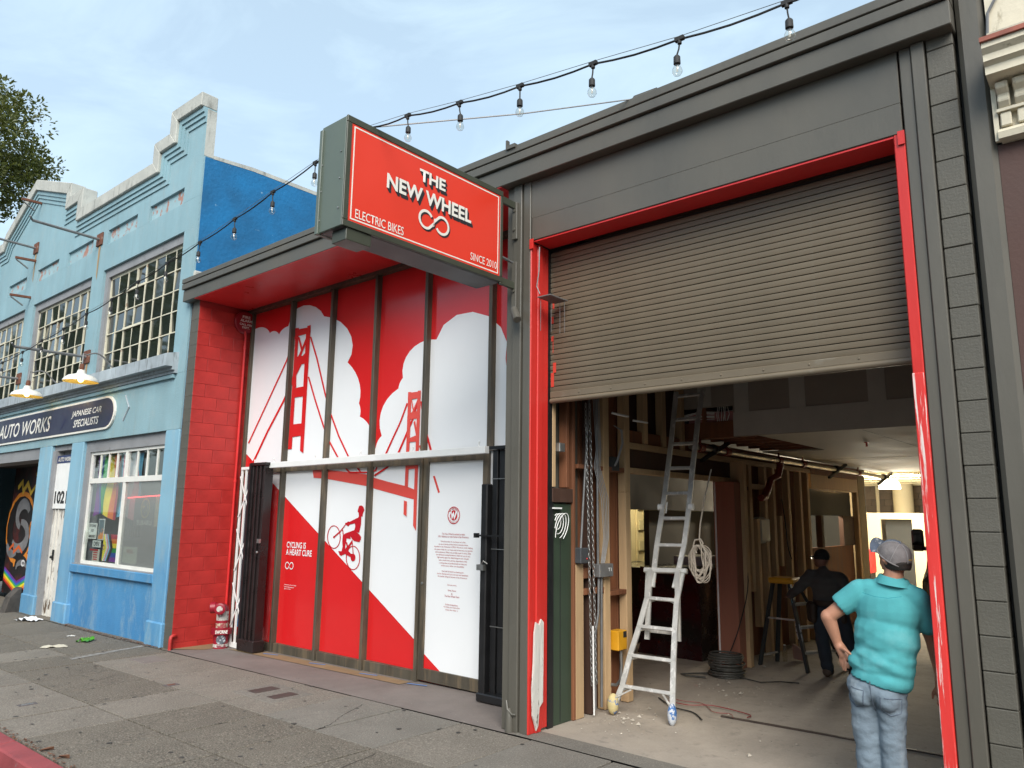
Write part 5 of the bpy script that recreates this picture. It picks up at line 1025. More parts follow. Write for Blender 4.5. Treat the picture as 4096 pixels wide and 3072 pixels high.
# alarm bell, pipe, hydrant, small fittings
ab = thing('fire_alarm_bell', (-11.2, .79, 5.0), 'round red FIRE ALARM bell sign at the top of the red wall', 'alarm')
part('dome', MB().lathe([(.19, 0), (.19, .03), (.175, .045), (0, .05)], (-11.225, .775, 4.995), (1, 0, 0), 32), mat('alarm_red', (.27, .010, .018), .35, .1, 4), ab, smooth=40)
for tx, z, w, h in (('FIRE', 5.06, .14, .045), ('ALARM', 5.0, .21, .045), ('CALL FIRE', 4.94, .23, .034), ('DEPT.', 4.89, .13, .034)):
    text('lettering', tx, SIGNW, ab, (-11.173, .775, z), (0, 1, 0), (0, 0, 1), w, h, 'c', bold=.02)
pts = [(-11.19, .77, 4.85), (-11.20, .80, 4.74), (-11.205, .80, 4.6), (-11.205, .81, gz(-11))]
solid('riser_pipe', MB().tube(pts, .020, 10).lathe([(.027, -.02), (.027, .02)], (-11.205, .80, 4.58), n=10).lathe([(.027, -.02), (.027, .02)], (-11.205, .805, 2.4), n=10), REDS, 'thin red pipe running down the red block wall', 'pipe', smooth=40)
solid('elbow_pipe', MB().tube([(-11.20, -.03, gz(-11.2)), (-11.20, -.03, .06), (-11.20, -.02, .10), (-11.20, .01, .115), (-11.22, .05, .11), (-11.24, .06, .105)], .026, 10), REDW, 'short bent red pipe at the outer corner of the red wall', 'pipe', smooth=40)
fx, fy = -10.84, .56
fd = thing('fire_standpipe', (fx, fy, gz(fx)), 'red twin outlet fire standpipe covered in stickers', 'standpipe'); g = gz(fx)
HYD = mat('hydrant_red', (.27, .008, .022), .4, .2, 6, col2=(.5, .42, .42), amt=.6, thr=.70, s2=22)
part('barrel', MB().lathe([(.105, 0), (.105, .215), (.088, .22), (.083, .56), (.07, .60), (0, .61)], (fx, fy, g), n=24), HYD, fd, smooth=35)
part('flange', MB().lathe([(.09, .205), (.150, .205), (.150, .285), (.09, .285)], (fx, fy, g), n=14), HYD, fd, smooth=30)
STK = mat('sticker_white', (.52, .50, .46), .5, .1, 5, col2=(.20, .02, .04), amt=.9, thr=.52, s2=16)
for ax in ((-.62, -.78, -.05), (.72, -.70, -.05)):
    d = Vector(ax).normalized(); c = Vector((fx, fy, g + .585))
    ou = part('outlet', MB().lathe([(.06, 0), (.065, .10), (.082, .105), (.082, .175), (.06, .185), (0, .186)], c, d, 18), HYD, fd, smooth=35)
    part('cap_sticker', MB().lathe([(.045, .187), (.0, .188)], c, d, 12), STK, ou)
part('sticker', MB().lathe([(.0855, .40), (.0855, .53)], (fx, fy, g), n=24), STK, fd, fix=False)
part('sticker', MB().lathe([(.0885, .295), (.0885, .36)], (fx, fy, g), n=24), mat('sticker_cream', (.48, .44, .32), .5, .06, 5, col2=(.3, .02, .04), amt=.9, thr=.48, s2=18), fd, fix=False)
part('sticker', MB().lathe([(.1065, .02), (.1065, .065)], (fx, fy, g), n=24), STK, fd, fix=False)
vdir = Vector((10.84, -6.03, 0)).normalized(); udir = Vector((6.03, 10.84, 0)).normalized()
part('round_sticker', MB().lathe([(.068, 0), (.066, .002), (0, .003)], Vector((fx, fy, g + .13)) + vdir * .104, vdir, 20), mat('sticker_round', (.10, .11, .13), .4, .5, 30, col2=(.5, .52, .55), amt=1, thr=.52, s2=24), fd)
text('lettering', 'SWORNE', SIGNW, fd, Vector((fx, fy, g + .222)) + vdir * .153, udir, (0, 0, 1), .17, .05, 'c', bold=.03)
mb = MB(); mb.box(-4.612, -4.60, -.04, -.012, 3.80, 3.90); mb.lathe([(.036, .0), (.040, .09), (.040, .17), (.034, .175)], (-4.62, -.08, 3.90), (.55, -.35, -.75), 14)
solid('spot_light', mb, CHAR, 'small charcoal spotlight on the post beside the red jamb', 'spotlight', smooth=40)
mb = MB(); mb.tube([(-4.36, -.01, 4.50), (-4.365, -.012, 4.25), (-4.385, -.02, 4.1), (-4.345, -.02, 4.02)], .006, 6); mb.box(-4.37, -4.21, -.03, .25, 3.985, 3.995)
for x, y in ((-4.35, .0), (-4.30, .1), (-4.27, .2), (-4.23, .22)): mb.tube([(x, y, 3.99), (x, y, 3.66)], .0028, 5)
solid('wire_bracket', mb, DSTEEL, 'small bracket with hanging wires on the left red jamb', 'bracket')
mb = MB(); mb.tube([(-4.66, -.035, 0), (-4.66, -.035, .09), (-4.665, -.03, .16), (-4.67, -.03, .20)], [.038, .036, .03, .022], 10); mb.tube([(-4.70, -.03, .26), (-4.67, -.05, .19), (-4.62, -.045, .155), (-4.59, -.03, .155)], .009, 6)
solid('conduit_stub', mb, CHAR, 'painted conduit stub with a bent cable at the post foot', 'conduit', smooth=40)

# neighbour at the far right
nb_ = thing('corner_building', (1, .3, 0), 'cream and brown building with a heavy bracketed cornice at right', 'building')
CRM = mat('cream_paint', (.66, .60, .46), .6, .1, 4, bump=.3, bscale=20, col2=(.30, .25, .16), amt=.7, thr=.60, s2=7, v2=(2, 2, .6), soft=.1)
BRN = mat('brown_stucco', (.080, .042, .034), .75, .12, 1.5, bump=.2, bscale=40)
part('wall', MB().box(-.573, 6, .03, 12, 0, 4.33), BRN, nb_); part('upper_wall', MB().box(-.56, 6, .0, 12, 4.931, 9.5), CRM, nb_)
part('frieze', MB().box(-.545, 6, .0, 6, 4.331, 4.70), CRM, nb_)
part('cornice', MB().prism([(.0, 4.70), (-.03, 4.70), (-.21, 4.715), (-.21, 4.77), (-.245, 4.79), (-.245, 4.835), (-.28, 4.865), (-.28, 4.90), (.0, 4.93)], 'x', -.572, 6), CRM, nb_)
part('cornice_cap', MB().box(-.578, 6, -.30, -.02, 4.902, 4.932), mat('brick_red_cap', (.30, .10, .07), .8, .3, 9), nb_)
for k in range(10):
    x = -.505 + k * .092
    part('corbel', MB().prism([(.0, 4.54), (-.05, 4.545), (-.085, 4.58), (-.07, 4.62), (-.12, 4.655), (-.12, 4.695), (.0, 4.695)], 'x', x - .034, x + .034), CRM, nb_, .008)
    part('dentil', MB().box(x - .03, x + .03, -.045, .0, 4.42, 4.515), CRM, nb_, .006)
part('band', MB().prism([(.0, 4.332), (-.05, 4.34), (-.06, 4.38), (-.03, 4.41), (.0, 4.41)], 'x', -.555, 6), CRM, nb_)
part('band', MB().box(-.55, 6, -.06, .0, 4.517, 4.537), CRM, nb_)
part('return_trim', MB().box(-.575, -.547, -.03, .0, 4.335, 4.70), CRM, nb_)
part('spike_strip', MB().box(-.55, 6, -.15, -.148, 4.932, 5.03), mat('bird_mesh', (.42, .38, .30), .8, .3, 20), nb_)
part('cable', MB().tube([(-.56, -.01, 5.1), (-.545, -.02, 5.25), (-.47, -.02, 5.38), (-.44, -.02, 5.6), (-.40, -.02, 6.2)], .010, 6), DSTEEL, nb_)

# ------------------------------------------------------------------ inside the open bay
WOOD = mat('new_timber', (.52, .35, .19), .7, .16, 3, vec=(6, 6, .5), rnd=.35, bump=.15, bscale=30)
OLDW = mat('old_redwood', (.20, .075, .032), .75, .35, 2, vec=(5, 5, .35), rnd=.4, bump=.2, bscale=25)
DARKW = mat('dark_timber', (.060, .028, .017), .75, .3, 2, vec=(5, 5, .4), rnd=.4)
GREEN = mat('dark_green_paint', (.035, .055, .035), .45, .12, 2)
DRYW = mat('drywall', (.30, .26, .22), .85, .12, 1.2)
DRYT = mat('drywall_tape', (.46, .44, .40), .85, .08, 3)
CEILM = mat('ceiling_board', (.42, .38, .30), .8, .08, 1.2)
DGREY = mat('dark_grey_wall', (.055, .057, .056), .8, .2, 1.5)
CREAMW = mat('cream_wall', (.62, .54, .36), .7, .08, 1.2)
CBLK = mat('cream_block', (.55, .50, .33), .75, .08, 2, rnd=.15, bump=.3, bscale=40)
YEL = mat('yellow_plastic', (.62, .30, .015), .4, .1, 5)
BLKP = mat('black_sheeting', (.008, .008, .009), .25, .3, 5)
PINKI = mat('pink_insulation', (.42, .19, .19), .9, .2, 9)
REDV = mat('red_valve_paint', (.20, .025, .015), .5, .2, 6)
CHROME = mat('bright_pipe', (.36, .34, .30), .35, .1, 8, metal=.9)
X = -4.45
def sw_(y): return y
wl = thing('stud_wall', (X, 5, 0), 'exposed timber stud wall along the left side of the bay', 'wall')
def stud(y0, y1, z0, z1, m=WOOD, x0=-4.545, x1=X, name='stud', bev=.004): return part(name, MB().box(x0, x1, y0, y1, z0, z1), m, wl, bev)
# near bay
rj = random.Random(8)
y = .30
while y < 1.74:
    w = rj.uniform(.10, .17); part('plank', MB().box(-4.62, -4.585 + rj.uniform(0, .006), y, min(1.745, y + w) - .006, 0, 4.6), OLDW, wl, .003); y += w
y = 4.12
while y < 7.4:
    w = rj.uniform(.12, .2); part('plank', MB().box(-4.62, -4.59 + rj.uniform(0, .006), y, min(7.44, y + w) - .006, 0, 2.9), OLDW, wl, .003); y += w
for y0, y1, z0, z1 in ((.325, .375, 2.19, 3.05), (1.205, 1.315, .0, 4.5), (1.63, 1.735, 2.18, 4.5), (1.63, 1.735, 0, 2.178), (2.05, 2.14, 2.74, 4.5), (2.48, 2.57, 2.74, 4.5), (2.95, 3.04, 2.74, 4.5)): stud(y0, y1, z0, z1)
stud(.70, .833, .0, 1.445); stud(.66, .70, .0, 3.3, OLDW); stud(.55, .60, 2.19, 3.3, OLDW); stud(.95, 1.0, 0, 3.3, DARKW)
stud(.325, .66, 2.045, 2.18, DARKW, name='header_block'); stud(.745, 1.20, 2.39, 2.435, OLDW, name='blocking'); stud(1.32, 1.62, 2.39, 2.44, OLDW, name='blocking'); stud(.84, 1.2, 1.14, 1.2, OLDW, name='blocking'); stud(.84, 1.05, 1.30, 1.40, OLDW, name='blocking')
stud(1.32, 1.63, 1.10, 1.148, OLDW, name='shelf_block')
# opening one and its two rails
stud(1.736, 7.45, 2.668, 2.735, name='top_plate'); stud(1.736, 4.49, 2.392, 2.452, name='header_rail')
stud(1.74, 4.5, 2.455, 2.665, DARKW, -4.60, -4.50, 'infill_board'); stud(1.74, 7.45, 2.738, 2.876, OLDW, -4.60, -4.48, 'infill_board'); stud(1.74, 3.05, 2.738, 4.6, DARKW, -4.62, -4.58, 'infill_board')
stud(4.10, 4.30, .0, 2.39, mat('red_primer_wood', (.30, .12, .075), .7, .15, 2, vec=(5, 5, .4)), -4.575, -4.31, 'door_post'); stud(4.10, 4.3, 0, 2.39, WHITE, -4.60, -4.577, 'white_edge')
stud(4.305, 4.41, .0, 2.665, WOOD, -4.45, -4.26)
for y0, z0, z1 in ((4.93, .9, 2.665), (5.16, .4, 1.9), (5.48, 0, 2.665), (5.79, .0, 2.665), (6.02, 1.2, 1.95), (6.40, 0, 2.665), (6.92, 0, 2.665), (7.26, .0, 2.665)): stud(y0, y0 + .095, z0, z1)
stud(4.42, 4.9, 2.30, 2.35, DARKW, name='blocking'); stud(5.0, 5.48, 2.33, 2.40, name='blocking'); stud(4.42, 4.75, 1.0, 1.05, name='blocking')
# opening two
stud(7.46, 10.02, 2.42, 2.66, name='header_rail'); stud(7.46, 10.02, 2.665, 2.87, OLDW, name='infill_board'); stud(9.93, 10.04, 0, 2.42)
part('plank', MB().box(-4.60, -4.56, 7.36, 9.9, .0, 1.43), OLDW, wl, .003); part('plank', MB().box(-4.60, -4.57, 7.36, 9.9, 1.97, 2.42), DGREY, wl); part('plank', MB().box(-4.60, -4.52, 9.25, 9.9, 1.43, 1.97), DARKW, wl)
stud(8.0, 8.13, 1.43, 1.97, DARKW, -4.6, -4.5)
part('end_pier', MB().box(-4.75, X, 10.06, 10.45, 0, 2.87), mat('tan_block', (.24, .19, .11), .8, .2, 3), wl)
stud(.30, .66, 0, 2.03, GREEN, -4.60, -4.475, 'green_door'); stud(.475, .485, .02, 2.0, RUBBER, -4.476, -4.4735, 'door_groove', 0)
# room behind opening two: stacked ladders and strips against a lit wall
for i in range(16):
    yy = 8.25 + i * .10; m_ = [WHITE, ALU, CREAMW, STEEL, DSTEEL][i % 5]
    if i == 0: m_ = YEL
    mb = MB(); mb.box(-5.7 + rj.uniform(-.1, .1), -5.62, yy, yy + .065, 0, 2.3 + rj.uniform(0, .25))
    solid('stored_strip', mb, m_, ('yellow', 'second', 'third', 'fourth', 'fifth', 'sixth', 'seventh', 'eighth', 'ninth', 'tenth', 'eleventh', 'twelfth', 'thirteenth', 'fourteenth', 'fifteenth', 'last')[i] + ' upright length from the left, stored in the room beyond the far opening', 'stored length', 'lengths stored in the far room')
lp = thing('ceiling_lamp', (-5.2, 8.8, 2.55), 'bare lamp in the room behind the far opening', 'lamp')
part('bulb', MB().ball((-5.2, 8.8, 2.5), .05), emit('lamp_glow', (1, .88, .62), 6), lp)
def plight(parent, loc, e, col, r=.08):
    l = bpy.data.lights.new('lamp_light', 'POINT'); l.energy = e; l.color = col; l.shadow_soft_size = r
    o = bpy.data.objects.new('lamp_light', l); COL.objects.link(o); o.parent = parent; o.location = Vector(loc) - BASE[parent.name]
plight(lp, (-5.2, 8.8, 2.38), 75, (1, .86, .62))
# dark room behind opening one
rm = thing('store_room', (-8, 6, 0), 'dim room seen through the first opening in the stud wall', 'room'); rm['kind'] = 'structure'; del rm['category']
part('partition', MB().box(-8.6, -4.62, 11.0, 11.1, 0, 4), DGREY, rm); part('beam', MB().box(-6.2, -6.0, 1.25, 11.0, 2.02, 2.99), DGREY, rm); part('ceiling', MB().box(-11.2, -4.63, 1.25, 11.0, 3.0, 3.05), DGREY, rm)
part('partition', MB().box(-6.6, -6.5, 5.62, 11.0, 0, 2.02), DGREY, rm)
part('side_wall', MB().box(-8.30, -8.25, 1.25, 11, 0, 3.0), CREAMW, rm)
cwl = part('block_wall', MB().box(-8.24, -8.21, 8.05, 11, 0, 3.0), CREAMW, rm)
cb = MB().box(-.01, .02, -.20, .20, -.10, .10).mesh('block', CBLK, (0, 0, 0), .006)
for i in range(12):
    for j in range(4):
        inst('block', cb, cwl, Vector((-8.19, 8.28 + j * .41 + (.2 if i % 2 else 0), .10 + i * .205)) - BASE['store_room'])
solid('notice_sheet', MB().box(-8.245, -8.22, 7.35, 7.85, 1.25, 1.80), mat('frame_paper', (.50, .46, .30), .6), 'pale framed sheet on the lit cream wall', 'frame')
lp2 = thing('store_lamp', (-7.4, 7.4, 2.5), 'lamp lighting the cream wall of the dim room', 'lamp')
part('bulb', MB().ball((-7.4, 7.2, 2.94), .05), emit('store_glow', (1, .88, .55), 6), lp2)
plight(lp2, (-7.4, 7.2, 2.80), 50, (1, .86, .52))
rk = random.Random(21)
def sheeted(x0, x1, y0, y1, h, label, seed):
    n = 10; mb = MB(); vs = []; 
    ring_ = []
    per = []
    for k in range(40):
        t = k / 40 * 4
        if t < 1: p = (x0 + (x1 - x0) * t, y0)
        elif t < 2: p = (x1, y0 + (y1 - y0) * (t - 1))
        elif t < 3: p = (x1 - (x1 - x0) * (t - 2), y1)
        else: p = (x0, y1 - (y1 - y0) * (t - 3))
        per.append(p)
    cx_, cy_ = (x0 + x1) / 2, (y0 + y1) / 2
    for j in range(9):
        z = h * j / 8
        for i, p in enumerate(per):
            w = noise.noise(Vector((i * .35, z * 3, seed))) * .06 + (.05 if j == 0 else 0)
            d = Vector((p[0] - cx_, p[1] - cy_, 0)).normalized() * w
            vs.append((p[0] + d.x, p[1] + d.y, z + (.05 * noise.noise(Vector((i * .3, seed, 2))) if j == 8 else 0)))
    m_ = len(per)
    mb.add(vs, [(j * m_ + i, j * m_ + (i + 1) % m_, (j + 1) * m_ + (i + 1) % m_, (j + 1) * m_ + i) for j in range(8) for i in range(m_)] + [tuple(8 * m_ + i for i in range(m_))])
    solid('sheeted_stack', mb, BLKP, label, 'covered stack', 'black sheeted stacks in the dim room', smooth=50)
sheeted(-5.9, -4.95, 4.3, 5.6, 1.20, 'black sheeted stack right behind the rope in the first opening', 1)
sheeted(-7.2, -6.3, 5.1, 6.6, 1.12, 'black sheeted stack left of the ladder in the first opening', 2)
mb = MB(); mb.box(-5.45, -5.0, 4.5, 5.2, 1.24, 1.36); solid('white_box', mb, mat('box_grey', (.24, .24, .24), .6), 'flat grey box lying on the right sheeted stack', 'box')

# bulkhead, ceiling with an open bay, back hall
bk = thing('bulkhead', (-2.5, 3.1, 2.88), 'unfinished drywall bulkhead with pale joint tape', 'bulkhead'); bk['kind'] = 'structure'; del bk['category']
part('board', MB().box(-3.835, -.93, 3.1, 3.14, 2.88, 4.9).box(-4.60, -3.836, 3.1, 3.14, 3.26, 4.9), DRYW, bk)
for x in (-4.2, -3.72, -3.05, -2.2, -1.6): part('joint_tape', MB().box(x - .09, x + .09, 3.094, 3.0985, 3.27 if x < -3.8 else 3.15, 4.9), DRYT, bk)
part('joint_tape', MB().box(-3.83, -.93, 3.092, 3.0965, 2.885, 3.17), DRYT, bk)
part('beam', MB().box(-4.6, -3.84, 3.12, 3.3, 2.88, 3.08), OLDW, bk); part('recess', MB().box(-4.6, -3.84, 3.6, 3.65, 3.0, 3.3), RUBBER, bk); part('joist_end', MB().box(-4.25, -4.20, 3.12, 3.6, 3.08, 3.26), OLDW, bk)
mb = MB()
for k in range(9):
    x = -4.55 + k * .02; mb.tube([(-4.55, 3.16, 3.12 + k * .008), (-4.3, 3.14, 3.14 + k * .01 + rk.uniform(-.02, .02)), (-4.0, 3.16, 3.10 + k * .012), (-3.86, 3.2, 3.12 + k * .012)], .005, 4)
for k in range(6): mb.tube([(-4.05 + k * .025, 3.13, 3.08), (-4.04 + k * .028 + rk.uniform(-.02, .02), 3.12, 3.16), (-4.05 + k * .025, 3.15, 3.27)], .005, 4)
solid('cable_bundle', mb, WHITE, 'white electrical cables spilling in the hole of the bulkhead', 'cables')
ce = thing('low_ceiling', (-2.5, 7, 2.88), 'pale plasterboard ceiling with an open joist bay', 'ceiling'); ce['kind'] = 'structure'; del ce['category']
part('board', MB().box(-4.45, -.93, 5.46, 11.4, 2.88, 2.9).box(-3.55, -.93, 3.141, 5.459, 2.88, 2.9), CEILM, ce)
part('board_joint', MB().box(-4.4, -.95, 7.3, 7.306, 2.878, 2.8795).box(-2.4, -2.394, 3.2, 11.3, 2.878, 2.8795), RUBBER, ce)
for k in range(6): part('joist', MB().box(-4.45, -3.552, 3.35 + k * .40, 3.40 + k * .40, 2.90, 3.1), OLDW, ce)
part('insulation', MB().box(-4.45, -3.55, 3.15, 5.46, 3.05, 3.2), PINKI, ce)
mb = MB()
for k in range(5):
    vs = []
    for i in range(12): vs += [(-4.45 + .08 * i, 3.42 + k * .40, 3.0 - .05 * abs(noise.noise(Vector((i * .7, k, 1))))), (-4.45 + .08 * i, 3.70 + k * .40, 2.98 - .09 * abs(noise.noise(Vector((i * .7, k, 5)))))]
    mb.add(vs, [(2 * i, 2 * i + 1, 2 * i + 3, 2 * i + 2) for i in range(11)])
part('insulation_flap', mb, PINKI, ce, fix=False, smooth=60)
part('high_ceiling', MB().box(-4.6, -.93, .3, 3.1, 4.95, 5.0), DARKW, ce)
for x, y, lb in ((-2.75, 4.6, 'near one of two small red sprinkler heads under the ceiling'), (-1.95, 7.0, 'far one of two small red sprinkler heads under the ceiling')):
    mb = MB(); mb.lathe([(.03, 0), (.03, -.008), (.012, -.01), (.012, -.05), (.022, -.055), (0, -.06)], (x, y, 2.876), n=12); solid('sprinkler', mb, mat('sprinkler_red', (.45, .03, .02), .5), lb, 'sprinkler', 'sprinkler heads under the ceiling', smooth=40)
pp = thing('sprinkler_pipe', (-4.3, 7, 2.76), 'shiny sprinkler main under the ceiling along the stud wall', 'pipe')
part('pipe', MB().tube([(-4.30, 2.9, 2.77), (-4.30, 11.6, 2.77)], .038, 12), CHROME, pp, smooth=40)
for y in (3.15, 3.9, 5.7, 6.7, 9.6): part('coupling', MB().tube([(-4.30, y - .06, 2.77), (-4.30, y + .06, 2.77)], .055, 12).box(-4.31, -4.29, y - .01, y + .01, 2.8, 2.88), REDV, pp, smooth=40)
for y in (3.5, 8.3, 11.3): part('brace', MB().bar((-4.34, y - .25, 2.62), (-4.20, y + .25, 2.87), .05, .04).ball((-4.30, y, 2.77), .075), BLACK, pp)
part('drop', MB().tube([(-4.30, 5.75, 2.72), (-4.32, 5.70, 2.55), (-4.38, 5.55, 2.48), (-4.40, 5.5, 2.36), (-4.40, 5.35, 2.22), (-4.40, 5.2, 2.20)], [.05, .05, .045, .05, .055, .05], 12), REDV, pp, smooth=50)
solid('blue_barrel', MB().box(-4.58, -4.44, 5.25, 5.62, 1.55, 1.93), mat('wall_unit', (.42, .42, .38), .5), 'pale rounded unit fixed between the studs', 'wall unit', bev=.04)

bh = thing('back_hall', (-4, 16, 0), 'lit cream hall at the far end of the bay', 'hall'); bh['kind'] = 'structure'; del bh['category']
part('partition', MB().box(-6.27, -5.92, 17.0, 17.1, 0, 2.09).box(-5.14, -1.0, 17.0, 17.1, 0, 2.09).box(-5.92, -5.14, 17.0, 17.1, 1.92, 2.09), CREAMW, bh)
part('dark_doorway', MB().box(-5.95, -5.1, 17.6, 17.65, 0, 2.0), DGREY, bh)
bwl = part('brick_wall', MB().box(-11, -1, 21.02, 21.2, 0, 4.2), mat('brick_mortar', (.10, .085, .07), .9), bh)
br_ = MB().box(-.195, .195, 0, .04, -.095, .095).mesh('brick', mat('brown_block', (.15, .115, .085), .8, .2, 3, rnd=.5), (0, 0, 0), .006)
for i in range(10):
    for j in range(11): inst('brick', br_, bwl, Vector((-8.4 + j * .40 + (.2 if i % 2 else 0), 20.99, 1.85 + i * .2)) - BASE['back_hall'])
part('side_wall', MB().box(-8.3, -8.2, 11.1, 21, 0, 4.2), CREAMW, bh); part('roof_deck', MB().box(-8.2, -.95, 11.42, 21, 3.6, 3.65), CREAMW, bh); part('bulkhead_back', MB().box(-4.6, -.95, 11.40, 11.45, 2.88, 3.6), CREAMW, bh)
for j, y in enumerate((12.2, 13.6, 15.0, 16.4, 17.8, 19.2, 20.4)):
    tr = MB(); tr.box(-8.1, -1.0, y - .02, y + .02, 3.36, 3.40).box(-8.1, -1.0, y - .02, y + .02, 2.96, 3.0)
    k = -8.0
    while k < -1.2: tr.bar((k, y, 3.0), (k + .17, y, 3.36), .022, .022, (0, 1, 0)); tr.bar((k + .17, y, 3.36), (k + .34, y, 3.0), .022, .022, (0, 1, 0)); k += .34
    part('roof_truss', tr, mat('cream_truss', (.62, .55, .36), .6), bh)
part('column', MB().tube([(-5.92, 19.6, 0), (-5.92, 19.6, 3.5)], .28, 18), CREAMW, bh, smooth=40)
for pts in ([(-7.0, 20.9, 3.2), (-7.0, 20.9, 1.9)], [(-6.55, 20.9, 3.3), (-6.95, 20.9, 2.9), (-6.98, 20.9, 1.6)], [(-6.35, 20.8, 3.3), (-6.35, 20.8, 1.9)], [(-5.5, 20.8, 3.3), (-5.5, 20.8, 2.5), (-5.42, 20.8, 2.3), (-5.42, 20.8, 1.9)]): part('wall_conduit', MB().tube(pts, .035, 8), CREAMW, bh)
pl_ = thing('pendant_lamp', (-4.9, 14.2, 2.7), 'lit dome pendant lamp in the back hall', 'lamp')
part('lamp_shade', MB().lathe([(.24, 2.64), (.235, 2.72), (.19, 2.82), (.12, 2.86), (.06, 2.88), (0, 2.88)], (-4.92, 14.2, 0), n=24), emit('lit_dome', (1, .93, .74), 2.2), pl_, smooth=40, fix=False); part('stem', MB().tube([(-4.92, 14.2, 2.88), (-4.92, 14.2, 3.4)], .02, 8), WHITE, pl_)
plight(pl_, (-4.92, 14.2, 2.50) , 420, (1, .92, .74), .6)
rc_ = thing('red_tool_cart', (-6.0, 15.6, 0), 'red tool cart against the cream partition', 'cart')
part('body', MB().box(-6.15, -5.80, 15.4, 15.9, .55, 1.15), mat('cart_red', (.50, .02, .02), .4), rc_, .02); part('leg', MB().box(-6.13, -6.09, 15.45, 15.85, 0, .55), BLACK, rc_); part('leg', MB().box(-5.86, -5.82, 15.45, 15.85, 0, .55), BLACK, rc_)
t = thing('white_stool', (-5.35, 13.0, 0), 'cream metal stool standing beside the red cart', 'stool')
part('seat', MB().box(-5.50, -5.22, 12.85, 13.15, .66, .70), CREAMW, t, .01)
for a in (-5.48, -5.25):
    for b in (12.88, 13.12): part('leg', MB().bar((a, b, 0), (a + (-5.36 - a) * .2, b, .66), .03, .03), CREAMW, t)
solid('blue_rag', MB().ball((-5.36, 13.0, .77), (.11, .09, .08)), mat('rag_blue', (.06, .16, .45), .8), 'blue cloth heaped on the cream stool', 'cloth', smooth=60)
# van parked in the back, mostly hidden by the jamb
vn = thing('parked_van', (-1.9, 8.6, 0), 'tan camouflage van parked nose out, mostly hidden by the right jamb', 'van')
TANV = mat('camo_tan', (.34, .27, .17), .45, .1, 2, col2=(.13, .10, .06), amt=1, thr=.5, s2=2.6, soft=.02)
mb = MB(); mb.prism([(6.3, .42), (6.15, .75), (6.25, 1.12), (6.55, 1.28), (7.05, 1.98), (7.4, 2.06), (11.2, 2.05), (11.3, .42)], 'x', -2.62, -1.05); part('body', mb, TANV, vn, .06)
part('windscreen', MB().prism([(6.58, 1.30), (7.02, 1.94), (7.03, 1.94), (6.60, 1.29)], 'x', -2.5, -1.15), PANE, vn); part('side_window', MB().prism([(7.0, 1.35), (7.3, 1.9), (8.2, 1.9), (8.2, 1.35)], 'x', -2.627, -2.622), PANE, vn)
for y in (6.95, 10.4):
    wh = part('wheel', MB().tube([(-2.66, y, .38), (-2.42, y, .38)], .37, 24), RUBBER, vn, smooth=30); part('hub', MB().tube([(-2.675, y, .38), (-2.66, y, .38)], .2, 16), STEEL, wh)
mr = part('mirror', MB().box(-2.88, -2.72, 7.0, 7.10, 1.46, 1.78), BLACK, vn, .03); part('mirror_arm', MB().bar((-2.75, 7.05, 1.50), (-2.6, 7.1, 1.50), .05, .06), BLACK, mr); part('mirror_glass', MB().box(-2.865, -2.735, 6.992, 6.998, 1.55, 1.75), PANE, mr)

# service runs on the near bay
ch = thing('hoist_chain', (-4.40, .85, .3), 'long steel hoist chain hanging in two strands by the green door', 'chain')
lk_ = MB()
def link(mb, c, ax):
    n = 10; pts = []
    for k in range(n + 1):
        a = 2 * PI * k / n; pts.append(Vector(c) + Vector((0, math.cos(a) * .011 if ax else 0, math.sin(a) * .026)) + Vector((0 if ax else math.cos(a) * .011, 0, 0)))
    mb.tube(pts, .0038, 5)
lms = [MB(), MB()]
link(lms[0], (0, 0, 0), 0); link(lms[1], (0, 0, 0), 1)
lms = [m_.mesh('link', STEEL, (0, 0, 0), 0, 60) for m_ in lms]
for s_, (ya, yb) in enumerate(((.895, .815), (.97, .885))):
    n = 66
    for k in range(n):
        f = k / n; z = .31 + k * .042
        inst('link', lms[k % 2], ch, Vector((-4.40, ya + (yb - ya) * f if f < .9 else yb, z)) - BASE['hoist_chain'])
def pipe_thing(name, pts, r, m, label, cat, grp=None): return solid(name, MB().tube(pts, r, 10), m, label, cat, grp, smooth=40)
pipe_thing('conduit', [(-4.43, 1.105, .05), (-4.43, 1.12, 1.3)], .014, DSTEEL, 'straight grey conduit below the junction box', 'conduit')
pipe_thing('conduit', [(-4.43, 1.06, 1.43), (-4.43, 1.06, 3.3)], .014, DSTEEL, 'straight grey conduit rising above the junction box', 'conduit')
pipe_thing('conduit', [(-4.43, .76, 1.60), (-4.43, .80, 2.0), (-4.43, .90, 2.9), (-4.43, .93, 3.3)], .012, DSTEEL, 'slanting grey conduit above the dark control box', 'conduit')
pipe_thing('conduit', [(-4.425, 1.065, 1.3), (-4.425, 1.05, .95), (-4.425, .99, .75), (-4.42, .98, .05)], .014, DSTEEL, 'curved grey conduit left of the straight one below the box', 'conduit')
pipe_thing('white_rod', [(-4.38, .90, .02), (-4.38, .89, .85)], .008, WHITE, 'thin white rod standing beside the chain', 'rod')
t = thing('junction_box', (-4.43, 1.15, 1.30), 'grey steel junction box with hand painted T1', 'junction box')
part('box', MB().box(-4.48, -4.38, 1.02, 1.27, 1.305, 1.435), DSTEEL, t, .006); text('lettering', 'T1', WHITE, t, (-4.379, 1.17, 1.36), (0, 1, 0), (0, 0, 1), .06, .035, 'l', bold=.02)
t = thing('control_box', (-4.44, .75, 1.45), 'dark control box on top of the short stud', 'control box')
part('case', MB().box(-4.50, -4.38, .69, .82, 1.455, 1.605), mat('case_grey', (.05, .055, .06), .5), t, .006); part('side', MB().box(-4.50, -4.47, .672, .688, 1.45, 1.60), CREAMW, t); part('lamp', MB().ball((-4.378, .79, 1.50), .008), mat('lamp_red', (.6, .02, .02), .4), t)
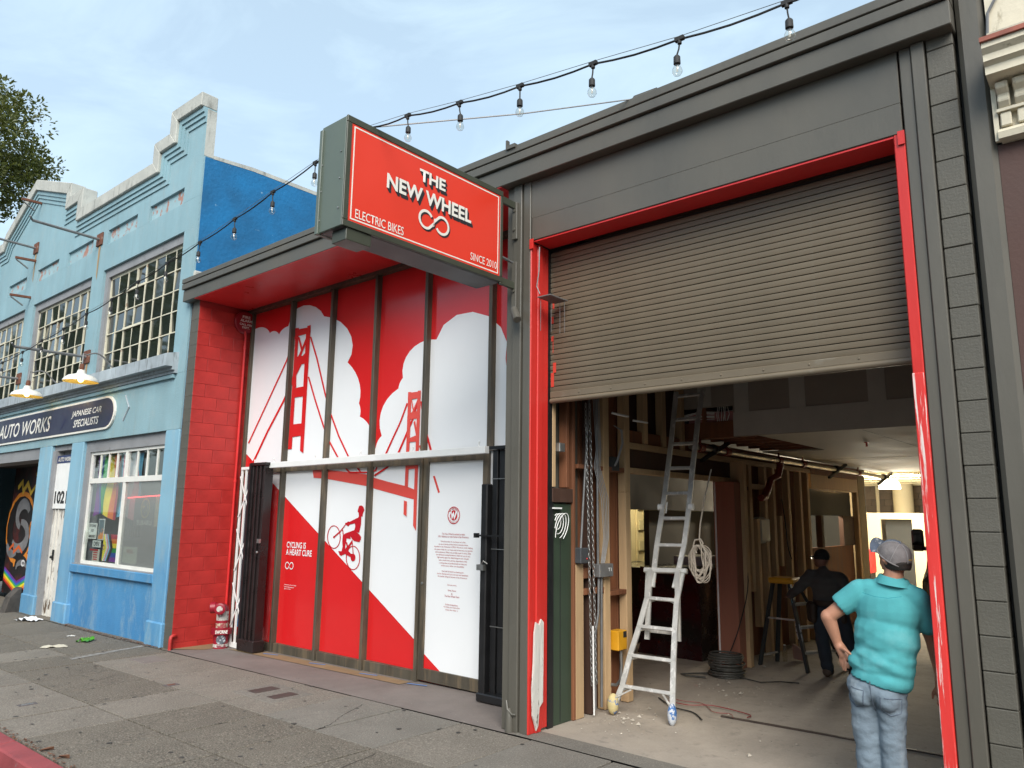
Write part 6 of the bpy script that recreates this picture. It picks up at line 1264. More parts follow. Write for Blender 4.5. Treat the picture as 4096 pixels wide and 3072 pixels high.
t = thing('yellow_disconnect', (-4.42, 1.43, .55), 'orange yellow electrical box low on the second stud', 'electrical box')
part('case', MB().box(-4.50, -4.38, 1.345, 1.515, .555, .75), YEL, t, .008); part('plate', MB().box(-4.38, -4.377, 1.44, 1.50, .68, .74), RUBBER, t)
part('flex', MB().tube([(-4.42, 1.45, .555), (-4.42, 1.46, .40), (-4.42, 1.44, .26), (-4.42, 1.36, .22), (-4.45, 1.30, .23)], .016, 10), STEEL, t, smooth=30)
t = thing('outlet_box', (-4.42, .43, 2.53), 'small steel outlet box on the end stud near the shutter', 'outlet box'); part('box', MB().box(-4.47, -4.41, .385, .475, 2.535, 2.62), STEEL, t, .004)
wi = random.Random(5)
def wire(pts, r, m, name, label, cat='cable', grp=None):
    P = []
    for i in range(len(pts) - 1):
        for k in range(5):
            f = k / 5; p0, p1, p2, p3 = (Vector(pts[max(0, min(len(pts) - 1, i + d))]) for d in (-1, 0, 1, 2))
            P.append(.5 * ((2 * p1) + (p2 - p0) * f + (2 * p0 - 5 * p1 + 4 * p2 - p3) * f * f + (3 * p1 - p0 - 3 * p2 + p3) * f ** 3))
    P.append(Vector(pts[-1])); return solid(name, MB().tube(P, r, 6), m, label, cat, grp, smooth=60)
mb = MB()
for k in range(5):
    o = k * .016; mb.tube([(-4.42, 1.10 + o, 1.44), (-4.41, 1.14 + o * 1.4, 1.7), (-4.41, 1.10 + o * 2, 2.1), (-4.42, .99 + o * 1.6, 2.42), (-4.42, 1.03 + o * 1.3, 2.6), (-4.42, .97 + o * 1.7, 3.2)], .0042, 5)
solid('cable_run', mb, mat('cable_white', (.26, .26, .26), .5), 'bundle of pale cables running up from the junction box', 'cables', smooth=60)
mb = MB()
for k in range(3): mb.tube([(-4.40, 1.34, 2.88), (-4.38, 1.44 + .015 * k, 2.84), (-4.39, 1.48 + .012 * k, 2.70), (-4.41, 1.40 + .012 * k, 2.50), (-4.45, 1.40 + .01 * k, 2.44)], .005, 5)
solid('cable_loop', mb, bpy.data.materials['cable_white'], 'looped cables dropping into a dark box high between two studs', 'cables', smooth=60)
solid('dark_box', MB().box(-4.52, -4.44, 1.37, 1.50, 2.40, 2.55), mat('box_dark', (.04, .04, .04), .6), 'dark box under the looped cables between two studs', 'electrical box')
mb = MB()
for k in range(4):
    r = .075 + .022 * k; mb.tube([(-4.45 + .012 * k, .40 + r * .75 * math.cos(a) + .01 * k, 1.86 - .02 * k + r * math.sin(a + .2 * k)) for a in [-2.3 + k * .3 + i * .33 for i in range(15)]], .0042, 5)
solid('cable_coil', mb, WHITE, 'white cable coil hanging on the green door frame', 'cables', smooth=60)
mb = MB(); mb.box(-4.475, -4.43, .33, .45, 1.98, 1.995); solid('door_closer_arm', mb, WHITE, 'short pale bar at the top of the green door', 'bar')
for i, (pts) in enumerate((((-4.42, 1.33, 3.02), (-4.36, 1.40, 3.0), (-4.36, 1.55, 3.0), (-4.4, 1.62, 3.01)), ((-4.42, 1.76, 2.98), (-4.36, 1.85, 2.97), (-4.4, 2.04, 2.98)))):
    wire(pts, .012, WHITE, 'cable_tail', ('pale cable tail between the second and third tall studs', 'pale cable tail right of the third tall stud')[i])
wire([(-4.40, 4.52, 2.3), (-4.39, 4.55, 1.9), (-4.39, 4.60, 1.55), (-4.39, 4.66, 1.2)], .010, WHITE, 'hanging_cable', 'white cable hanging down the stud right of the door post')
wire([(-4.40, 4.40, 1.7), (-4.25, 4.30, 1.1), (-4.30, 4.05, .5), (-4.45, 3.95, .08)], .007, RUBBER, 'loose_cable', 'thin dark cable slung in front of the reddish door post')
wire([(-4.42, 6.05, 2.2), (-4.40, 6.1, 1.8), (-4.40, 6.15, 1.5), (-4.41, 6.3, 1.3)], .008, RUBBER, 'loose_cable', 'dark cable hanging between the far studs')
# extension ladder, leaning; rungs measured on its own plane
ld = thing('extension_ladder', (-4, 1.15, 0), 'tall paint spattered aluminium ladder leaning in the bay', 'ladder')
LL = [[Vector(a), Vector(b)] for a, b in D['ladder']]
ua = (LL[0][1] - LL[0][0]).normalized(); nl = Vector((-.114, .993, 0)); nn_ = ua.cross(Vector((0, 0, 1)))
upv = (LL[9][0] - LL[6][0]).normalized(); nf = ua.cross(upv).normalized()
fA, fB = Vector((-4.30, 1.11, .05)), Vector((-3.69, 1.18, .04))
def rail_l(side, idx, w=.062, d=.03, ext0=None, ext1=None):
    pts = [LL[i][side] for i in idx]
    if ext0 is not None: pts = [ext0] + pts
    if ext1 is not None: pts = pts + [ext1]
    mb = MB()
    for a, b in zip(pts, pts[1:]): mb.bar(a, b + (b - a) * .004, .055, .028, nf)
    return part('rail', mb, ALU, ld, .004)
top = [LL[11][0] + (LL[11][0] - LL[9][0]) * .10, LL[11][1] + (LL[11][1] - LL[9][1]) * .10]
rail_l(0, (0, 1, 2, 3, 4), ext0=fA); rail_l(1, (0, 1, 2, 3, 4), ext0=fB)
rail_l(0, (5, 6, 7, 8, 9, 10, 11), ext0=LL[4][0].lerp(LL[3][0], .6) + ua * .05, ext1=top[0]); rail_l(1, (5, 6, 7, 8, 9, 10, 11), ext0=LL[4][1].lerp(LL[3][1], .6) - ua * .05, ext1=top[1])
for i, (a, b) in enumerate(LL):
    r0 = .0
    part('rung', MB().bar(a, b, .030, .036, upv), ALU, ld, .004)
    if i < 4:
        for p, s_ in ((a, 1), (b, -1)): part('gusset', MB().bar(p - upv * .03 - nf * .03, p + ua * s_ * .09 - nf * .02, .03, .02, upv), ALU, ld)
# inner section feet seen behind the lower rungs
for p, s_ in ((LL[4][0], 1), (LL[4][1], -1)):
    part('inner_rail', MB().bar(p + ua * .04 * s_ - nf * -.05, p + ua * .02 * s_ - upv * .72 + Vector((0, .12, 0)), .05, .026, nf), ALU, ld)
part('inner_rung', MB().bar(LL[2][0] + Vector((.05, .14, -.05)), LL[2][1] + Vector((-.02, .14, -.05)), .03, .036), ALU, ld)
for p, s_ in ((LL[6][0].lerp(LL[7][0], .45), -1), (LL[6][1].lerp(LL[7][1], .45), 1)): part('hinge_knob', MB().tube([p, p + ua * .05 * s_], [.032, .036], 12).tube([p - ua * .02 * s_ - nf * .03, p - ua * .02 * s_ + upv * .08 - nf * .05, p - ua * .02 * s_ - upv * .05 - nf * .05], .008, 6), WHITE, ld, smooth=40)
part('slide_lock', MB().bar(LL[4][0] - ua * .05, LL[4][1] + ua * .05, .045, .05, upv), ALU, ld, .006)
FTB = mat('foot_rag', (.55, .45, .22), .8, .15, 12, col2=(.06, .16, .40), amt=1, thr=.56, s2=9, soft=.03); FTW = mat('foot_tape', (.55, .58, .62), .7, .15, 12, col2=(.05, .15, .38), amt=1, thr=.52, s2=14, soft=.03)
part('foot', MB().ball(fA + Vector((0, 0, .05)), (.055, .065, .10), 12, 8), FTB, ld, smooth=60, label='foot wrapped in a tan rag and blue tape'); part('foot', MB().ball(fB + Vector((0, 0, .05)), (.042, .055, .10), 12, 8), FTW, ld, smooth=60, label='foot wrapped in white and blue tape')
for p, a, s_ in ((fA, LL[0][0], 1), (fB, LL[0][1], -1)): part('brace', MB().bar(p + Vector((0, 0, .10)), a + ua * .10 * s_ - upv * .02, .02, .012), ALU, ld)
part('warning_label', MB().bar(LL[3][1] - nf * .0 + nf * -.032, LL[2][1] - nf * .032, .034, .002, nf), mat('label_yellow', (.45, .42, .06), .5, .2, 30), ld)
# rope bundle
rp_ = thing('rope_hank', (-3.58, 1.62, 1.5), 'hank of off white rope hanging from the ladder', 'rope')
ROPE = mat('rope_cotton', (.42, .36, .29), .85, .15, 60, bump=.5, bscale=200)
part('line', MB().tube([(-3.60, 1.98, 2.42), (-3.59, 1.78, 2.1), (-3.585, 1.66, 1.85), (-3.58, 1.62, 1.70), (-3.55, 1.60, 1.64)], .008, 8), ROPE, rp_, smooth=60)
rn = random.Random(12)
for k in range(13):
    cx_, w, h = -3.575 + rn.uniform(-.025, .03), rn.uniform(.045, .115), rn.uniform(.12, .185)
    pts = [(cx_ + w * math.sin(a) + .012 * math.sin(3 * a + k), 1.60 + .012 * math.cos(2 * a + k) + rn.uniform(-.012, .012) * 0 + .003 * (k - 6), 1.64 - h + h * math.cos(a) * 1.0) for a in [2 * PI * i / 22 for i in range(23)]]
    part('loop', MB().tube(pts, .0065, 6), ROPE, rp_, smooth=60)
part('tie', MB().tube([(-3.60, 1.59, 1.64), (-3.55, 1.585, 1.62), (-3.53, 1.60, 1.66), (-3.56, 1.61, 1.70), (-3.62, 1.60, 1.69), (-3.64, 1.6, 1.63), (-3.60, 1.59, 1.56)], .009, 7), ROPE, rp_, smooth=60)
part('tail', MB().tube([(-3.52, 1.6, 1.45), (-3.56, 1.59, 1.36), (-3.60, 1.59, 1.32)], .011, 7), ROPE, rp_, smooth=60)
# cable coil on the floor
cc = thing('armoured_cable_coil', (-4.28, 3.62, 0), 'coil of grey armoured cable on the shop floor', 'cable coil')
for k in range(11):
    r = .20 + rn.uniform(-.018, .018); ox, oy = rn.uniform(-.015, .015), rn.uniform(-.015, .015)
    part('turn', MB().tube([(-4.28 + ox + r * math.cos(a), 3.62 + oy + r * math.sin(a), .014 + k * .024 + .006 * math.sin(a + k)) for a in [2 * PI * i / 26 for i in range(27)]], .0115, 7), mat('armour_%d' % k, (.11, .11, .10), .45, .2, 20, metal=.5) if k == 0 else bpy.data.materials['armour_0'], cc, smooth=50)
part('tail', MB().tube([(-4.48, 3.55, .015), (-4.62, 3.42, .012), (-4.72, 3.28, .012), (-4.62, 3.22, .012), (-4.4, 3.30, .012)], .010, 6), bpy.data.materials['armour_0'], cc, smooth=50); part('tail', MB().tube([(-4.1, 3.56, .02), (-3.8, 3.5, .012), (-3.65, 3.7, .012), (-3.45, 3.78, .012)], .007, 6), RUBBER, cc, smooth=50)
wire([(-4.45, 2.3, .01), (-4.1, 2.05, .012), (-3.85, 2.1, .01), (-3.6, 1.85, .012), (-3.45, 1.9, .01), (-3.35, 1.75, .02)], .0035, mat('red_wire', (.20, .02, .02), .5), 'floor_wire', 'dark red wire scrap curling behind the ladder foot')
wire([(-4.3, 2.0, .01), (-4.0, 1.75, .012), (-3.75, 1.7, .01), (-3.55, 1.5, .012)], .007, RUBBER, 'floor_wire', 'black wire scrap lying between the ladder feet')
wire([(-4.2, 1.95, .01), (-3.9, 1.9, .02), (-3.7, 2.05, .02), (-3.3, 2.0, .012), (-3.25, 1.85, .02)], .005, bpy.data.materials['red_wire'], 'floor_wire', 'thin red wire scrap right of the ladder foot')
mb = MB()
for i in range(160):
    u = rn.random()
    x, y = (rn.gauss(-4.15, .22), rn.gauss(1.0, .3)) if u < .45 else (rn.gauss(-3.9, .4), rn.gauss(3.1, .3)) if u < .8 else (rn.uniform(-4.3, -2), rn.uniform(.3, 5))
    if x < -4.42: continue
    s = rn.uniform(.003, .013) if rn.random() < .9 else rn.uniform(.015, .03); a = rn.uniform(0, 6)
    mb.add([(x + s * math.cos(a + k * 2.1), y + s * math.sin(a + k * 2.1), .002) for k in range(3)] + [(x, y, .002 + s * .8)], [(0, 1, 3), (1, 2, 3), (2, 0, 3)])
o = solid('plaster_crumbs', mb, mat('crumb', (.40, .36, .30), .9, .3, 40), 'plaster crumbs and chips scattered on the shop floor', 'debris', fix=False); o['kind'] = 'stuff'; del o['category']
# step ladder
stl = thing('step_ladder', (-3.95, 4.6, 0), 'dark fibreglass step ladder with a yellow top', 'ladder')
FG = mat('fibreglass_dark', (.030, .033, .034), .5, .2, 8)
part('top_cap', MB().box(-4.05, -3.72, 4.45, 4.78, 1.075, 1.15), YEL, stl, .02)
tops = {'a': (-4.0, 4.5, 1.08), 'b': (-3.78, 4.5, 1.08), 'c': (-4.0, 4.74, 1.08), 'd': (-3.78, 4.74, 1.08)}
ft = {'a': (-4.26, 4.35, .0), 'b': (-3.58, 4.38, .0), 'c': (-4.20, 5.05, 0), 'd': (-3.70, 5.05, 0)}
ft = {'a': (-4.26, 4.59, .0), 'b': (-3.60, 4.50, .0), 'c': (-4.19, 5.0, 0), 'd': (-3.30, 5.05, 0)}
for k in 'abcd': part('leg', MB().bar(tops[k], ft[k], .075 if k in 'b' else .055, .035), FG, stl, .005)
f_ = lambda k, t_: Vector(tops[k]).lerp(Vector(ft[k]), t_)
for t_ in (.42, .88): part('spreader', MB().bar(f_('a', t_), f_('b' if t_ < .5 else 'c', t_), .03, .02), ALU, stl)
for t_ in (.24, .5, .78): part('step', MB().bar(f_('b', t_), f_('d', t_), .09, .03), ALU, stl, .004)
o_ = f_('b', .55); dn = (Vector(ft['b']) - Vector(tops['b'])).normalized()
ovl = MB(); ring_v = [o_ + Vector((0, -.024, 0)) + dn * .15 * math.cos(a) + Vector((dn.z, 0, -dn.x)) * -.035 * math.sin(a) for a in [2 * PI * i / 18 for i in range(18)]]
ovl.add(ring_v, [tuple(range(18))]); part('oval_badge', ovl, mat('badge_white', (.5, .5, .5), .5, .1, 8, col2=(.02, .02, .02), amt=1, thr=.52, s2=24), stl, fix=False)
part('sticker', MB().bar(f_('b', .05) + Vector((0, -.022, 0)), f_('b', .22) + Vector((0, -.022, 0)), .05, .004), mat('sticker_teal', (.10, .30, .33), .5, .2, 3, col2=(.55, .55, .55), amt=1, thr=.5, s2=9), stl)
t = thing('water_bottle', (-4.12, 5.2, 0), 'clear plastic bottle on the floor behind the step ladder', 'bottle')
part('body', MB().lathe([(.03, 0), (.033, .03), (.033, .13), (.014, .18), (.014, .20)], (-4.12, 5.1, 0), n=14), BULBG, t, smooth=40, fix=False); part('cap', MB().lathe([(.016, .20), (.016, .215), (0, .216)], (-4.12, 5.1, 0), n=12), WHITE, t)
solid('broken_board', MB().prism([(-4.06, .02), (-3.92, .0), (-3.92, .11), (-4.0, .19), (-4.07, .21)], 'y', 5.25, 5.28), mat('plaster_board_pink', (.36, .20, .15), .8), 'broken pinkish board leaning behind the step ladder', 'board')

# ------------------------------------------------------------------ people
def cap_mesh(mb, p0, r0, p1, r1, n=14, sq=(1, 1)):
    p0, p1 = Vector(p0), Vector(p1); d = p1 - p0; L = d.length
    ax = d.normalized() if L > 1e-6 else Vector((0, 0, 1))
    prof = [(r0 * math.sin(a), -r0 * math.cos(a)) for a in [PI / 2 * i / 4 for i in range(5)]] + [(r1 * math.cos(a), L + r1 * math.sin(a)) for a in [PI / 2 * i / 4 for i in range(5)]]
    prof[0] = (0, -r0); prof[-1] = (0, L + r1)
    mb.lathe(prof, p0, ax, n)
def fused(name, caps, balls, vox, mat_, parent, sm=6, disp=None, cut=None, label=None, shade=True):
    """limb capsules and ellipsoids fused into one continuous skin"""
    mb = MB()
    for c in caps: cap_mesh(mb, *c)
    for b in balls:
        c, r = b[0], b[1]; rot = b[2] if len(b) > 2 else None
        k = len(mb.v); mb.ball((0, 0, 0), r, 18, 12)
        M_ = Matrix.Translation(Vector(c)) @ (rot.to_matrix().to_4x4() if rot else Matrix())
        for i in range(k, len(mb.v)): mb.v[i] = tuple(M_ @ Vector(mb.v[i]))
    me = mb.mesh(name, mat_); tmp = bpy.data.objects.new(name, me); COL.objects.link(tmp)
    r = tmp.modifiers.new('r', 'REMESH'); r.mode = 'VOXEL'; r.voxel_size = vox
    s = tmp.modifiers.new('s', 'SMOOTH'); s.iterations = sm; s.factor = .5
    dg = bpy.context.evaluated_depsgraph_get(); dg.update()
    out = bpy.data.meshes.new_from_object(tmp.evaluated_get(dg)); bpy.data.objects.remove(tmp)
    b = BASE[parent.name] if parent else Vector((0, 0, 0))
    out.materials.clear()
    for m_ in (mat_ if isinstance(mat_, list) else [mat_]): out.materials.append(m_)
    if disp:
        ns = [v.normal.copy() for v in out.vertices]
        for v, n_ in zip(out.vertices, ns): v.co += n_ * disp(v.co, n_)
    if cut:
        bm = bmesh.new(); bm.from_mesh(out); bmesh.ops.delete(bm, geom=[v for v in bm.verts if cut(v.co)], context='VERTS'); bm.to_mesh(out); bm.free()
    for v in out.vertices: v.co -= b
    for p in out.polygons: p.use_smooth = True
    out.name = name
    o = bpy.data.objects.new(name, out); COL.objects.link(o)
    if parent: o.parent = parent
    BASE[o.name] = b
    if label: o['label'] = label
    return o
from mathutils import Euler, Quaternion
SKIN = mat('skin', (.42, .205, .130), .5, .14, 9, bump=.15, bscale=90)
SKIND = mat('skin_shade', (.22, .11, .075), .55, .14, 9)
TEAL = mat('teal_pique', (.080, .350, .375), .9, .10, 5, bump=.3, bscale=260, spec=.2, col2=(.17, .42, .44), amt=.6, thr=.55, s2=5, soft=.2)
JEANS = mat('faded_denim', (.165, .212, .255), .9, .14, 5, bump=.7, bscale=24, spec=.15, col2=(.32, .37, .40), amt=.8, thr=.52, s2=4, v2=(1.5, 1.5, .6), soft=.22)
SEAM = mat('denim_seam', (.10, .13, .17), .9, .1, 9)
HATG = mat('cap_mesh_grey', (.175, .160, .160), .9, .25, 22, bump=.5, bscale=200, col2=(.26, .24, .23), amt=.6, thr=.56, s2=18, soft=.15)
HATB = mat('cap_blue', (.075, .095, .135), .8, .2, 9, col2=(.30, .31, .32), amt=.9, thr=.55, s2=22)
HAIR = mat('dark_hair', (.020, .015, .012), .7, .3, 30, bump=.6, bscale=160)
SHOE = mat('work_boot', (.10, .07, .05), .8, .2, 8)

def rotto(a, b=(0, 0, 1)): return Vector(b).rotation_difference(Vector(a).normalized())
man = thing('person', (-1.58, .2, 0), 'person in turquoise polo and grey cap seen from behind, hand on hip, looking up', 'person')
fdir = Vector((-.80, .52, .30)).normalized()
hc = Vector((-1.425, .20, 1.655))
sh_l, el_l, wr_l, pm_l = Vector((-1.655, .205, 1.415)), Vector((-1.872, .165, 1.238)), Vector((-1.838, .225, 1.055)), Vector((-1.800, .232, .985))
sh_r, el_r, wr_r, pm_r = Vector((-1.300, .215, 1.385)), Vector((-1.262, .360, 1.120)), Vector((-1.250, .425, .885)), Vector((-1.248, .430, .800))
caps = [((-1.60, .2, .80), .11, (-1.53, .2, 1.1), .115), ((-1.53, .2, 1.1), .115, (-1.47, .2, 1.36), .10), ((-1.47, .2, 1.40), .075, (-1.43, .195, 1.56), .062),
        (sh_l, .062, el_l, .047), (el_l, .052, wr_l, .031), (sh_r, .060, el_r, .045), (el_r, .047, wr_r, .030),
        ((-1.672, .2, .80), .085, (-1.672, .205, .45), .06), ((-1.672, .205, .45), .058, (-1.668, .22, .09), .042), ((-1.515, .2, .80), .08, (-1.515, .205, .45), .055), ((-1.515, .205, .45), .053, (-1.512, .22, .09), .04),
        (wr_l, .033, pm_l, .040), (wr_r, .032, pm_r, .038)]
rt = rotto(fdir, (1, 0, 0))
balls = [(hc, (.100, .076, .102), rt), (hc + fdir * .045 + Vector((0, 0, -.045)), (.062, .058, .066), rt), (hc + fdir * .085 + Vector((0, 0, -.082)), (.024, .03, .02), rt),
         (hc + fdir * .103 + Vector((0, 0, -.020)), (.020, .013, .018), rt), (hc + fdir * .094 + Vector((0, 0, .015)), (.016, .045, .010), rt), (hc + fdir * .096 + Vector((0, 0, -.052)), (.012, .024, .012), rt)]
# left hand on the hip: thumb forward over the shirt, four fingers bent down towards the pocket
fl = [((-1.775, .205, .985), (-1.752, .190, .945), (-1.762, .192, .902)), ((-1.792, .212, .975), (-1.782, .198, .925), (-1.788, .200, .880)), ((-1.810, .222, .970), (-1.806, .212, .920), (-1.806, .214, .880)), ((-1.826, .234, .972), (-1.826, .226, .932), (-1.822, .228, .902))]
for a, b, c in fl: caps += [(a, .0125, b, .0105, 10), (b, .0108, c, .0085, 10)]
caps += [((-1.812, .205, 1.028), .016, (-1.768, .165, 1.022), .0125, 10), ((-1.768, .165, 1.022), .0125, (-1.725, .130, 1.005), .0095, 10)]
# right hand hanging beside the thigh
for k, (dx, dy, L) in enumerate(((-.026, .005, .082), (-.009, .012, .092), (.009, .014, .088), (.025, .010, .070))):
    a = pm_r + Vector((dx, dy, -.02)); b = a + Vector((0, .012, -L * .55)); c = b + Vector((-.004, -.006, -L * .45)); caps += [(a, .0115, b, .010, 10), (b, .010, c, .008, 10)]
caps += [(pm_r + Vector((-.02, .0, .02)), .014, pm_r + Vector((-.055, .01, -.03)), .011, 10), (pm_r + Vector((-.055, .01, -.03)), .011, pm_r + Vector((-.06, .012, -.065)), .0085, 10)]
body = fused('body', caps, balls, .0068, SKIN, man, 3)
# ears, eyes
side = fdir.cross(Vector((0, 0, 1))).normalized()
for s_ in (1, -1):
    ec = hc - fdir * .008 + side * .078 * s_ + Vector((0, 0, -.022))
    em = MB(); em.ball((0, 0, 0), (.022, .011, .034), 12, 8); M_ = Matrix.Translation(ec) @ rotto(fdir, (1, 0, 0)).to_matrix().to_4x4()
    em.v = [tuple(M_ @ Vector(v)) for v in em.v]; part('ear', em, SKIN, man, smooth=60)
    em = MB(); em.ball(hc + fdir * .090 + side * .033 * s_ + Vector((0, 0, .002)), .011, 10, 7); part('eye', em, WHITE, man, smooth=60)
hm = MB(); hm.ball((0, 0, 0), (.098, .081, .085), 20, 12)
def place(mb_, M_): mb_.v = [tuple(M_ @ Vector(v)) for v in mb_.v]; return mb_
hb = hc - fdir * .012 + Vector((.012, -.006, -.018))
hair = fused('hair', [], [(hb, (.098, .080, .088), rt)], .007, HAIR, man, 2, cut=lambda c: (c - hc).dot(fdir) > .012 or c.z < 1.580)
# cap: shell, front panel, curled brim, rear strap opening
up_h = (Vector((0, 0, 1)) - fdir * fdir.z).normalized()
tilt = (up_h - fdir * .28).normalized(); ff = (fdir - tilt * fdir.dot(tilt)).normalized(); ss = tilt.cross(ff)
CM = Matrix((ff, ss, tilt)).transposed().to_4x4(); CM.translation = hc + tilt * .026 + ff * .004
def capshell(a0, a1, k=1.0, z0=-.016, n=24, m=9):
    mb = MB(); vs = []
    for j in range(m + 1):
        t = j / m * PI / 2
        for i in range(n + 1):
            a = a0 + (a1 - a0) * i / n
            vs.append((.120 * k * math.cos(t) ** .85 * math.cos(a), .101 * k * math.cos(t) ** .85 * math.sin(a), z0 + .112 * k * math.sin(t)))
    mb.add(vs, [(j * (n + 1) + i, j * (n + 1) + i + 1, (j + 1) * (n + 1) + i + 1, (j + 1) * (n + 1) + i) for j in range(m) for i in range(n)])
    return place(mb, CM)
hat = part('cap', capshell(math.radians(48), math.radians(312)), HATG, man, smooth=60, fix=False, label='grey mesh cap with a blue front and brim')
part('front_panel', capshell(math.radians(-50), math.radians(50), 1.012), HATB, hat, smooth=60, fix=False)
for a in (math.radians(50), math.radians(120), math.radians(180), math.radians(240), math.radians(310)):
    pts = [CM @ Vector((.1215 * math.cos(t) ** .85 * math.cos(a), .1025 * math.cos(t) ** .85 * math.sin(a), -.016 + .1135 * math.sin(t))) for t in [PI / 2 * i / 8 for i in range(9)]]
    part('seam', MB().tube(pts, .0028, 5), mat('cap_seam', (.25, .24, .24), .8) if a < 1 else bpy.data.materials['cap_seam'], hat, smooth=60)
part('button', MB().ball(CM @ Vector((0, 0, .098)), .009, 8, 5), HATB, hat)
part('hat_band', MB().tube([CM @ Vector((.1205 * math.cos(a), .1015 * math.sin(a), -.014)) for a in [2 * PI * i / 36 for i in range(37)]], .005, 6), HATG, hat, smooth=60)
op = [CM @ Vector((-.1245 * math.cos(b_), .1045 * math.sin(b_), -.008 + .026 * math.sqrt(max(0, 1 - (b_ / .52) ** 2)))) for b_ in [-.52 + 1.04 * i / 12 for i in range(13)] for a in (0,)]
base_op = [CM @ Vector((-.1245 * math.cos(b_), .1045 * math.sin(b_), -.008)) for b_ in [-.52 + 1.04 * i / 12 for i in range(13)]]
part('strap_opening', MB().add(op + base_op, [(i, i + 1, 14 + i, 13 + i) for i in range(12)]), HAIR, hat, fix=False)
part('logo_tag', MB().add([CM @ Vector((-.1235, y, z)) for y, z in ((-.012, .046), (.012, .046), (.012, .056), (-.012, .056))], [(0, 1, 2, 3)]), mat('tag_yellow', (.55, .40, .08), .6), hat, fix=False)
mb = MB(); vs = []; n, m_ = 14, 6
for j in range(m_ + 1):
    for i in range(n + 1):
        a = -1.15 + 2.3 * i / n; rr_ = j / m_
        x_ = .117 * math.cos(a) + rr_ * .082 * math.cos(a * .75); y_ = .099 * math.sin(a) + rr_ * .012 * math.sin(a)
        vs.append((x_, y_, -.004 - .030 * (abs(y_) / .09) ** 2 * (.3 + rr_) + rr_ * .012))
g_ = [(j * (n + 1) + i, j * (n + 1) + i + 1, (j + 1) * (n + 1) + i + 1, (j + 1) * (n + 1) + i) for j in range(m_) for i in range(n)]
mb.add(vs + [(a, b, c - .005) for a, b, c in vs], g_ + [tuple(k + len(vs) for k in reversed(q_)) for q_ in g_]); place(mb, CM)
part('brim', mb, HATB, hat, smooth=60, fix=False)
# polo shirt
def folds(c, n_):
    d = 0
    # drag folds towards the waist at left, and soft folds across the back
    d += .006 * max(0, 1 - abs(c.z - 1.02) / .30) * math.sin((c.z * 1.0 - (c.x + 1.5) * .75) * 46 + 2.2 * noise.noise(c * 5)) * max(0, min(1, (-1.38 - c.x) / .2))
    d += .005 * max(0, 1 - abs(c.z - .98) / .22) * math.sin((c.z + (c.x + 1.5) * .35) * 60 + 2.5 * noise.noise(c * 4)) * max(0, min(1, (c.x + 1.62) / .2))
    q_ = Vector((c.x + 1.70, 0, c.z - 1.0)); pp = q_.x * .42 + q_.z * .9 + .02 * noise.noise(c * 6); fr_ = (pp * 12) % 1.0
    d += .009 * math.exp(-q_.length / .13) * (1 - 2 * abs(fr_ - .5)) ** 2
    lo_ = max(0, min(1, (1.18 - c.z) / .15))
    d += (.003 + .002 * lo_) * noise.noise(c * 6) + .0035 * lo_ * noise.noise(Vector((c.x * 8, c.y * 8, c.z * 24)))
    return d
tcaps = [((-1.655, .2, 1.425), .085, (-1.775, .182, 1.330), .082), ((-1.305, .21, 1.40), .080, (-1.268, .285, 1.235), .074),
         ((-1.60, .2, 1.44), .075, (-1.35, .2, 1.425), .075), ((-1.50, .2, 1.47), .075, (-1.435, .2, 1.495), .075)]
tb = [((-1.482, .205, 1.31), (.212, .145, .185)), ((-1.507, .20, 1.14), (.208, .150, .22)), ((-1.535, .20, .98), (.200, .150, .19)), ((-1.555, .2, .86), (.200, .150, .12)), ((-1.66, .195, .97), (.10, .11, .09))]
hemz = lambda c: .885 - (c.x + 1.78) * .25
shirt = fused('polo_shirt', tcaps, tb, .0085, TEAL, man, 8, folds,
              cut=lambda c: (c.z < hemz(c)) or ((c - sh_l).dot((el_l - sh_l).normalized()) > .175 and c.x < -1.70 and c.z > 1.2) or ((c - sh_r).dot((el_r - sh_r).normalized()) > .215 and c.x > -1.345 and c.y > .29) or c.z > 1.543)
solidify = shirt.modifiers.new('thickness', 'SOLIDIFY'); solidify.thickness = .004; solidify.offset = -1
col = MB(); vs = []; n = 22
for j, (r_, z) in enumerate(((.069, 1.530), (.073, 1.545), (.083, 1.545), (.108, 1.492))):
    for i in range(n):
        a = 2 * PI * i / n; vs.append((-1.437 + r_ * math.cos(a) * 1.08 - .0 * j, .198 + r_ * .95 * math.sin(a), z - .045 * math.cos(a) * .4 - .01))
col.add(vs, [(j * n + i, j * n + (i + 1) % n, (j + 1) * n + (i + 1) % n, (j + 1) * n + i) for j in range(3) for i in range(n)])
part('collar', col, TEAL, shirt, smooth=60, fix=False)
part('placket_seam', MB().tube([(-1.60, .045, 1.43), (-1.52, .04, 1.41), (-1.44, .043, 1.405), (-1.36, .06, 1.42)], .002, 4), mat('teal_seam', (.02, .26, .31), .9), shirt)
# jeans
def jf(c, n_): return .008 * noise.noise(Vector((c.x * 9, c.y * 9, c.z * 16))) + .004 * noise.noise(Vector((c.x * 20, c.y * 20, c.z * 34))) + .003 * math.sin((c.z + c.x * .8) * 60) * max(0, 1 - abs(c.z - .66) / .1)
jc = [((-1.672, .2, .74), .098, (-1.674, .203, .45), .084, 18), ((-1.674, .203, .45), .083, (-1.670, .21, .075), .080, 18), ((-1.508, .2, .74), .098, (-1.516, .203, .45), .080, 18), ((-1.516, .203, .45), .079, (-1.514, .21, .075), .078, 18)]
jeans = fused('jeans', jc, [((-1.592, .2, .80), (.190, .145, .12)), ((-1.575, .2, .88), (.140, .12, .08)), ((-1.665, .145, .76), (.08, .10, .09)), ((-1.515, .145, .75), (.08, .10, .09))], .0085, JEANS, man, 5, jf, cut=lambda c: c.z > .955 or c.z < .035)
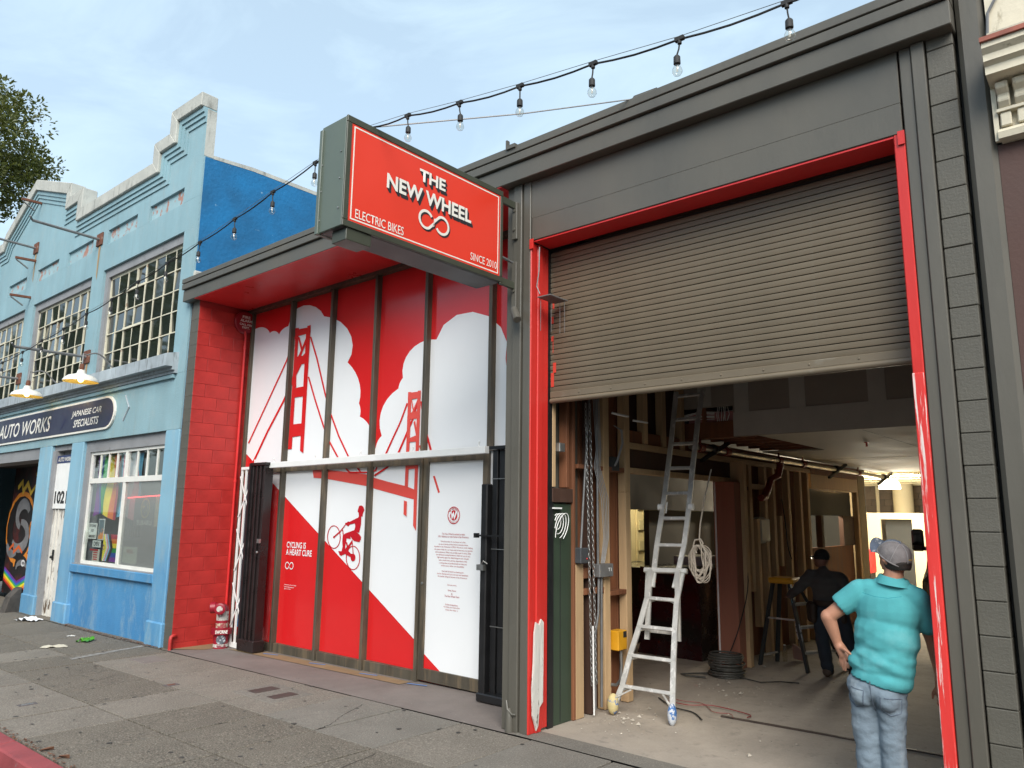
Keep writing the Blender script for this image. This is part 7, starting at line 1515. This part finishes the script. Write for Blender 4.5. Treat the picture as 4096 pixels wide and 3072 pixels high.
def pocket(x, z, w, h, tilt_):
    from mathutils.bvhtree import BVHTree
    pts = [(-w, 0), (-w, -h * .8), (0, -h), (w, -h * .8), (w, 0), (-w, 0)]
    bv = BVHTree.FromPolygons([v.co + BASE['person'] for v in jeans.data.vertices], [p.vertices[:] for p in jeans.data.polygons])
    path = []
    for a, b in zip(pts, pts[1:]):
        for k in range(5):
            f = k / 5; q_ = (a[0] + (b[0] - a[0]) * f, a[1] + (b[1] - a[1]) * f)
            X_ = x + q_[0] * math.cos(tilt_) - q_[1] * math.sin(tilt_); Z_ = z + q_[0] * math.sin(tilt_) + q_[1] * math.cos(tilt_)
            hit = bv.ray_cast(Vector((X_, -.5, Z_)), Vector((0, 1, 0)))
            if hit[0]: path.append(hit[0] + Vector((0, -.001, 0)))
    if len(path) > 3: part('pocket_seam', MB().tube(path, .0038, 5), SEAM, jeans, smooth=60)
pocket(-1.690, .80, .055, .125, -.10); pocket(-1.478, .765, .052, .115, -.10)
part('centre_seam', MB().tube([(-1.592, .052, .86), (-1.590, .055, .78), (-1.588, .09, .70), (-1.590, .15, .655)], .003, 5), SEAM, jeans, smooth=60)
for x in (-1.670, -1.514):
    part('shoe', fused('tmp_shoe', [((x, .16, .05), .05, (x - .02, .36, .04), .045)], [], .009, SHOE, None, 3).data and MB().box(x - .045, x + .045, .12, .40, 0, .03), SHOE, man, .01)
for o in [o for o in bpy.data.objects if o.name.startswith('tmp_shoe')]: o.name = 'shoe'; o.parent = man; o.location = -BASE['person']

# worker at the step ladder, in shade
wk = thing('person', (-3.35, 4.4, 0), 'person in dark work clothes with a head lamp bending at the step ladder', 'person')
GREYSH = mat('grey_sweater', (.075, .072, .070), .9, .12, 6, bump=.3, bscale=200); DJ = mat('dark_jeans', (.030, .040, .055), .9, .15, 6, bump=.3, bscale=200); BLK = mat('black_cloth', (.012, .012, .012), .85, .2, 8); BELT = mat('leather_belt', (.035, .022, .014), .6, .3, 8)
b_ = lambda x, y, z: Vector((x, y, z))
wc = [(b_(-3.32, 4.46, .85), .09, b_(-3.30, 4.44, 1.05), .10), (b_(-3.30, 4.44, 1.1), .10, b_(-3.31, 4.45, 1.20), .07), (b_(-3.32, 4.46, 1.25), .05, b_(-3.36, 4.5, 1.36), .05),
      (b_(-3.47, 4.40, 1.20), .06, b_(-3.63, 4.34, 1.02), .045), (b_(-3.63, 4.34, 1.02), .045, b_(-3.78, 4.46, .93), .032), (b_(-3.12, 4.44, 1.18), .06, b_(-3.02, 4.5, .98), .045), (b_(-3.02, 4.5, .98), .045, b_(-3.12, 4.72, .90), .032),
      (b_(-3.38, 4.45, .80), .085, b_(-3.37, 4.42, .42), .06), (b_(-3.37, 4.42, .42), .058, b_(-3.34, 4.45, .08), .042), (b_(-3.16, 4.5, .80), .085, b_(-3.10, 4.55, .42), .06), (b_(-3.10, 4.55, .42), .058, b_(-3.08, 4.6, .08), .042)]
for dx in (-.02, 0, .02): wc.append((b_(-3.78 + dx * .4, 4.46 + dx, .93), .012, b_(-3.84 + dx * .4, 4.49 + dx, .90), .009, 8))
fw = Vector((-.85, .5, -.05)).normalized(); rw = rotto(fw, (1, 0, 0)); hw = b_(-3.36, 4.5, 1.415)
wbody = fused('body', wc, [(hw, (.098, .076, .11), rw), (hw + fw * .05 + b_(0, 0, -.05), (.055, .055, .06), rw), (hw + fw * .10 + b_(0, 0, -.01), (.02, .013, .018), rw)], .009, SKIND, wk, 3)
swt = fused('sweater', [(b_(-3.47, 4.40, 1.20), .085, b_(-3.63, 4.34, 1.02), .062), (b_(-3.63, 4.34, 1.02), .060, b_(-3.76, 4.44, .945), .045), (b_(-3.12, 4.44, 1.18), .085, b_(-3.02, 4.5, .98), .062), (b_(-3.02, 4.5, .98), .06, b_(-3.11, 4.70, .91), .045), (b_(-3.46, 4.42, 1.2), .08, b_(-3.14, 4.44, 1.19), .08), (b_(-3.32, 4.44, 1.24), .075, b_(-3.33, 4.47, 1.29), .06)],
           [(b_(-3.29, 4.43, 1.10), (.195, .14, .17)), (b_(-3.30, 4.45, .96), (.175, .135, .14)), (b_(-3.32, 4.46, .88), (.165, .13, .08))], .011, GREYSH, wk, 6, lambda c, n_: .007 * noise.noise(c * 8) + .004 * math.sin(c.z * 70), cut=lambda c: c.z < .845 and c.x > -3.5)
wj = fused('jeans', [(b_(-3.38, 4.45, .78), .10, b_(-3.37, 4.42, .42), .085), (b_(-3.37, 4.42, .42), .082, b_(-3.34, 4.45, .10), .075), (b_(-3.16, 4.5, .78), .10, b_(-3.10, 4.55, .42), .085), (b_(-3.10, 4.55, .42), .082, b_(-3.08, 4.6, .10), .075)], [(b_(-3.28, 4.47, .80), (.165, .13, .11))], .011, DJ, wk, 5, lambda c, n_: .008 * noise.noise(c * 9) + .007 * math.sin(c.z * 60) * max(0, 1 - c.z / .3))
fused('boot', [(b_(-3.34, 4.42, .06), .055, b_(-3.36, 4.60, .045), .05), (b_(-3.34, 4.44, .08), .055, b_(-3.34, 4.45, .17), .055)], [], .011, SHOE, wk, 3); fused('boot', [(b_(-3.08, 4.57, .06), .055, b_(-3.09, 4.75, .045), .05), (b_(-3.08, 4.59, .08), .055, b_(-3.08, 4.6, .17), .055)], [], .011, SHOE, wk, 3)
fused('beanie', [], [(hw + b_(.01, 0, .03), (.108, .088, .098), rw)], .009, BLK, wk, 3, cut=lambda c: c.z < 1.405)
part('hat_brim', MB().lathe([(.0, .0), (.125, .0), (.125, .012), (0, .014)], hw + b_(0, 0, .02) + fw * .02, (.0, 0, 1), 20), BLK, wk, smooth=30)
part('head_lamp', MB().tube([hw + fw * .105 + b_(0, -.01, .02), hw + fw * .145 + b_(0, -.01, .012)], .022, 12), WHITE, wk, smooth=40); part('lamp_lens', MB().ball(hw + fw * .148 + b_(0, -.01, .012), (.018, .018, .018)), emit('head_lamp_glow', (1, .9, .6), 4), wk)
part('tool_belt', MB().lathe([(.165, .86), (.17, .88), (.17, .915), (.165, .92)], (-3.30, 4.46, 0), n=20), BELT, wk, smooth=40)
for dx, dy in ((-.19, -.03), (-.13, -.11), (.19, .0)): fused('tool_pouch', [(b_(-3.31 + dx, 4.46 + dy, .84), .055, b_(-3.31 + dx * 1.02, 4.46 + dy * 1.05, .68), .045)], [], .011, BELT, wk, 2)

# ------------------------------------------------------------------ trees
def leaf_mat(name, col, col2):
    m, t, p = newmat(name)
    n = noise_n(t, 1.3, 3, .6); n2 = noise_n(t, 9, 2, .5)
    c = mixc(t, ramp(t, n.outputs[0], .35, .65), col, col2); c = mixc(t, ramp(t, n2.outputs[0], .35, .7, 0, .6), c, mul(col, 2.2))
    t.links.new(c, p.inputs['Base Color']); p.inputs['Roughness'].default_value = .45
    tr = nodes(t, 'ShaderNodeBsdfTranslucent'); t.links.new(c, tr.inputs[0]); mx_ = nodes(t, 'ShaderNodeMixShader'); mx_.inputs[0].default_value = .3
    out = [n for n in t.nodes if n.type == 'OUTPUT_MATERIAL'][0]; t.links.new(p.outputs[0], mx_.inputs[1]); t.links.new(tr.outputs[0], mx_.inputs[2]); t.links.new(mx_.outputs[0], out.inputs[0])
    return m
LF = leaf_mat('fig_leaf', (.052, .066, .010), (.120, .125, .018)); BARK = mat('bark', (.10, .075, .055), .85, .3, 4, bump=.7, bscale=20)
def crown_mesh(seed, R, H, clumps, per, size):
    r = random.Random(seed); mb = MB(); vs, fs = [], []
    for c in range(clumps):
        while True:
            p = Vector((r.uniform(-1, 1), r.uniform(-1, 1), r.uniform(-1, 1)))
            if .35 < p.length < 1: break
        p = Vector((p.x * R, p.y * R, p.z * H)) * (1 + .16 * noise.noise(p * 2.2 + Vector((seed, 0, 0))))
        cr_ = r.uniform(.45, .95)
        for k in range(per):
            d = Vector((r.gauss(0, 1), r.gauss(0, 1), r.gauss(0, .8))); d = d.normalized() * cr_ * r.uniform(.35, 1) ** .5
            q_ = p + d; s = size * r.uniform(.7, 1.3)
            t_ = (d.normalized() + Vector((r.gauss(0, .5), r.gauss(0, .5), r.gauss(0, .5) + .2))).normalized(); w = t_.orthogonal().normalized()
            w = Quaternion(t_, r.uniform(0, 6.3)) @ w
            o = len(vs); n_ = t_.cross(w) * s * .12
            vs += [q_, q_ + t_ * s * .5 + w * s * .24 + n_, q_ + t_ * s, q_ + t_ * s * .5 - w * s * .24 + n_]
            fs.append((o, o + 1, o + 2, o + 3))
    mb.v = [tuple(v) for v in vs]; mb.f = fs; mb.m = [0] * len(fs)
    return mb.mesh('crown', LF, fix=False)
def tree(loc, base_z, h, me, label, seed, sc=1, group=None):
    t = thing('street_tree', (loc[0], loc[1], base_z), label, 'tree', group)
    r = random.Random(seed); top = h
    tk = MB(); tk.tube([(loc[0], loc[1], base_z), (loc[0] + .1, loc[1], base_z + top * .35), (loc[0] - .1, loc[1] + .1, base_z + top * .65), (loc[0], loc[1], base_z + top)], [.32, .24, .18, .08], 10)
    for k in range(9):
        a = r.uniform(0, 6.28); z = base_z + top * r.uniform(.55, .85); L = r.uniform(1.6, 3.6)
        e = Vector((loc[0] + L * math.cos(a), loc[1] + L * math.sin(a), z + L * .7)); tk.tube([(loc[0], loc[1], z), Vector((loc[0], loc[1], z)).lerp(e, .5) + Vector((0, 0, -.2)), e], [.09, .06, .03], 6)
    part('trunk', tk, BARK, t, smooth=50)
    inst('crown', me, t, Vector((0, 0, top)), (0, 0, r.uniform(0, 6)), (sc, sc, sc))
cm = crown_mesh(5, 5.0, 4.8, 420, 75, .26)
tree((-45.0, 2.6), -.15, 20.2, cm, 'dense green tree rising behind the blue building at far left', 1, .90)
cm2 = crown_mesh(9, 3.6, 3.0, 170, 45, .34)
for i, x in enumerate((-64, -54, -44, -35)): tree((x, -16.8 - (i % 2) * .6), -.15, 10.2 + (i % 3) * .9, cm2, ('first', 'second', 'third', 'fourth')[i] + ' tree from the left in the row across the street, seen only as a reflection', 30 + i, 1.55, 'trees across the street')
# facing row of buildings across the street
OPP = [mat('facing_stucco', (.34, .30, .25), .8, .1, 1), mat('facing_grey', (.24, .25, .26), .8, .1, 1), mat('facing_cream', (.42, .38, .30), .8, .1, 1)]
mb = MB(); mb.box(-120, 60, -20.5, -16, -.27, -.15); struct('far_pavement', mb, CONC)
for i, (x0, x1, h) in enumerate(((-44, -30, 6.4), (-29.9, -19, 7.8), (-18.9, -9, 6.8), (-8.9, 1, 8.4), (1.1, 14, 6.2))):
    t = thing('facing_building', ((x0 + x1) / 2, -25, -.15), ('first', 'second', 'third', 'fourth', 'fifth')[i] + ' building from the left in the row across the street', 'building', 'buildings across the street')
    part('wall', MB().box(x0, x1, -30, -20.5, -.15, h), OPP[i % 3], t); part('cornice', MB().box(x0, x1, -20.5, -20.2, h - .4, h), OPP[(i + 1) % 3], t)
    wm = MB().box(-.6, .6, -.02, .03, -.9, .9).mesh('window', PANE)
    k = x0 + 1.6
    while k < x1 - 1:
        for z in (2.0, 5.0): inst('window', wm, t, Vector((k, -20.48, z)) - BASE[t.name])
        k += 2.4
for m_ in bpy.data.meshes:
    if m_.users == 0: bpy.data.meshes.remove(m_)
